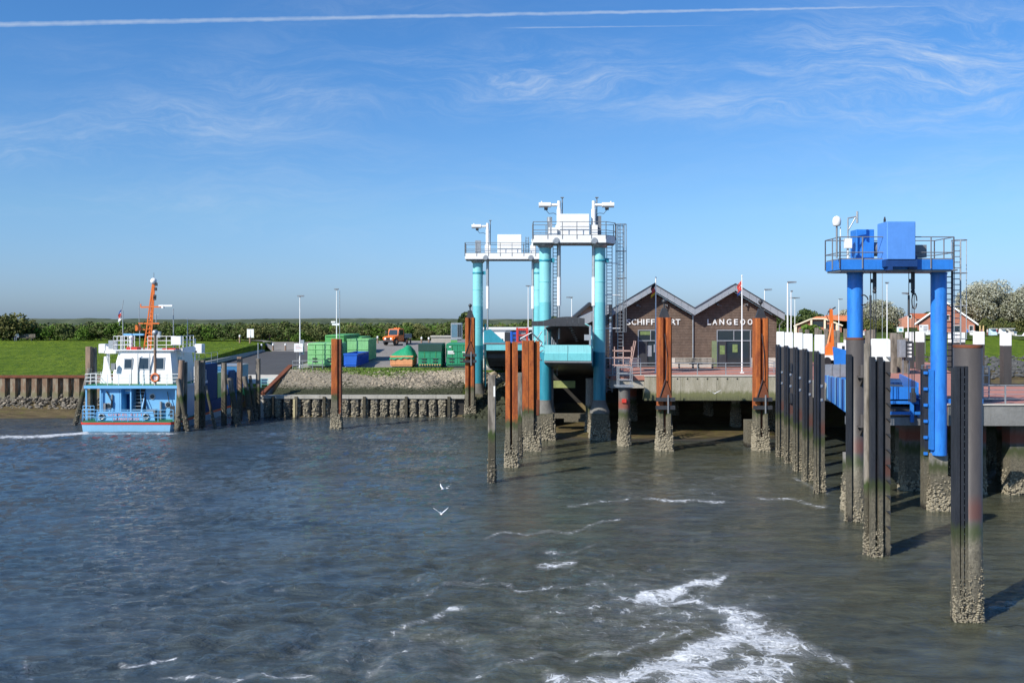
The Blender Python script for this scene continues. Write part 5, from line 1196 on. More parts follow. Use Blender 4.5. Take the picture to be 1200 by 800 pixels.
# ================================================================ timber posts and markers on the right
rr = random.Random(3)
for i, (px, Y, ty) in enumerate([(903, 104, 383), (938, 112, 385), (946, 110, 386), (957, 108, 384), (961, 111, 386), (968, 107, 385), (978, 106, 388), (982, 109, 387), (991, 106, 385), (1047, 84, 390), (1054, 86, 391), (1060, 84, 396), (1022, 100, 386), (1016, 103, 387)]):
    timber(['slim', 'stout', 'pale', 'narrow'][i % 4] + ' grey mooring post, number of the cluster behind the terrace: ' if False else
           ['grey post tip right behind the terminal roof end', 'leftmost grey post before the orange roofed building', 'grey post just right of the leftmost one before the orange roofed building', 'grey post before the middle of the orange roofed building', 'grey post beside the white sphere sign', 'grey post left of the orange crane mast', 'grey post right behind the orange crane mast', 'grey post between orange crane mast and left blue column', 'grey post touching the left blue column outline',
            'grey timber post left of the small teal and white sign', 'grey timber post directly under the small teal and white sign', 'short grey timber post behind the electric cabinet', 'grey timber post left of the black and white bracket pile top', 'slim grey post right of the left blue column'][i],
           px, Y, Z(ty, Y), .20 if Y > 100 else .26, nb=0, cat='timber post')
for i, (px, Y, ty, lb) in enumerate([(1178.5, 74, 390, 'black pile with white top standing in the water behind the pier, farthest right'), (1147, 74, 388.5, 'black pile with white top behind the thick nearest black pile'), (1078, 90, 388.5, 'black pile with white top right of the white lamp between the blue columns'), (1066, 92, 389, 'black pile with white top directly behind the white lamp between the blue columns'), (1116, 95, 389.5, 'white topped pile left behind the ladder cage of the blue gantry'), (1126, 97, 389.5, 'white topped pile right behind the ladder cage of the blue gantry')]):
    o = thing('mooring_pile', lb, 'mooring pile', (X(px, Y), Y, 0)); hw_ = .31; zt2 = Z(ty, Y)
    MB().bb(-hw_, hw_, -hw_, hw_, -2.4, zt2 - 1.0).build('pile_shaft', m_blackpile, o); MB().cbox(-hw_ - .01, hw_ + .01, -hw_ - .01, hw_ + .01, zt2 - .998, zt2, .03).build('white_band', m_whitep, o)
o = thing('electric_cabinet', 'light grey electric cabinet on a post beside the white lamp between the blue columns', 'cabinet', (X(1058.5, 82), 82, qz))
MB().cbox(-.42, .1, -.3, .3, 1.5, 3.0, .02).build('cabinet', m_galv, o); MB().bb(.12, .75, -.25, .25, 1.2, 2.9).build('control_panel', m_dark, o)
for k in range(4): MB().bb(.3, .65, -.27, -.251, 1.5 + k * .33, 1.68 + k * .33).build('white_button', m_white, o)
MB().bb(-.1, .0, -.1, .1, 0, 1.5).bb(.4, .5, -.1, .1, 0, 1.2).build('post', m_galvd, o)
o = thing('red_box', 'small red box on the brick quay behind the black and white bracket pile', 'box', (X(1044.5, 85), 85, qz)); MB().cbox(-.25, .2, -.25, .25, 0, 1.15, .05).build('box_body', m_red, o); MB().bb(-.27, .22, -.27, .27, 1.152, 1.2).build('lid', m_red, o)
# ================================================================ orange crane on the terrace
o = thing('mobile_crane', 'small orange loading crane with folded upright boom on the terrace', 'crane', (X(972.5, 100), 100, qz))
MB().bb(-.9, .9, -.9, .9, .5, 1.0).build('chassis', m_white, o)
for s in (-.6, .6): MB().cyl((s, -.95, .42), (s, -.7, .42), .42, n=14).build('wheel', m_black, o); MB().cyl((s, .7, .42), (s, .95, .42), .42, n=14).build('wheel', m_black, o)
MB().prism([(-.5, 1.0), (.4, 1.0), (.3, 2.3), (-.1, 2.4), (-.45, 1.8)], -.3, .3, 'y').build('slewing_tower', m_orange, o)
MB().beam((.28, 0, 1.2), (.10, 0, 5.9), .30, .34).beam((-.05, 0, 2.2), (.05, 0, 4.6), .12, .2).build('boom', m_orange, o)
MB().cyl((-.25, -.1, 2.2), (.2, -.1, 4.4), .1).build('lift_ram', m_orangel, o); MB().beam((-.2, 0, 5.6), (.6, 0, 6.1), .12).tube([(.05, 0, 6.0), (-.35, 0, 5.2), (-.1, 0, 4.6)], .04).build('jib_link', m_dark, o)
MB().bb(.9, 1.6, -.8, .8, .3, 2.3).bb(1.75, 2.6, -.8, .8, .4, 2.6).build('cab', m_white, o)
MB().bb(1.0, 1.3, -.82, -.801, 1.2, 2.0).bb(1.95, 2.2, -.82, -.801, 1.5, 2.2).bb(2.3, 2.45, -.82, -.801, 1.5, 2.2).build('cab_window', m_glass, o)

# ================================================================ background houses and clutter on the right
m_brick = mat('red_brick_wall', (.33, .13, .085), .85, var=.2, vs=3); m_tile = mat('red_roof_tiles', (.45, .12, .055), .8, var=.2, vs=2); m_tileo = mat('orange_roof_tiles', (.58, .19, .085), .8, var=.15, vs=2)
Yh = 205; o = thing('brick_house', 'brown brick house with white gable edges behind the right blue column', 'house', (X(1108.5, Yh), Yh, 6.4), R(-25))
pk = Z(353, Yh) - 6.4; ev = Z(378, Yh) - 6.4; hw = 5.7
MB().prism([(-hw, 0), (hw, 0), (hw, ev), (0, pk - .3), (-hw, ev)], 0, 9, 'y').build('wall', m_brick, o)
for s in (-1, 1):
    MB().prism([(0, pk - .3), (0, pk), (s * (hw + .6), ev - .25), (s * (hw + .6), ev - .6)], -.5, 9.5, 'y').build('roof', m_tile, o)
    MB().prism([(0, pk - .35), (0, pk + .05), (s * (hw + .65), ev - .22), (s * (hw + .65), ev - .62)], -.62, -.51, 'y').build('verge_board', m_white, o)
for (a_, b_, z0_, z1_) in ((-2.2, -.9, 1.0, 2.6), (-5, -3.6, .9, 2.3), (1.4, 2.8, 1.0, 2.4), (-.6, .6, 3.6, 4.7), (4.6, 5.3, 0, 2.4)):
    f = MB().bb(a_ - .08, b_ + .08, -.06, -.002, z0_ - .08, z1_ + .08).build('window', m_white, o); MB().bb(a_, b_, -.08, -.061, z0_, z1_).build('pane', m_glass, f)
Yh = 240; o = thing('brick_house', 'small pale red brick house with a white window, left behind the white lamp', 'house', (X(1068, Yh), Yh, 6.4), R(-16)); 
MB().prism([(-2.3, 0), (1.2, 0), (1.2, 4.2), (.2, Z(368, Yh) - 6.6), (-2.3, 3.9)], 0, 7, 'y').build('wall', mat('pale_brick', (.48, .22, .15), .85, var=.15, vs=3), o)
MB().prism([(.2, Z(368, Yh) - 6.7), (.2, Z(367.5, Yh) - 6.3), (5, Z(368, Yh) - 6.3), (5.6, 3.8), (1.2, 3.9)], -.3, 7.3, 'y').build('roof', m_tile, o)
MB().bb(1.2, 5.2, .2, 6.8, 0, 3.8).build('wall', m_brick, o); f = MB().bb(-.7, .1, -.05, -.002, 4.0, 5.0).build('window', m_white, o); MB().bb(-.55, -.05, -.07, -.051, 4.15, 4.85).build('pane', m_glass, f)
Yh = 250; o = thing('kiosk', 'small white fronted kiosk with low orange roof left of the pale brick house', 'kiosk', (X(1049, Yh), Yh, 6.4))
MB().bb(-1.9, 2.0, 0, 4, 0, 1.9).build('wall', m_white, o); MB().prism([(-2.4, 1.9), (2.4, 1.9), (1.0, 3.3), (-.6, 3.3)], -.4, 4.4, 'y').build('roof', m_tile, o)
for k in range(4): MB().bb(-1.7 + k * .9, -1.1 + k * .9, -.04, -.002, .9, 1.6).build('window', m_glass, o)
Yh = 205; o = thing('roofed_hall', 'wide low building with bright orange roof and white curved gable frames', 'building', (X(958, Yh), Yh, 6.2), R(-17)); k_ = Yh / F
MB().prism([(-4.6, 0), (5.0, 0), (5.0, 2.9), (.0, 4.3), (-4.6, 2.9)], 0, 9, 'y').build('wall', m_brick, o)
MB().prism([(-5.0, 2.6), (-.2, 4.6), (6.2, 4.6), (6.8, 3.6), (5.4, 3.6), (0, 4.1), (-4.8, 2.3)], -.35, 9.5, 'y').build('roof', m_tileo, o)
MB().beam((-5.0, -.45, 2.45), (-1.3, -.45, 4.1), .3, .3).beam((-1.3, -.45, 4.1), (1.5, -.45, 4.1), .3, .25).beam((1.5, -.45, 4.1), (5.2, -.45, 2.6), .3, .3).bb(-4.9, -4.3, -.5, -.36, 0, 2.5).bb(-1.5, -1.1, -.5, -.36, 0, 4.0).bb(1.3, 1.7, -.5, -.36, 0, 4.0).bb(3.8, 4.2, -.5, -.36, 0, 3.0).build('gable_frame', mat('cream_frame', (.72, .62, .45), .6), o)
MB().bb(-4.2, -1.6, -.1, -.002, .2, 1.9).build('orange_panel', m_tileo, o)
for (a_, b_, z0_, z1_) in ((-1.0, 1.2, 2.3, 3.5), (2.0, 3.6, 1.8, 2.9), (-1.0, 1.2, .4, 1.6), (2.0, 3.6, .4, 1.4)): MB().bb(a_, b_, -.1, -.002, z0_, z1_).build('window', m_glass, o)
o = thing('orange_house', 'distant house with long orange roof just left of the left blue column', 'house', (X(990, 225), 225, 6.4))
MB().bb(-2.4, 3.4, 0, 7, 0, 2.9).build('wall', m_white, o); MB().prism([(-3.0, 2.6), (3.9, 2.6), (3.4, 4.6), (-2.2, 4.8)], -.5, 7.5, 'y').build('roof', m_tileo, o)
for k in range(3): MB().bb(-1.8 + k * 1.7, -1.0 + k * 1.7, -.04, -.002, .8, 2.0).build('window', m_glass, o)
def sign(name, label, px, Y, y0, y1, w_px, zb, cols=(None,), posts=1, marks=()):
    x = X(px, Y); o = thing(name, label, 'sign', (x, Y, zb)); a_ = w_px * Y / F / 2; z0_, z1_ = Z(y1, Y) - zb, Z(y0, Y) - zb
    MB().cbox(-a_, a_, -.05, .0, z0_, z1_, .01).build('board', m_white, o)
    for d in ((0,) if posts == 1 else (-a_ * .35, a_ * .35)): MB().cyl((d, .04, 0), (d, .04, z1_), .04, n=6).build('post', m_galvd, o)
    for (u0, v0, u1, v1, mm_) in marks: MB().bb(-a_ + 2 * a_ * u0, -a_ + 2 * a_ * u1, -.056, -.051, z1_ - (z1_ - z0_) * v1, z1_ - (z1_ - z0_) * v0).build('print', mm_, o)
    return o
m_ink = mat('printed_grey', (.25, .25, .28), .6); m_inkr = mat('printed_red', (.6, .2, .18), .6)
sign('notice_board', 'small white board with a teal picture near the pale brick house', 1054.8, 130, 383, 389, 7.8, 6.0, posts=2, marks=[(.3, .3, .8, .8, m_tealhi), (.5, .4, .7, .6, m_green1)])
sign('notice_board', 'white notice board with dark print in front of the brown brick house', 1082.5, 120, 380.5, 390, 10.5, 5.7, posts=2, marks=[(.08, .1, .25, .3, m_ink), (.45, .2, .92, .32, m_ink), (.45, .42, .92, .54, m_ink), (.45, .62, .85, .74, m_ink), (.06, .8, .3, .86, m_ink)])
sign('information_sign', 'white square information sign with faint text before the light green container', 350, 103.9, 402.5, 412.2, 10.4, 4.5, posts=2, marks=[(.15, .2 + k * .16, .15 + .7 * (.8 + .2 * ((k * 7) % 3 - 1)), .25 + k * .16, m_ink if k % 2 else m_inkr) for k in range(4)])
sign('traffic_sign', 'white square sign on a post at the top of the slipway', 293.5, 152, 385.5, 395.5, 8, 5.3, marks=[(.5, .1, .56, .9, m_galv)])
# people, beach chairs and clutter on the right dike
def person(label, x, y, z, top, leg, sit=False, hair=(.08, .05, .03), s=1.0, rz=0, child=False):
    o = thing('person', label, 'person', (x, y, z), rz); o.scale = (s,) * 3
    hz = .5 if sit else .92
    J = [(0, 0, hz), (0, .01, hz + .28), (0, .01, hz + .50), (0, 0, hz + .60), (0, -.01, hz + .70),
         (-.1, 0, hz - .03), (.1, 0, hz - .03)]
    Rr = [.15, .13, .15, .06, .06, .10, .10]; E = [(0, 1), (1, 2), (2, 3), (3, 4), (0, 5), (0, 6)]
    for i, sx in ((5, -1), (6, 1)):
        if sit: pts = [(sx * .12, -.42, hz), (sx * .12, -.45, .08), (sx * .12, -.6, .04)]
        else: pts = [(sx * .11, -.03 * sx, .48), (sx * .11, .05 * sx, .07), (sx * .12, -.14 + .05 * sx, .04)]
        p_ = i
        for q, rr_ in zip(pts, (.075, .05, .04)): J.append(q); Rr.append(rr_); E.append((p_, len(J) - 1)); p_ = len(J) - 1
    for sx in (-1, 1):
        p_ = 2
        for q, rr_ in zip([(sx * .19, 0, hz + .48), (sx * .26, -.03, hz + .22), (sx * .24, -.2, hz + (.08 if sit else .0)), (sx * .23, -.27, hz - (.0 if sit else .07))], (.06, .045, .035, .035)): J.append(q); Rr.append(rr_); E.append((p_, len(J) - 1)); p_ = len(J) - 1
    me = bpy.data.meshes.new('body'); me.from_pydata(J, E, []); b_ = place(me, 'body', o)
    md = b_.modifiers.new('skin', 'SKIN'); 
    for i, v_ in enumerate(me.skin_vertices[0].data): v_.radius = (Rr[i] * (1.0), Rr[i] * .8); v_.use_root = (i == 0)
    b_.modifiers.new('sub', 'SUBSURF').levels = 1
    bpy.context.view_layer.update(); me2 = bpy.data.meshes.new_from_object(b_.evaluated_get(bpy.context.evaluated_depsgraph_get())); b_.modifiers.clear(); b_.data = me2
    ms = [mat('clothing', top, .9), mat('trousers', leg, .9), mat('skin', (.55, .33, .24), .6)]
    for m_ in ms: me2.materials.append(m_)
    for p_ in me2.polygons:
        c_ = p_.center; p_.material_index = 2 if (c_.z > hz + .56 or (c_.z < .09 and not sit) or (abs(c_.x) > .2 and c_.y < -.2)) else (1 if c_.z < hz + .04 and abs(c_.x) < .2 else 0); p_.use_smooth = True
    hd = MB().lathe([(.001, -.13), (.055, -.11), (.08, -.04), (.088, .03), (.075, .09), (.04, .125), (.001, .135)], 12, (0, -.02, hz + .78)).cyl((0, -.10, hz + .77), (0, -.125, hz + .765), .016, .01, 6).build('head', ms[2], o)
    MB().lathe([(.092, .0), (.094, .04), (.082, .1), (.045, .137), (.001, .147)], 12, (0, .0, hz + .78)).build('hair', mat('hair', hair, .8), o)
    return o
person('person in white top sitting on the bench at the left, on top of the dike', X(20.5, 156.5), 156.4, 6.5, (.75, .74, .72), (.12, .14, .2), True, s=1.15)
o = thing('bench', 'long pale park bench on the dike under the big dark shrubs at the left', 'bench', (X(27, 156.8), 156.8, 6.5))
for k in range(3): MB().bb(-1.9, 1.9, -.25 + k * .17, -.1 + k * .17, .45, .5).build('seat_slat', m_woodg, o); MB().bb(-1.9, 1.9, .28, .33, .6 + k * .2, .75 + k * .2).build('back_slat', m_woodg, o)
for s in (-1.5, 1.5): MB().bb(s - .05, s + .05, -.25, .3, 0, .445).build('leg', m_dark, o)
Yd = 196
for i, (px, t_, l_, lb) in enumerate([(1133.5, (.03, .2, .6), (.08, .08, .1), 'person in a bright blue jacket standing left of the silver poplars'), (1151, (.55, .25, .3), (.2, .2, .25), 'person in a dusty pink top near the wooden posts under the poplars'), (1157, (.6, .55, .5), (.25, .1, .1), 'person in a beige top right of the wooden posts under the poplars'), (1168, (.3, .05, .08), (.1, .1, .1), 'person in dark red clothing beside the pale blue beach chair'), (1014, (.6, .1, .08), (.5, .5, .5), 'person in a red top by the broad silver poplar')]):
    person(lb, X(px, Yd), Yd, 6.5, t_, l_, rz=i * .8)
def beach_chair(label, px, Y, mcol, w_=1.2):
    o = thing('beach_chair', label, 'beach chair', (X(px, Y), Y, 6.5), 0, None)
    MB().prism([(-.6, 0), (.6, 0), (.6, .5), (.45, 1.7), (.1, 1.75), (-.6, .5)], -w_ / 2, w_ / 2, 'x').build('shell', mcol, o); MB().bb(-w_ / 2 - .03, w_ / 2 + .03, -.8, .1, 1.68, 1.78).build('hood', m_white, o); MB().bb(-w_ / 2 + .06, w_ / 2 - .06, -.75, -.61, .35, .5).build('footrest', mcol, o)
beach_chair('pale blue hooded beach chair right of the people under the poplars', 1163.5, 195, mat('pale_blue_canvas', (.45, .58, .66), .8), 1.25)
beach_chair('white hooded beach chair at the foot of the poplars', 1175, 197, m_white, 1.1)
beach_chair('cream hooded beach chair behind the farthest right white topped pile', 1184, 197, m_concl, 1.1)
o = thing('lounger_stack', 'white deck loungers lying in the grass at the right picture edge', 'loungers', (X(1196, 194), 194, 6.5))
for k in range(3): MB().prism([(-1.0, .25), (1.0, .25), (1.5, .9), (1.4, .95), (.95, .35), (-1.0, .35)], k * .8 - 1, k * .8 - .4, 'y').build('lounger', m_white, o)
for i, px in enumerate((1148.5, 1152.5)):
    o = tag(MB().cyl((0, 0, 0), (0, 0, 2.4), .14, n=8).build('wooden_post', mat('yellow_wood', (.55, .38, .17), .8), None, (X(px, 193), 193, 6.5)), ['left', 'right'][i] + ' one of two yellowish wooden posts under the poplars', 'post')
for i, (px, w_, h_, mm_) in enumerate([(1140, 1.0, 1.1, m_white), (1145, .8, .9, m_concl), (1091, 2.0, 1.2, m_white), (1170, 3.0, .7, m_white), (1188, .9, 1.0, m_white), (1012, 1.2, 1.0, m_white), (1017, 1.3, .8, m_red)]):
    o = thing('play_hut', ['little white box shaped hut left of the yellowish wooden posts', 'little cream box shaped hut touching the yellowish wooden posts', 'low white box by the brown brick house', 'long low white box behind the pale blue beach chair', 'small white hut near the deck loungers', 'white box by the broad silver poplar', 'red box by the broad silver poplar'][i], 'hut', (X(px, 197.5), 197.5, 6.5))
    MB().cbox(-w_ / 2, w_ / 2, -.4, .4, 0, h_, .04).build('box_body', mm_, o); MB().prism([(-w_ / 2 - .1, h_), (w_ / 2 + .1, h_), (0, h_ + .22)], -.5, .5, 'y').build('roof', mm_, o)
# ================================================================ bulkheads
o = thing('sheet_pile_wall', 'rusty sheet pile bulkhead holding the grass bank at the left', 'retaining wall', (0, 100, 0))
per = 1.13
spm = tide_mat('bulkhead_steel', (.20, .12, .07), (.28, .24, .17), tide=2.2, rough=.85, low=(.22, .20, .15), algae=(.17, .15, .08))
x = -62.0
pan = MB().prism([(-.26, -.42), (.26, -.42), (.36, -.05), (.50, .0), (.50, .08), (-.62, .08), (-.62, .0), (-.36, -.05)], -1, 3.88).mesh('sheet_pile', spm)
while x < -39: place(pan, 'sheet_pile', o, (x + rnd.uniform(-.02, .02), 0, 0)); x += per
MB().bb(-62.5, -38.7, -.5, .12, 3.882, 4.14).build('cap_beam', m_rustd, o)
MB().bb(-62.5, -38.7, .13, .5, 0, 4.0).build('backfill', m_dark, o)
o = thing('slipway_wall', 'dark side wall of the slipway with pale concrete coping, behind the ferry', 'retaining wall', (-40, 0, 0))  # steel and panels coloured dark for the shade on this wall
pan2 = MB().prism([(.05, -.6), (.05, .5), (.42, .36), (.42, -.3)], -1, 3.9, 'z').mesh('sheet_pile', m_rustd)
y = 100.8
while y < 150: 
    p = place(pan2, 'sheet_pile', o, (0, y, 0)); p.scale = (1, 1, 1 + .0); y += 1.15
for k in range(16):
    y0_, y1_ = 100.2 + k * 3.1, 100.2 + (k + 1) * 3.1 - .03; za_, zb_ = 4.15 + (y0_ - 100) * .0235, 4.15 + (y1_ - 100) * .0235
    MB().prism([(y0_, za_ - .5), (y1_, zb_ - .5), (y1_, zb_), (y0_, za_)], -.55, .55, 'x').build('coping', m_concl, o)
    if y0_ > 120: MB().prism([(y0_, 2.5), (y1_, 2.5), (y1_, zb_ - .51), (y0_, za_ - .51)], .0, .2, 'x').build('wall_panel', m_concd, o)
quay_rail.__defaults__
o = thing('railing', 'thin grey railing on the coping of the slipway side wall', 'railing', (-40, 0, 0)); rl = MB(); rail(rl, [(0, 102, 4.2), (0, 120, 4.6)], 1.0, 2, 2.6, .025, .04); rl.build('rail', m_galv, o)
# timber wall with barnacled sheet piles below the revetment
o = thing('timber_quay', 'low barnacled quay wall with concrete capping beam below the gravel slope', 'retaining wall', (0, 97, 0))
for k in range(7):
    a_ = -25.7 + k * 2.98; MB().bb(a_, a_ + 2.95, -.45, .55, 1.92, 2.26).build('cap_beam', m_conc, o)
MB().bb(-25.7, -4.9, .0, .3, -1.5, 1.91).build('backing', m_shadewall, o)  # same shade colour darkens the gaps between the sheet piles
pan3 = MB().prism([(-.30, -.30), (.30, -.30), (.44, 0), (-.44, 0)], -1.5, 1.915).mesh('sheet_pile', m_concd); x = -25.2
rs = np.random.RandomState(4); BP = []
while x < -5.2:
    place(pan3, 'sheet_pile', o, (x, 0, 0)); n = 150
    BP.append(np.stack([x + np.clip(rs.normal(0, .15, n), -.30, .30), -.30 + rs.uniform(-.12, .08, n), rs.uniform(0, 1.7, n)], 1)); x += 1.0
BP = np.concatenate(BP); V, Fq = scatter(BP, rs.uniform(.05, .17, len(BP)), rs=rs); place(np_mesh('barnacles', V, Fq, [m_barn, m_barnd], (np.arange(len(Fq)) // 20 % 2)), 'barnacles', o, kind='stuff')
for k, px in enumerate((320, 347, 380, 427, 476, 526)): MB().bb(X(px, 96.5) - .14, X(px, 96.5) + .14, -.66, -.36, -1.5, 2.15).build('timber_post', m_woodg if k != 1 else m_woodb, o)
MB().bb(X(345, 96.5) - .1, X(345, 96.5) + .12, -.72, -.68, -.5, 1.9).build('tide_gauge', mat('yellowish_gauge', (.42, .36, .2), .8), o)
l = MB()
for zz in np.arange(.1, 1.9, .28): l.bb(X(337, 96.5) - .3, X(337, 96.5) + .3, -.6, -.52, zz, zz + .06)
l.build('ladder_rungs', m_dark, o)
o = thing('ramp_kerb', 'rust brown steel edge rising from the timber quay corner to the car park', 'kerb', (0, 0, 0))
MB().add([(-25.9, 96.8, 2.25), (-25.5, 96.8, 2.25), (-24.5, 105, 4.75), (-25.0, 105, 4.75), (-25.9, 96.8, 2.55), (-25.5, 96.8, 2.55), (-24.5, 105, 5.0), (-25.0, 105, 5.0)], [(0, 3, 2, 1), (4, 5, 6, 7), (0, 1, 5, 4), (1, 2, 6, 5), (2, 3, 7, 6), (3, 0, 4, 7)]).build('steel_edge', m_rustd, o)
MB().add([(-25.95, 96.8, -1), (-25.6, 96.8, -1), (-25.2, 107.3, -1), (-25.55, 107.3, -1), (-25.95, 96.8, 2.24), (-25.6, 96.8, 2.24), (-25.2, 107.3, 4.7), (-25.55, 107.3, 4.7)], [(0, 3, 2, 1), (4, 5, 6, 7), (0, 1, 5, 4), (1, 2, 6, 5), (2, 3, 7, 6), (3, 0, 4, 7)]).build('side_wall', m_concl, o)
o = tag(MB().bb(-3.9, 1.4, 0, .5, 3.9, 5.6).bb(-.4, 2.9, -.3, .0, 3.3, 4.6).build('abutment', m_concl, None, (0, 107, 0)), 'cream concrete abutment wall behind the rear turquoise ramp', 'wall')
# ================================================================ ferry
SXc = -34.65
ship = thing('freight_ferry', 'light blue and white freight ferry with orange mast, moored stern on at the left', 'ferry', (SXc, 84.4, 0))
hull = MB()
half = [(0, 3.95), (.35, 4.2), (1.2, 4.25), (18, 4.25), (21, 4.1), (22.6, 3.6)]
def hullring(z, k): 
    pts = [(-w_ * k, y_) for y_, w_ in half] + [(w_ * k, y_) for y_, w_ in reversed(half)]
    return [(p[0], p[1] + (1 - k) * 1.2, z) for p in pts]
R_ = [hullring(-.8, .93), hullring(-.2, .97), hullring(.15, .985), hullring(.62, 1.0)]; n = len(R_[0])
hull.add([p for r in R_ for p in r], [(k * n + i, k * n + (i + 1) % n, (k + 1) * n + (i + 1) % n, (k + 1) * n + i) for k in range(3) for i in range(n)] + [tuple(range(n - 1, -1, -1)), tuple(range(3 * n, 4 * n))])
hull.build('hull', m_purl, ship)
MB().prism([(p[0] * 1.012, p[1] - .04) for p in hullring(0, 1)], .622, .80).build('rubbing_strake', m_red, ship)
MB().prism([(p[0] * .995, p[1] + .02) for p in hullring(0, 1)], .802, .86).build('main_deck', m_deckg, ship)
for s in (-1, 1):
    MB().cyl((1.6 + .0, .14, .30), (1.6, .35, .30), .08).build('scupper', m_black, ship) if s > 0 else MB().cyl((2.4, .14, .30), (2.4, .35, .30), .08).build('scupper', m_black, ship)
# hull sides, higher along the cargo deck
for s in (-1, 1):
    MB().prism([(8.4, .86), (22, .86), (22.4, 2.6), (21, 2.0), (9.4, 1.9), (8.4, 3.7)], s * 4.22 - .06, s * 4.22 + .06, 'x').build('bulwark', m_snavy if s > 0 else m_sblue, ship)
MB().prism([(-4.0, 22.6), (4.0, 22.6), (3.6, 23.4), (-3.6, 23.4)], .7, 2.9).build('bow_door', m_snavy, ship)
# lower deckhouse
dh = MB().bb(-3.05, -1.35, 1.7, 8.0, .861, 3.75).build('deckhouse_side', m_sblue, ship)
MB().bb(-1.35, .85, 3.0, 8.0, .861, 3.75).build('deckhouse_back', m_sblue, ship)
MB().bb(.85, 4.0, 2.3, 8.4, .861, 3.75).build('deckhouse_side', m_sblue, ship)
MB().bb(-1.32, -1.20, 1.7, 3.0, .861, 3.75).bb(-.35, -.23, 1.6, 3.0, .861, 3.75).bb(-1.19, -.36, 2.4, 2.5, 3.2, 3.75).build('door_recess', m_sblue, ship)
MB().bb(-.22, .9, 2.7, 3.0, .87, 3.7).build('stair_shade', m_dark, ship)
MB().bb(-1.19, -.36, 2.92, 2.99, .9, 3.1).build('door', m_snavy, ship)
st = MB()
for k in range(9): st.bb(-.18 + .0, .62, 1.35 + k * .17, 1.6 + k * .17, 1.15 + k * .31, 1.2 + k * .31)
st.build('stair_treads', m_galv, ship); MB().beam((.70, 1.2, .9), (.70, 2.8, 3.7), .08, .2).beam((.86, 1.3, 1.6), (.3, 2.2, 4.3), .05).build('stair_stringer', m_sblue, ship)
for k, (x_, z_) in enumerate(((-2.4, 2.1), (1.55, 2.9), (3.2, 2.0))): MB().lathe([(.26, 0), (.30, .0), (.30, .06), (.22, .06), (.22, .02), (.001, .02)], 14).mesh
pw_ = []
for k, (x_, z_, y_) in enumerate(((-2.35, 2.15, 1.69), (1.45, 2.95, 2.29), (2.9, 2.2, 2.29))):
    a = MB().cyl((x_, y_, z_), (x_, y_ - .05, z_), .28, n=16).build('porthole', m_galv, ship); MB().cyl((x_, y_ - .051, z_), (x_, y_ - .07, z_), .2, n=16).build('pane', m_glass, a)
MB().bb(-2.05, -1.95, 1.55, 1.69, 2.0, 3.2).bb(-2.75, -2.55, 1.5, 1.69, 1.2, 2.4).build('door_fitting', m_galvd, ship); MB().tube([(-2.5, 1.6, 3.5), (-2.0, 1.5, 2.6), (-2.1, 1.5, 1.4)], .05).build('hose', m_dark, ship); MB().bb(1.1, 1.9, 1.7, 2.28, .87, 1.8).build('deck_locker', m_galvd, ship); MB().cyl((2.3, 2.1, .87), (2.3, 2.1, 2.5), .12).build('vent_pipe', m_galv, ship); MB().bb(3.2, 3.7, 1.9, 2.28, 1.0, 2.1).build('winch', m_dark, ship); MB().tube([(2.9, 2.1, 3.4), (3.1, 2.0, 2.4), (2.6, 2.0, 1.5)], .04).build('hose', m_dark, ship)
MB().cyl((-1.05, 2.35, 3.5), (-.45, 2.35, 3.5), .07).build('deck_light', m_white, ship)
# upper deck slab with overhang
MB().bb(-4.45, 4.3, 1.3, 9.2, 3.76, 4.02).build('upper_deck', m_sblue, ship)
MB().bb(-4.35, 4.2, 1.4, 9.1, 4.022, 4.07).build('deck_paint', m_deckg, ship)
for x_ in (-4.3, -3.0, 3.9): MB().beam((x_, 1.5, .87), (x_, 1.5, 3.76), .12).build('deck_pillar', m_sblue, ship)
# name board
MB().prism([(-3.05, .87), (2.35, .87), (2.15, 1.75), (-3.0, 1.75)], .55, .65, 'y').build('name_board', m_sblue, ship)
text('ONKEL RITTI', 'ship_name', -1.9, 1.36, .36, m_inkr, ship, .54, .008, 1.1, 3.3); text('LANGEOOG', 'home_port', -1.4, .95, .30, m_inkr, ship, .54, .008, 1.1, 2.3)
for x_ in (-2.45, 1.55):
    g = MB(); pr = [(.24 + .075 * math.cos(a_ * .7854), .075 * math.sin(a_ * .7854)) for a_ in range(9)]
    vs = []; fs = []
    for i in range(16):
        for (r_, d_) in pr[:-1]: vs.append((x_ + r_ * math.cos(i * math.pi / 8), .50 - d_, 1.28 + r_ * math.sin(i * math.pi / 8)))
    for i in range(16):
        for j in range(8): fs.append((i * 8 + j, i * 8 + (j + 1) % 8, ((i + 1) % 16) * 8 + (j + 1) % 8, ((i + 1) % 16) * 8 + j))
    g.add(vs, fs, smooth=True); g.build('fairlead_ring', m_galv, ship); MB().cyl((x_, .52, 1.28), (x_, .54, 1.28), .2, n=14).build('fairlead_hole', m_dark, ship)
rl = MB(); rail(rl, [(-4.1, .25, .86), (4.1, .25, .86)], 1.05, 3, 1.3, .028, .035); rail(rl, [(-4.1, .25, .86), (-4.15, 1.4, .86)], 1.05, 3, 1.3, .028, .035); rail(rl, [(-4.1, .4, 1.0), (-3.1, .4, 1.0)], 1.25, 4, .35, .028, .03); rl.build('main_deck_railing', m_sblue, ship)
rl = MB(); rail(rl, [(-4.35, 9, 4.05), (-4.35, 1.4, 4.05), (-.3, 1.4, 4.05)], 1.02, 3, 1.1, .026, .032); rail(rl, [(.9, 1.4, 4.05), (4.2, 1.4, 4.05), (4.2, 9, 4.05)], 1.02, 3, 1.1, .026, .032); rl.build('upper_deck_railing', m_white, ship)
g = MB(); vs = []; fs = []
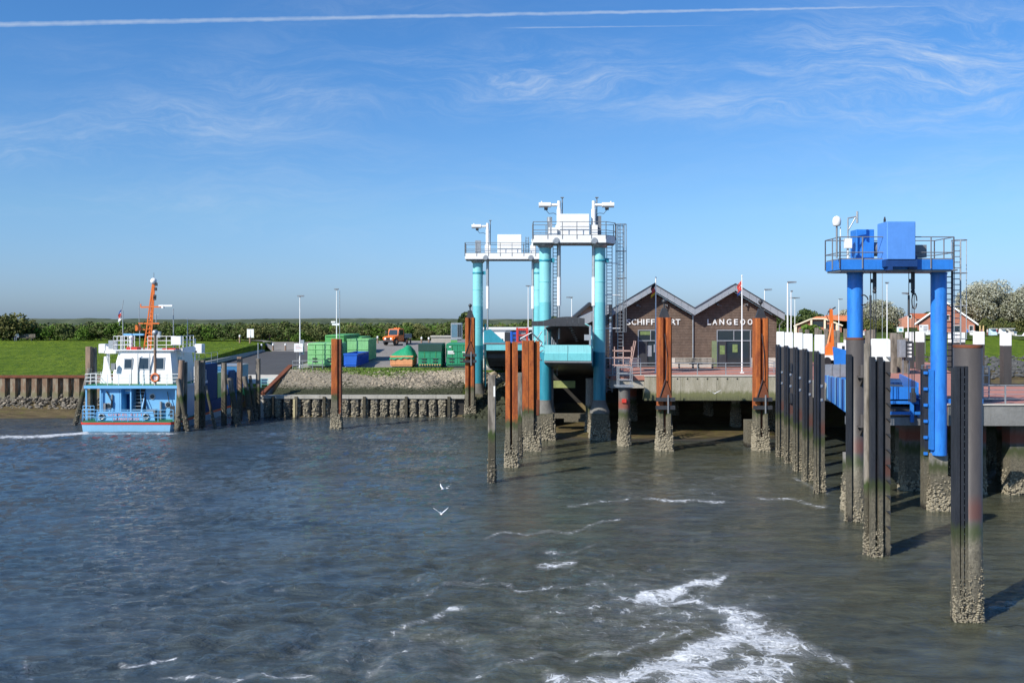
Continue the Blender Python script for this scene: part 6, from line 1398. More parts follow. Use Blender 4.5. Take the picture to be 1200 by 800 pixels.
for i in range(20):
    for j in range(8): r_ = .34 + .09 * math.cos(j * .7854); vs.append((2.05 + r_ * math.cos(i * .31416), 1.32 - .09 * math.sin(j * .7854), 4.75 + r_ * math.sin(i * .31416)))
for i in range(20):
    for j in range(8): fs.append((i * 8 + j, i * 8 + (j + 1) % 8, ((i + 1) % 20) * 8 + (j + 1) % 8, ((i + 1) % 20) * 8 + j))
lb_ = MB().add(vs, fs, smooth=True).build('lifebuoy', mat('lifebuoy_orange', (.62, .16, .05), .6), ship)
MB().bb(1.7, 2.4, 1.42, 1.7, 4.4, 5.1).build('raft_canister', m_white, ship)
# wheelhouse
wh = MB(); c_ = [(-2.1, 2.9), (3.1, 2.9), (3.4, 3.4), (3.4, 8.3), (-2.7, 8.3), (-2.7, 3.4)]
t_ = [(-1.75, 3.2), (2.75, 3.2), (3.1, 3.7), (3.1, 8.0), (-2.2, 8.0), (-2.2, 3.7)]
wh.add([(p[0], p[1], 4.08) for p in c_] + [(p[0] * .98, p[1], 5.1) for p in c_] + [(p[0], p[1], 7.15) for p in t_], [tuple(range(5, -1, -1)), tuple(range(12, 18))] + [(k * 6 + i, k * 6 + (i + 1) % 6, (k + 1) * 6 + (i + 1) % 6, (k + 1) * 6 + i) for k in (0, 1) for i in range(6)])
wh.build('wheelhouse', m_white, ship)
MB().bb(-2.6, 3.4, 2.95, 8.4, 7.152, 7.24).build('wheelhouse_roof', m_white, ship); MB().bb(-1.3, -.3, 3.1, 4.1, 7.242, 7.5).build('roof_trim', m_red, ship); MB().bb(2.0, 3.3, 3.2, 4.4, 7.242, 7.36).build('roof_trim', m_red, ship)
def win(x0_, x1_, z0_, z1_, y_): 
    yt = lambda z: 2.9 + (z - 5.1) * .146 + y_
    f = MB().add([(x0_ - .1, yt(z0_) - .06, z0_ - .1), (x1_ + .1, yt(z0_) - .06, z0_ - .1), (x1_ + .1, yt(z1_) - .06, z1_ + .1), (x0_ - .1, yt(z1_) - .06, z1_ + .1), (x0_ - .1, yt(z0_) + .1, z0_ - .1), (x1_ + .1, yt(z0_) + .1, z0_ - .1), (x1_ + .1, yt(z1_) + .1, z1_ + .1), (x0_ - .1, yt(z1_) + .1, z1_ + .1)], [(0, 3, 2, 1), (4, 5, 6, 7), (0, 1, 5, 4), (1, 2, 6, 5), (2, 3, 7, 6), (3, 0, 4, 7)]).build('window', m_galv, ship)
    MB().add([(x0_, yt(z0_) - .08, z0_), (x1_, yt(z0_) - .08, z0_), (x1_, yt(z1_) - .08, z1_), (x0_, yt(z1_) - .08, z1_), (x0_, yt(z0_) - .05, z0_), (x1_, yt(z0_) - .05, z0_), (x1_, yt(z1_) - .05, z1_), (x0_, yt(z1_) - .05, z1_)], [(0, 3, 2, 1), (4, 5, 6, 7), (0, 1, 5, 4), (1, 2, 6, 5), (2, 3, 7, 6), (3, 0, 4, 7)]).build('pane', m_glass, f)
win(-1.4, -.75, 5.55, 6.35, 0); win(.0, .8, 5.5, 6.45, 0); win(1.4, 2.2, 5.5, 6.45, 0)
MB().add([(3.41, 4, 5.5), (3.41, 5, 5.5), (3.2, 5, 6.5), (3.2, 4, 6.5)], [(0, 1, 2, 3)]).build('side_window', m_glass, ship)
MB().bb(-.15, -.10, 2.8, 2.9, 4.1, 6.9).bb(.95, 1.0, 2.8, 2.95, 4.1, 6.9).build('door_edge', m_galv, ship)
MB().tube([(-.4, 2.0, 4.08), (-.4, 2.2, 6.6)], .04).bb(-2.5, -2.1, 2.5, 2.8, 5.4, 6.0).build('deck_fittings', m_galvd, ship)
for s, x_ in ((-1, -3.75), (1, 5.0)):
    b0 = MB().cbox(x_ - .55 if s < 0 else x_ - .25, x_ + .1 if s < 0 else x_ + .45, 4.0, 4.9, 6.9, 7.75, .04).build('bridge_wing_box', m_white, ship)
    MB().bb(min(x_, s * 2.6), max(x_, s * 2.6), 4.0, 4.9, 6.95 if s > 0 else 6.85, 7.1).prism([(x_ - .2 if s > 0 else x_ + .1, 7.1), (s * 2.9, 7.1), (s * 2.9, 7.3), (x_ - .2 if s > 0 else x_ + .1, 7.6)], 4.05, 4.8, 'y').build('bridge_wing_arm', m_white, ship)
    MB().beam((x_ * .93, 4.4, 4.1), (x_ * .93, 4.4, 6.9), .14).beam((s * 3.5, 4.3, 4.1), (s * 3.6, 4.3, 6.9), .1).build('wing_support', m_white, ship)
MB().prism([(-4.0, 4.08), (-2.9, 4.08), (-3.1, 5.4), (-3.4, 6.6), (-3.6, 6.6), (-3.7, 5.4)], 3.6, 3.8, 'y').build('wing_bracket', m_white, ship)
# aft pole, masts, rails on roof
rl = MB(); rail(rl, [(-2.5, 8, 7.24), (-2.5, 3.1, 7.24), (-.9, 3.1, 7.24)], 1.25, 3, .8, .028, .035); rail(rl, [(.7, 3.1, 7.24), (3.3, 3.1, 7.24), (3.3, 8, 7.24)], 1.25, 3, .9, .028, .035); rl.build('roof_railing', m_white, ship)
MB().bb(-3.1, -2.3, 3.4, 3.6, 7.3, 8.1).build('vent_grille', m_galv, ship)
MB().cyl((-1.0, 3.5, 7.24), (-1.0, 3.5, 8.3), .16, n=10).ball((-1.0, 3.5, 8.35), .22).bb(2.9, 3.8, 3.0, 3.4, 7.7, 8.5).build('searchlight', m_white, ship)
MB().cyl((1.95, 1.6, 4.08), (1.95, 1.6, 8.6), .13, n=10).build('signal_pole', m_woodb, ship); MB().ball((1.95, 1.6, 8.85), .28).build('radar_ball', m_galv, ship)
for (x_, y_, z0_, z1_) in ((-2.0, 4, 7.2, 10.9), (2.4, 5, 7.24, 11.1), (3.4, 6, 7.24, 10.2), (-1.6, 7, 7.2, 9.6)): MB().cyl((x_, y_, z0_), (x_, y_, z1_), .045, n=6).build('antenna', m_galv, ship)
mast = MB(); mb0, mt0 = Vector((.30, 4.0, 7.24)), Vector((.92, 4.0, 13.55))
for dx, dy in ((-.32, 0), (.32, 0), (0, .3)): mast.beam(mb0 + Vector((dx, dy, 0)), mt0 + Vector((dx * .28, dy * .3, 0)), .10)
for k in range(17):
    f_ = k / 16.5; w_ = .32 * (1 - .72 * f_); p = mb0.lerp(mt0, f_); mast.beam(p + Vector((-w_, 0, 0)), p + Vector((w_, 0, 0)), .07)
mast.beam(mb0 + Vector((0, .2, 0)), mt0, .14, .14).build('lattice_mast', m_orange, ship)
p = lambda f_: mb0.lerp(mt0, f_)
q = p(.63); MB().beam(q + Vector((-1.0, 0, 0)), q + Vector((1.2, 0, .05)), .12, .14).beam(q + Vector((-1.0, 0, 0)), q + Vector((-1.0, 0, .3)), .09).build('mast_yard', m_orange, ship)
MB().bb(q.x + .7, q.x + 2.0, 3.9, 4.1, q.z + .06, q.z + .22).cyl((q.x + 1.1, 4, q.z - .1), (q.x + 1.1, 4, q.z + .1), .15).build('radar_scanner', m_white, ship)
q = p(.38); MB().beam(q + Vector((-1.05, 0, .05)), q + Vector((.9, 0, .05)), .12, .12).build('mast_yard', m_orange, ship)
MB().cyl((q.x - 1.0, 4, q.z + .1), (q.x - 1.0, 4, q.z + 2.1), .03).bb(q.x + .35, q.x + 1.0, 3.8, 4.2, q.z - 1.3, q.z - .7).cyl((q.x + .6, 4, q.z + .1), (q.x + .6, 4, q.z + .9), .05).beam((q.x + .4, 4, q.z + .85), (q.x + .9, 4, q.z + .9), .05).build('mast_fittings', m_galv, ship)
for f_ in (.97, .90, .79, .76): 
    q = p(f_); MB().bb(q.x + .12, q.x + .34, 3.9, 4.1, q.z - .15, q.z + .15).build('mast_light', m_dark, ship)
q = p(.15); MB().beam(q + Vector((-1.1, 0, 1.1)), q + Vector((-.3, 0, .9)), .1).bb(q.x - 1.15, q.x - .75, 3.8, 4.1, q.z + .8, q.z + 1.35).build('horn', m_orange, ship)
q = p(1); MB().ball((q.x - .02, 4, q.z + .12), .30).build('mast_dome', m_white, ship); MB().cyl((q.x, 4, q.z + .3), (q.x, 4, q.z + .9), .025).build('mast_tip', m_galvd, ship)
MB().bb(-2.2, -.3, 4.6, 4.9, 8.55, 8.72).build('awning_board', m_sblue, ship)
MB().cyl((-1.75, 2.6, 9.5), (-1.35, 2.6, 11.9), .025).build('flag_staff', m_galv, ship)
vs = [(-1.55 - .28 * j / 2 + .04 * math.sin(i * 2), 2.6 + .05 * math.sin(i * 1.7 + j), 11.0 - i * .16 - .12 * j) for i in range(7) for j in range(3)]
fl = MB()
for i in range(6):
    for j in range(2): fl.add([vs[i * 3 + j], vs[i * 3 + j + 1], vs[i * 3 + 3 + j + 1], vs[i * 3 + 3 + j]], [(0, 1, 2, 3)], mat=0 if i < 2 else (1 if i < 4 else 2))
fl.build('ensign', [m_blued, m_red, m_white], ship)
# blue side house and cargo on the long foredeck (things standing on the ferry)
MB().bb(3.0, 4.1, 9.0, 13.0, .9, 5.6).build('side_casing', m_snavy, ship)
rl = MB(); rail(rl, [(3.4, 9, 5.6), (4.1, 9, 5.6), (4.1, 13, 5.6)], 1.1, 2, 1.6, .022, .025); rl.build('casing_railing', m_galv, ship)
MB().cyl((3.8, 7.0, 4.1), (3.8, 7.0, 8.2), .07).build('antenna', m_white, ship)
def wpos(x_, y_): return (SXc + x_, 84.4 + y_)
x_, y_ = wpos(3.2, 13.8); o = thing('waste_container', 'green ribbed box container standing on the ferry foredeck', 'container', (x_, y_, .9))
MB().cbox(-1.0, .9, -1.0, 1.0, .4, 3.6, .05).build('box_body', m_green1, o)
for k in range(5): MB().bb(-.9 + k * .4, -.78 + k * .4, -1.05, -1.001, .5, 3.4).build('rib', m_green2, o)
MB().cyl((-.1, 0, 3.6), (-.1, 0, 4.0), .3, n=12).bb(-1.05, .95, -1.05, 1.05, 3.602, 3.7).build('lid', m_tealhi, o); MB().bb(-.9, .8, -.9, .9, 0, .4).build('skid', m_dark, o)
x_, y_ = wpos(2.9, 18.5); o = thing('lorry', 'dark blue lorry cab parked on the ferry foredeck', 'lorry', (x_, y_, .9))
MB().cbox(-1.1, 1.1, -1.2, 1.2, .8, 3.6, .1).build('cab', m_snavy, o); MB().bb(-1.0, 1.0, -1.26, -1.201, 2.2, 3.2).build('windscreen', m_glass, o); MB().bb(-1.2, 1.2, 1.3, 5.8, 1.1, 4.0).build('cargo_box', mat('blue_tarpaulin', (.03, .16, .32), .6), o); MB().bb(-1.22, 1.22, 1.25, 5.85, 4.0, 4.1).build('cargo_rim', m_galv, o)
for s in (-.85, .85):
    for yy in (0, 4.2): MB().cyl((s - .15, yy, .5), (s + .15, yy, .5), .5, n=16).build('wheel', m_black, o)
    MB().bb(s - .12, s + .12, -1.28, -1.202, 1.1, 1.3).build('headlight', m_white, o)
x_, y_ = wpos(4.0, 16); o = tag(MB().cbox(-.9, .9, -.9, .9, 0, 1.7, .05).bb(-.8, .8, -.95, -.901, .2, 1.5).build('cargo_crate', m_galvd, None, (x_ - .9, y_, .9)), 'grey crate on the ferry foredeck before the lorry', 'crate')
x_, y_ = wpos(3.3, 21.6); o = thing('trailer', 'small green and blue trailer at the bow of the ferry', 'trailer', (x_, y_, .9)); MB().cbox(-1, 1, -.7, .7, .6, 1.5, .04).build('box_body', m_green3, o); MB().bb(-.9, .9, -.6, .6, 1.5, 2.2).build('load', m_bluesk, o)
for s in (-.9, .9): MB().cyl((s - .1, 0, .4), (s + .1, 0, .4), .4, n=12).build('wheel', m_black, o)

# ================================================================ dolphins around the ferry
D = [  # px, Y, top py, lean(px at top), wd, mat, label
    (104.5, 93.5, 406, None, .27, m_woodb, 'stout brown timber post rising highest left of the ferry'),
    (110.5, 93.9, 407, None, .2, m_woodg, 'slim dark timber post close behind the stout brown one left of the ferry'),
    (88, 90.0, 432, 104, .24, m_woodg, 'leaning timber brace left of the ferry stern'),
    (208, 84.6, 422, 212, .28, m_woodb, 'thick brown post nearest the right corner of the ferry stern'),
    (220, 84.2, 444, 207, .20, m_woodg, 'left leaning brace beside the right corner of the ferry stern'),
    (216.5, 85.2, 424, 216.5, .18, m_woodg, 'slim upright post behind the thick brown post at the ferry stern'),
    (231.5, 87, 422, None, .23, m_woodg, 'left one of the paired dark posts beside the ferry side'),
    (237.5, 87.6, 422, None, .2, m_woodg, 'right one of the paired dark posts beside the ferry side'),
    (252, 87.2, 452, 240, .14, m_woodg, 'thin leaning brace right of the paired dark posts'),
    (262.5, 90, 425, None, .22, m_woodg, 'green stained upright post in the middle of the fender row'),
    (279, 89.6, 443, 268, .27, m_woodg, 'thick leaning brace crusted with barnacles in the fender row'),
    (274, 91.0, 444, 270, .2, m_woodg, 'slim brace behind the thick barnacled one'),
    (281, 93.5, 418, None, .23, m_woodb, 'brown upright post in the fender row before the slipway'),
    (294.5, 93, 441, 285.5, .25, m_woodg, 'thick pale topped leaning brace nearest the slipway'),
    (300, 93.6, 440, 292, .17, m_woodg, 'slim brace just right of the pale topped leaning one'),
    (302.5, 95.5, 420, None, .2, m_woodg, 'upright grey post at the right end of the fender row'),
]
for i, (px, Y, ty, lp, wd, mm_, lb) in enumerate(D):
    top = Z(ty, Y); lean = None if lp is None else ((lp - px) * Y / F, .25)
    o = timber(lb, px, Y, top, wd, mm_, lean, nb=320 if i == 10 else 60, seed=200 + i, group='timber dolphins around the moored ferry')
o = tag(MB().cyl((0, 0, 0), (0, 0, 1.6), .05).build('marker_rod', m_galv, None, (X(302.5, 95.5), 95.5, Z(420, 95.5))), 'thin grey rod on top of the right end post of the fender row', 'rod')
# ================================================================ containers
def container(name, label, x, y, z, w_, d_, h_, m1, m2, rz=0, opn=False, doors=True, ribs=6, cover=None, side_ribs=True, flare=0):
    o = thing(name, label, 'container' if not opn else 'skip', (x, y, z), rz)
    hw = w_ / 2
    if opn:
        t = .08
        MB().prism([(-hw + flare, .2), (hw - flare, .2), (hw, h_), (-hw, h_)], 0, t, 'y').build('end_panel', m1, o)
        MB().prism([(-hw + flare, .2), (hw - flare, .2), (hw, h_), (-hw, h_)], d_ - t, d_, 'y').build('end_panel', m1, o)
        for s in (-1, 1): MB().prism([(s * (hw - flare), .2), (s * hw, h_), (s * (hw - t), h_), (s * (hw - flare - t), .2)], t + .002, d_ - t - .002, 'y').build('side_panel', m1, o)
        MB().bb(-hw + flare + .05, hw - flare - .05, .1, d_ - .1, .2, .3).build('floor', m2, o)
        MB().bb(-hw - .06, hw + .06, -.06, .05, h_ - .12, h_ + .03).bb(-hw - .06, -hw + .06, .051, d_ + .05, h_ - .12, h_ + .03).bb(hw - .06, hw + .06, .051, d_ + .05, h_ - .12, h_ + .03).build('rim', m1, o)
    else:
        MB().cbox(-hw, hw, 0.06, d_, .2, h_, .04).build('box_body', m1, o)
        if doors:
            for s in (-1, 1):
                a_, b_ = (-hw + .06, -.02) if s < 0 else (.02, hw - .06)
                dd = MB().bb(a_, b_, 0, .055, .32, h_ - .08).build('door', m1, o)
                MB().cyl(((a_ + b_) / 2, -.03, .35), ((a_ + b_) / 2, -.03, h_ - .15), .025, n=5).build('lock_rod', m2, dd)
                for zz in (.62, .95): MB().bb((a_ + b_) / 2 - .32, (a_ + b_) / 2 + .22, -.075, -.051, zz, zz + .13).build('hinge', m_dark, dd)
    for k in range(ribs):
        z_ = .38 + (h_ - .55) * k / max(1, ribs - 1); MB().bb(-hw + .02 + flare * .5, hw - .02 - flare * .5, -.05, -.001, z_, z_ + .07).build('rib', m1, o)
    if side_ribs:
        n = max(2, int(d_ / .75))
        for s in (-1, 1):
            for k in range(n):
                y_ = .3 + (d_ - .5) * k / (n - 1); MB().bb(s * hw - .06, s * hw + .06, y_, y_ + .09, .3, h_ - .14).build('side_rib', m1, o)
    MB().bb(-hw + .1 + flare, hw - .1 - flare, .05, d_ - .05, .08, .198).build('skid', m_dark, o)
    for s in (-1, 1): MB().cyl((s * hw * .7 - .1, .15, .1), (s * hw * .7 + .1, .15, .1), .1, n=8).build('roller', m_galvd, o)
    if cover: MB().bb(-hw - .03, hw + .03, -.08, d_ + .03, h_ - .75, h_ + .05).build('cover', cover, o)
    return o
zc = lambda x, y: H1(x, y) + .15 if y > 108 else H1(x, y) + .03
def cont(name, label, pxa, pxb, Y, h_, d_, m1, m2, **k):
    xa_, xb_ = X(pxa, Y), X(pxb, Y); return container(name, label, (xa_ + xb_) / 2, Y, zc((xa_ + xb_) / 2, Y), xb_ - xa_, d_, h_, m1, m2, **k)
cont('container', 'light green container with four ribs behind the white information sign', 360.5, 396, 106.5, 2.75, 5.5, m_green1, m_green2, ribs=5, doors=True)
cont('container', 'open light green container with rusty front right of the lone rusty pile', 407, 431.5, 114, 2.75, 6.5, m_green1, m_green2, opn=True, ribs=3)
cont('container', 'long mid green container standing behind the lone rusty pile', 381, 403, 119, 3.0, 12.5, m_green2, m_green1, ribs=4, doors=False)
cont('container', 'flat topped mid green container at the very back of the green container group', 404, 424, 128, 2.3, 8, m_green2, m_green1, ribs=4, doors=False)
cont('skip', 'open bright blue skip in front of the light green containers', 403, 418.5, 105.2, 1.62, 8.2, m_bluesk, m_bluesk, opn=True, ribs=2, flare=.12)
o = cont('skip', 'faded orange skip heaped under a green net', 457.5, 483.5, 105.8, 1.35, 4.4, m_orangel, m_rustd, opn=True, ribs=2, flare=.05)
gx_ = np.linspace(-1.38, 1.38, 15); gy_ = np.linspace(-.12, 4.5, 13); vs = []
hz = lambda x_, y_: 1.33 + (1.15 * math.exp(-((x_ - .55) / .75) ** 2) + .45 * math.exp(-((x_ + .6) / .6) ** 2)) * max(0, math.sin((y_ + .15) / 4.7 * math.pi)) ** .5 + .07 * math.sin(x_ * 9 + y_ * 5) - (.4 if abs(x_) > 1.3 or y_ < -.05 or y_ > 4.4 else 0)
for y_ in gy_:
    for x_ in gx_: vs.append((x_, y_, hz(x_, y_)))
fs = [(j * 15 + i, j * 15 + i + 1, (j + 1) * 15 + i + 1, (j + 1) * 15 + i) for j in range(12) for i in range(14)]
MB().add(vs, fs, smooth=True).build('net_cover', m_net, o)
o = cont('container', 'emerald container with a dark cover and rusty foot, right of the netted orange skip', 490.5, 517.5, 105.8, 2.65, 5.5, m_green3, m_green2, ribs=4, cover=m_greend)
rb = MB()
for k in range(9): rb.bb(-1.2 + k * .28, -1.06 + k * .28, -.09, -.052, .3, .42)
rb.build('warning_stripes', m_orangel, o)
o = cont('container', 'emerald container with small white lettering beside the left rusty guide pile', 523, 549, 106.2, 2.72, 5.5, m_green3, m_green2, ribs=4)
MB().bb(-1.1, -.45, -.06, -.052, 1.75, 1.9).bb(-1.1, -.35, -.06, -.052, 1.55, 1.68).bb(-.95, -.7, -.06, -.052, 2.3, 2.42).bb(.55, .95, -.06, -.052, 1.7, 1.8).build('white_print', m_white, o)
o = thing('storage_cabin', 'long grey cabin with pale roof behind the emerald containers', 'cabin', (X(519, 128), 128, zc(X(519, 128), 128)))
MB().bb(-1.6, 1.4, 0, 2.5, 0, 2.3).build('wall', mat('beige_plaster', (.35, .32, .28), .8), o); MB().bb(-1.7, 1.5, -.15, 2.6, 2.3, 2.45).build('roof', m_concl, o)
o = thing('glass_cabin', 'tall pale blue glazed machine cab above the emerald containers', 'cab', (X(534.5, 124), 124, zc(X(534.5, 124), 124)))
MB().cbox(-.7, .75, 0, 1.6, 2.1, 4.35, .05).build('cab_frame', m_galv, o)
for (a_, b_) in ((-.6, .15), (.22, .45), (.5, .68)): MB().bb(a_, b_, -.03, -.001, 2.5, 4.15).build('pane', m_glassb if a_ < 0 else m_glass, o)
MB().bb(-.7, .15, 0, 1.6, .3, 2.09).build('green_base', m_green2, o); MB().bb(.16, 2.2, 0, 1.6, .3, 2.2).build('grey_base', m_galvd, o)
for s in (-.4, 1.4): MB().cyl((s, -.1, .42), (s, .1, .42), .42, n=14).build('wheel', m_black, o)
# ================================================================ orange utility truck
xt, Yt2 = X(464, 148), 148; o = thing('utility_truck', 'orange four wheel utility truck with dark cab glass and grey flatbed in the car park', 'truck', (xt, Yt2, H1(xt, Yt2) + .15), R(-23))
o.scale = (.92, .92, .92)
# local: front faces -y, length along +y
MB().prism([(-2.6, .75), (-2.6, 1.35), (-2.3, 1.5), (-1.0, 1.62), (-1.0, .6), (-2.3, .6)], -.95, .95, 'x').build('bonnet', m_orange, o)
MB().prism([(-1.0, .7), (-1.0, 1.65), (-.75, 2.75), (1.0, 2.8), (1.05, .7)], -.98, .98, 'x').build('cab', m_orange, o)
MB().add([(-.85, -1.03, 1.72), (.85, -1.03, 1.72), (.78, -.82, 2.62), (-.78, -.82, 2.62)], [(0, 1, 2, 3)]).build('windscreen', m_glass, o)
for s in (-1, 1):
    MB().add([(s * .99, -.7, 1.7), (s * .99, .85, 1.7), (s * .99, .85, 2.6), (s * .99, -.6, 2.6)], [(0, 1, 2, 3)]).build('side_window', m_glass, o)
    MB().cyl((s * .55, -2.62, 1.12), (s * .55, -2.66, 1.12), .17, n=12).build('headlight', m_white, o)
    for yy in (-1.75, 1.75, ): 
        w_ = MB().cyl((s * .78, yy, .6), (s * 1.12, yy, .6), .6, n=20).build('tyre', m_black, o); MB().cyl((s * 1.121, yy, .6), (s * 1.15, yy, .6), .3, n=12).build('rim', m_orangel, o)
    MB().prism([(-2.5, 1.2), (-2.2, 1.42), (-1.3, 1.42), (-1.0, 1.2), (-1.0, 1.1), (-1.35, 1.28), (-2.15, 1.28), (-2.5, 1.1)], s * .9 if s > 0 else -1.18, 1.18 if s > 0 else -.9, 'x').build('mudguard', m_orange, o)
    MB().tube([(s * .95, -1.0, 2.1), (s * 1.25, -1.15, 2.2)], .03).bb(s * 1.27 - .1, s * 1.27 + .1, -1.2, -1.1, 1.95, 2.45).build('mirror', m_dark, o)
MB().bb(-1.0, 1.0, -2.78, -2.62, .62, .88).build('bumper', m_dark, o); MB().bb(-.5, .5, -2.63, -2.601, .92, 1.3).build('grille', m_black, o)
MB().bb(-.5, .5, -2.2, 3.4, .5, .72).build('chassis', m_dark, o)
MB().bb(-1.08, 1.08, 1.15, 3.6, 1.15, 1.25).bb(-1.08, -1.02, 1.15, 3.6, 1.25, 1.9).bb(1.02, 1.08, 1.15, 3.6, 1.25, 1.9).bb(-1.02, 1.02, 3.54, 3.6, 1.25, 1.9).bb(-1.02, 1.02, 1.15, 1.21, 1.25, 2.1).build('flatbed', m_galvd, o)
MB().cyl((.1, .1, 2.8), (.1, .1, 3.0), .09).bb(-.6, .6, .3, .5, 2.8, 2.92).build('beacon', m_orange, o)
# white sheds and trolleys behind the rear gantry
o = thing('white_hall', 'long low white hall with one dark open bay behind the rear turquoise ramp', 'building', (X(592, 140), 140, 5.9))
for (a_, b_) in ((-3.9, .3), (4.1, 4.9)): MB().bb(a_, b_, 0, 6, 0, 2.6).build('wall', m_white, o)
MB().bb(.3, 4.1, 1.5, 6, 0, 2.6).build('open_bay', m_dark, o); MB().bb(-4.0, 5.0, -.25, 6.1, 2.6, 3.0).build('roof_edge', m_white, o); MB().bb(-3.9, 4.9, -.28, -.251, 2.68, 2.76).build('roof_stripe', m_galvd, o); MB().bb(.1, .9, -.05, 1.4, 0, 2.55).build('post', m_galv, o)
o = thing('white_van', 'white boxy van parked before the white hall', 'van', (X(582, 128), 128, 5.55))
MB().prism([(-1.9, .4), (2.3, .4), (2.3, 1.3), (1.5, 1.5), (1.1, 2.1), (-1.9, 2.15)], 0, 1.8, 'y').build('body', m_white, o); MB().bb(-.2, .9, -.02, -.001, 1.4, 1.9).build('side_window', m_glass, o); MB().bb(-.6, -.2, -.02, -.001, .9, 1.1).bb(.1, .4, -.02, -.001, .7, .8).build('marking', m_orangel, o)
for s in (-1.2, 1.5): MB().cyl((s, -.05, .35), (s, .2, .35), .35, n=14).build('wheel', m_black, o)
def cage(name, label, px, Y, w_, h_, m1, z): 
    o = thing(name, label, 'luggage trolley', (X(px, Y), Y, z)); 
    MB().bb(-w_ / 2, w_ / 2, 0, 1.3, .3, .45).build('platform', m1, o)
    for s in (-1, 1): MB().bb(s * w_ / 2 - .12, s * w_ / 2 + .12, 0, .2, .45, h_).build('upright', m1, o)
    MB().bb(-w_ / 2 + .13, w_ / 2 - .13, .05, .15, h_ - .3, h_ - .05).bb(-w_ / 2 + .13, w_ / 2 - .13, .05, .15, h_ * .55, h_ * .62).build('cross_bar', m1, o); MB().bb(-w_ / 2 + .13, w_ / 2 - .13, .3, 1.2, .45, h_ * .9).build('load', m_galv, o)
    for s in (-1, 1): MB().cyl((s * w_ * .35 - .05, .3, .16), (s * w_ * .35 + .05, .3, .16), .16, n=10).build('wheel', m_black, o)
cage('luggage_trolley', 'red framed luggage trolley standing on the rear ramp', 612, 100, 1.05, 1.95, m_red, 7.25); cage('luggage_trolley', 'blue luggage trolley left of the red one', 602.5, 100.5, .6, 1.55, m_bluesk, 7.22)
o = thing('dark_cart', 'small dark grey cart left of the blue luggage trolley', 'cart', (X(594.5, 101), 101, 7.2)); MB().cbox(-.3, .3, 0, .8, .3, 1.5, .05).build('box_body', m_dark, o); MB().cyl((-.45, .2, .2), (.45, .2, .2), .2, n=10).build('wheel', m_black, o)
# ================================================================ bollards, small railings
for i, (px, Y) in enumerate([(281, 150), (293, 149), (306.5, 149), (320, 150), (334.5, 150), (348.5, 150), (361, 150), (375, 150), (432, 148), (442.5, 152), (481, 152), (494, 150), (502.5, 149), (389, 150)]):
    x_ = X(px, Y); o = thing('bollard', 'white topped wooden bollard along the edge of the grass behind the car park', 'bollard', (x_, Y, H1(x_, Y) + .05), 0, 'white topped bollards along the grass edge')
    if i == 0: B0 = (MB().cyl((0, 0, 0), (0, 0, .95), .14, n=10).mesh('post', m_woodb), MB().cyl((0, 0, .95), (0, 0, 1.2), .15, n=10).lathe([(.15, 1.2), (.1, 1.26), (.001, 1.28)], 10).mesh('white_cap', m_white))
    place(B0[0], 'post', o); place(B0[1], 'white_cap', o)
o = thing('railing', 'low grey tube railing at the foot of the tall lamp beside the car park', 'railing', (X(343, 103.9), 103.9, 4.55)); rl = MB(); rail(rl, [(0, 0, 0), (3.3, 0, 0)], .95, 2, 1.1, .03, .035); rl.build('rail', m_galv, o)
o = thing('railing', 'thin railing along the slipway foot beside the timber quay corner', 'railing', (0, 0, 0)); rl = MB(); rail(rl, [(X(306, 103), 103, 2.6), (X(322, 103), 103, 2.6)], 1.0, 3, .8, .025, .03); rl.build('rail', m_tealhi, o)
o = thing('sign_post', 'slim grey sign post standing before the netted skip at the truck', 'post', (X(474, 116), 116, H1(X(474, 116), 116))); MB().cyl((0, 0, 0), (0, 0, 2.4), .05, n=6).bb(-.18, .18, -.06, -.04, 1.9, 2.4).build('pole', m_galvd, o)
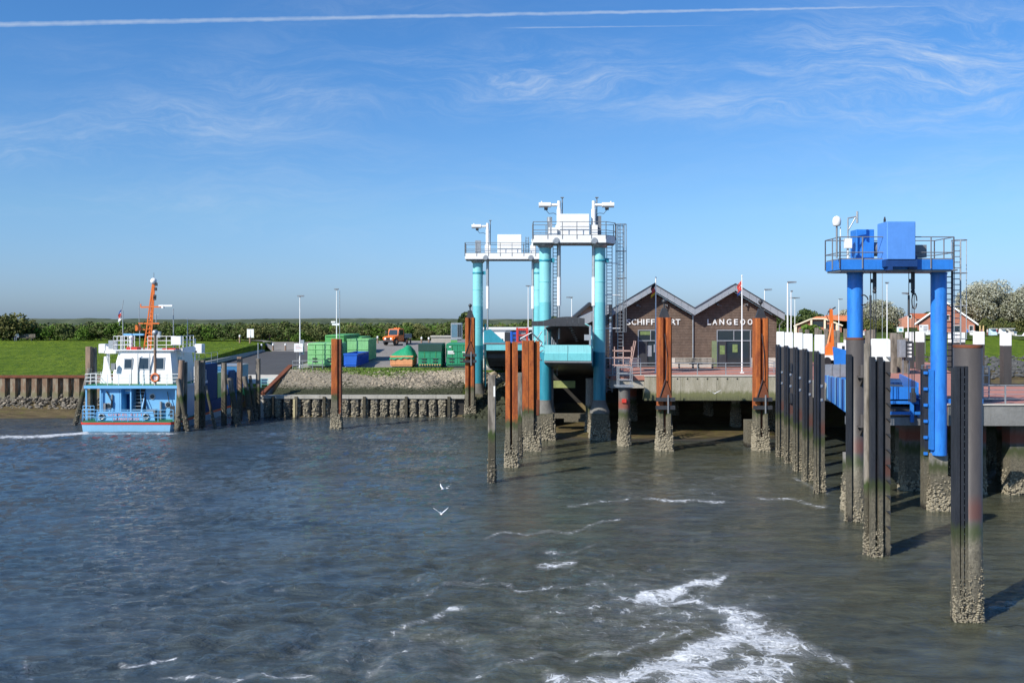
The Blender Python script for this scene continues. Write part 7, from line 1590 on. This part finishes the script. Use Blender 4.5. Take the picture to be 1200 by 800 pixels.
# ================================================================ gulls
def gull(label, x, y, z, span, up, rz, roll=0.):
    o = thing('gull', label, 'gull', (x, y, z), rz); o.rotation_euler[1] = roll
    MB().lathe([(.001, -.20), (.03, -.17), (.045, -.12), (.062, -.02), (.05, .08), (.022, .17), (.012, .2), (.001, .21)], 10).mesh
    b_ = MB(); prof = [(-.23, .004), (-.2, .022), (-.15, .034), (-.11, .032), (-.05, .05), (.04, .052), (.12, .034), (.2, .014), (.27, .004)]
    vs = []; 
    for (y_, r_) in prof:
        for i in range(8): vs.append((r_ * math.cos(i * .7854), y_, r_ * .9 * math.sin(i * .7854) + .02 * (y_ < -.1)))
    b_.add(vs, [(k * 8 + i, k * 8 + (i + 1) % 8, (k + 1) * 8 + (i + 1) % 8, (k + 1) * 8 + i) for k in range(8) for i in range(8)], smooth=True); b_.build('body', m_white, o)
    MB().cyl((0, -.22, .02), (0, -.27, .01), .012, .003, 6).build('beak', m_orange, o)
    MB().add([(-.02, .2, 0), (.02, .2, 0), (.07, .36, .01), (-.07, .36, .01), (-.02, .2, .008), (.02, .2, .008), (.07, .36, .016), (-.07, .36, .016)], [(0, 3, 2, 1), (4, 5, 6, 7), (0, 1, 5, 4), (1, 2, 6, 5), (2, 3, 7, 6), (3, 0, 4, 7)]).build('tail', m_white, o)
    for s in (-1, 1):
        w_ = MB(); st_ = [(0.03, 0.02, -.09, .10), (.18, .18 * up * 1.25, -.12, .06), (.34, .34 * up * 1.05, -.07, .07), (.46, .46 * up, .0, .09), (.52, .52 * up * .98, .08, .11)]
        vs = []
        for (x_, z_, a_, c_) in st_: 
            k = span / 1.04; vs += [(s * x_ * k, a_, z_ * k), (s * x_ * k, (a_ + c_) / 2, z_ * k + .014), (s * x_ * k, c_, z_ * k), (s * x_ * k, (a_ + c_) / 2, z_ * k - .004)]
        w_.add(vs, [(k * 4 + i, k * 4 + (i + 1) % 4, (k + 1) * 4 + (i + 1) % 4, (k + 1) * 4 + i) for k in range(4) for i in range(4)], smooth=True); w_.build('wing', mat('gull_wing', (.72, .74, .77), .7) if s > 0 else m_white, o)
gull('lowest white gull gliding over the water with raised wings', *(X(517, 46), 46, Z(602, 46)), .74, .80, .25)
gull('small white gull flying just above the lowest one', *(X(520, 50), 50, Z(573, 50)), .62, .75, -.6, .1)
gull('white gull with spread wings flying before the quay wall', *(X(837.5, 75), 75, Z(461, 75)), 1.12, .5, .1)
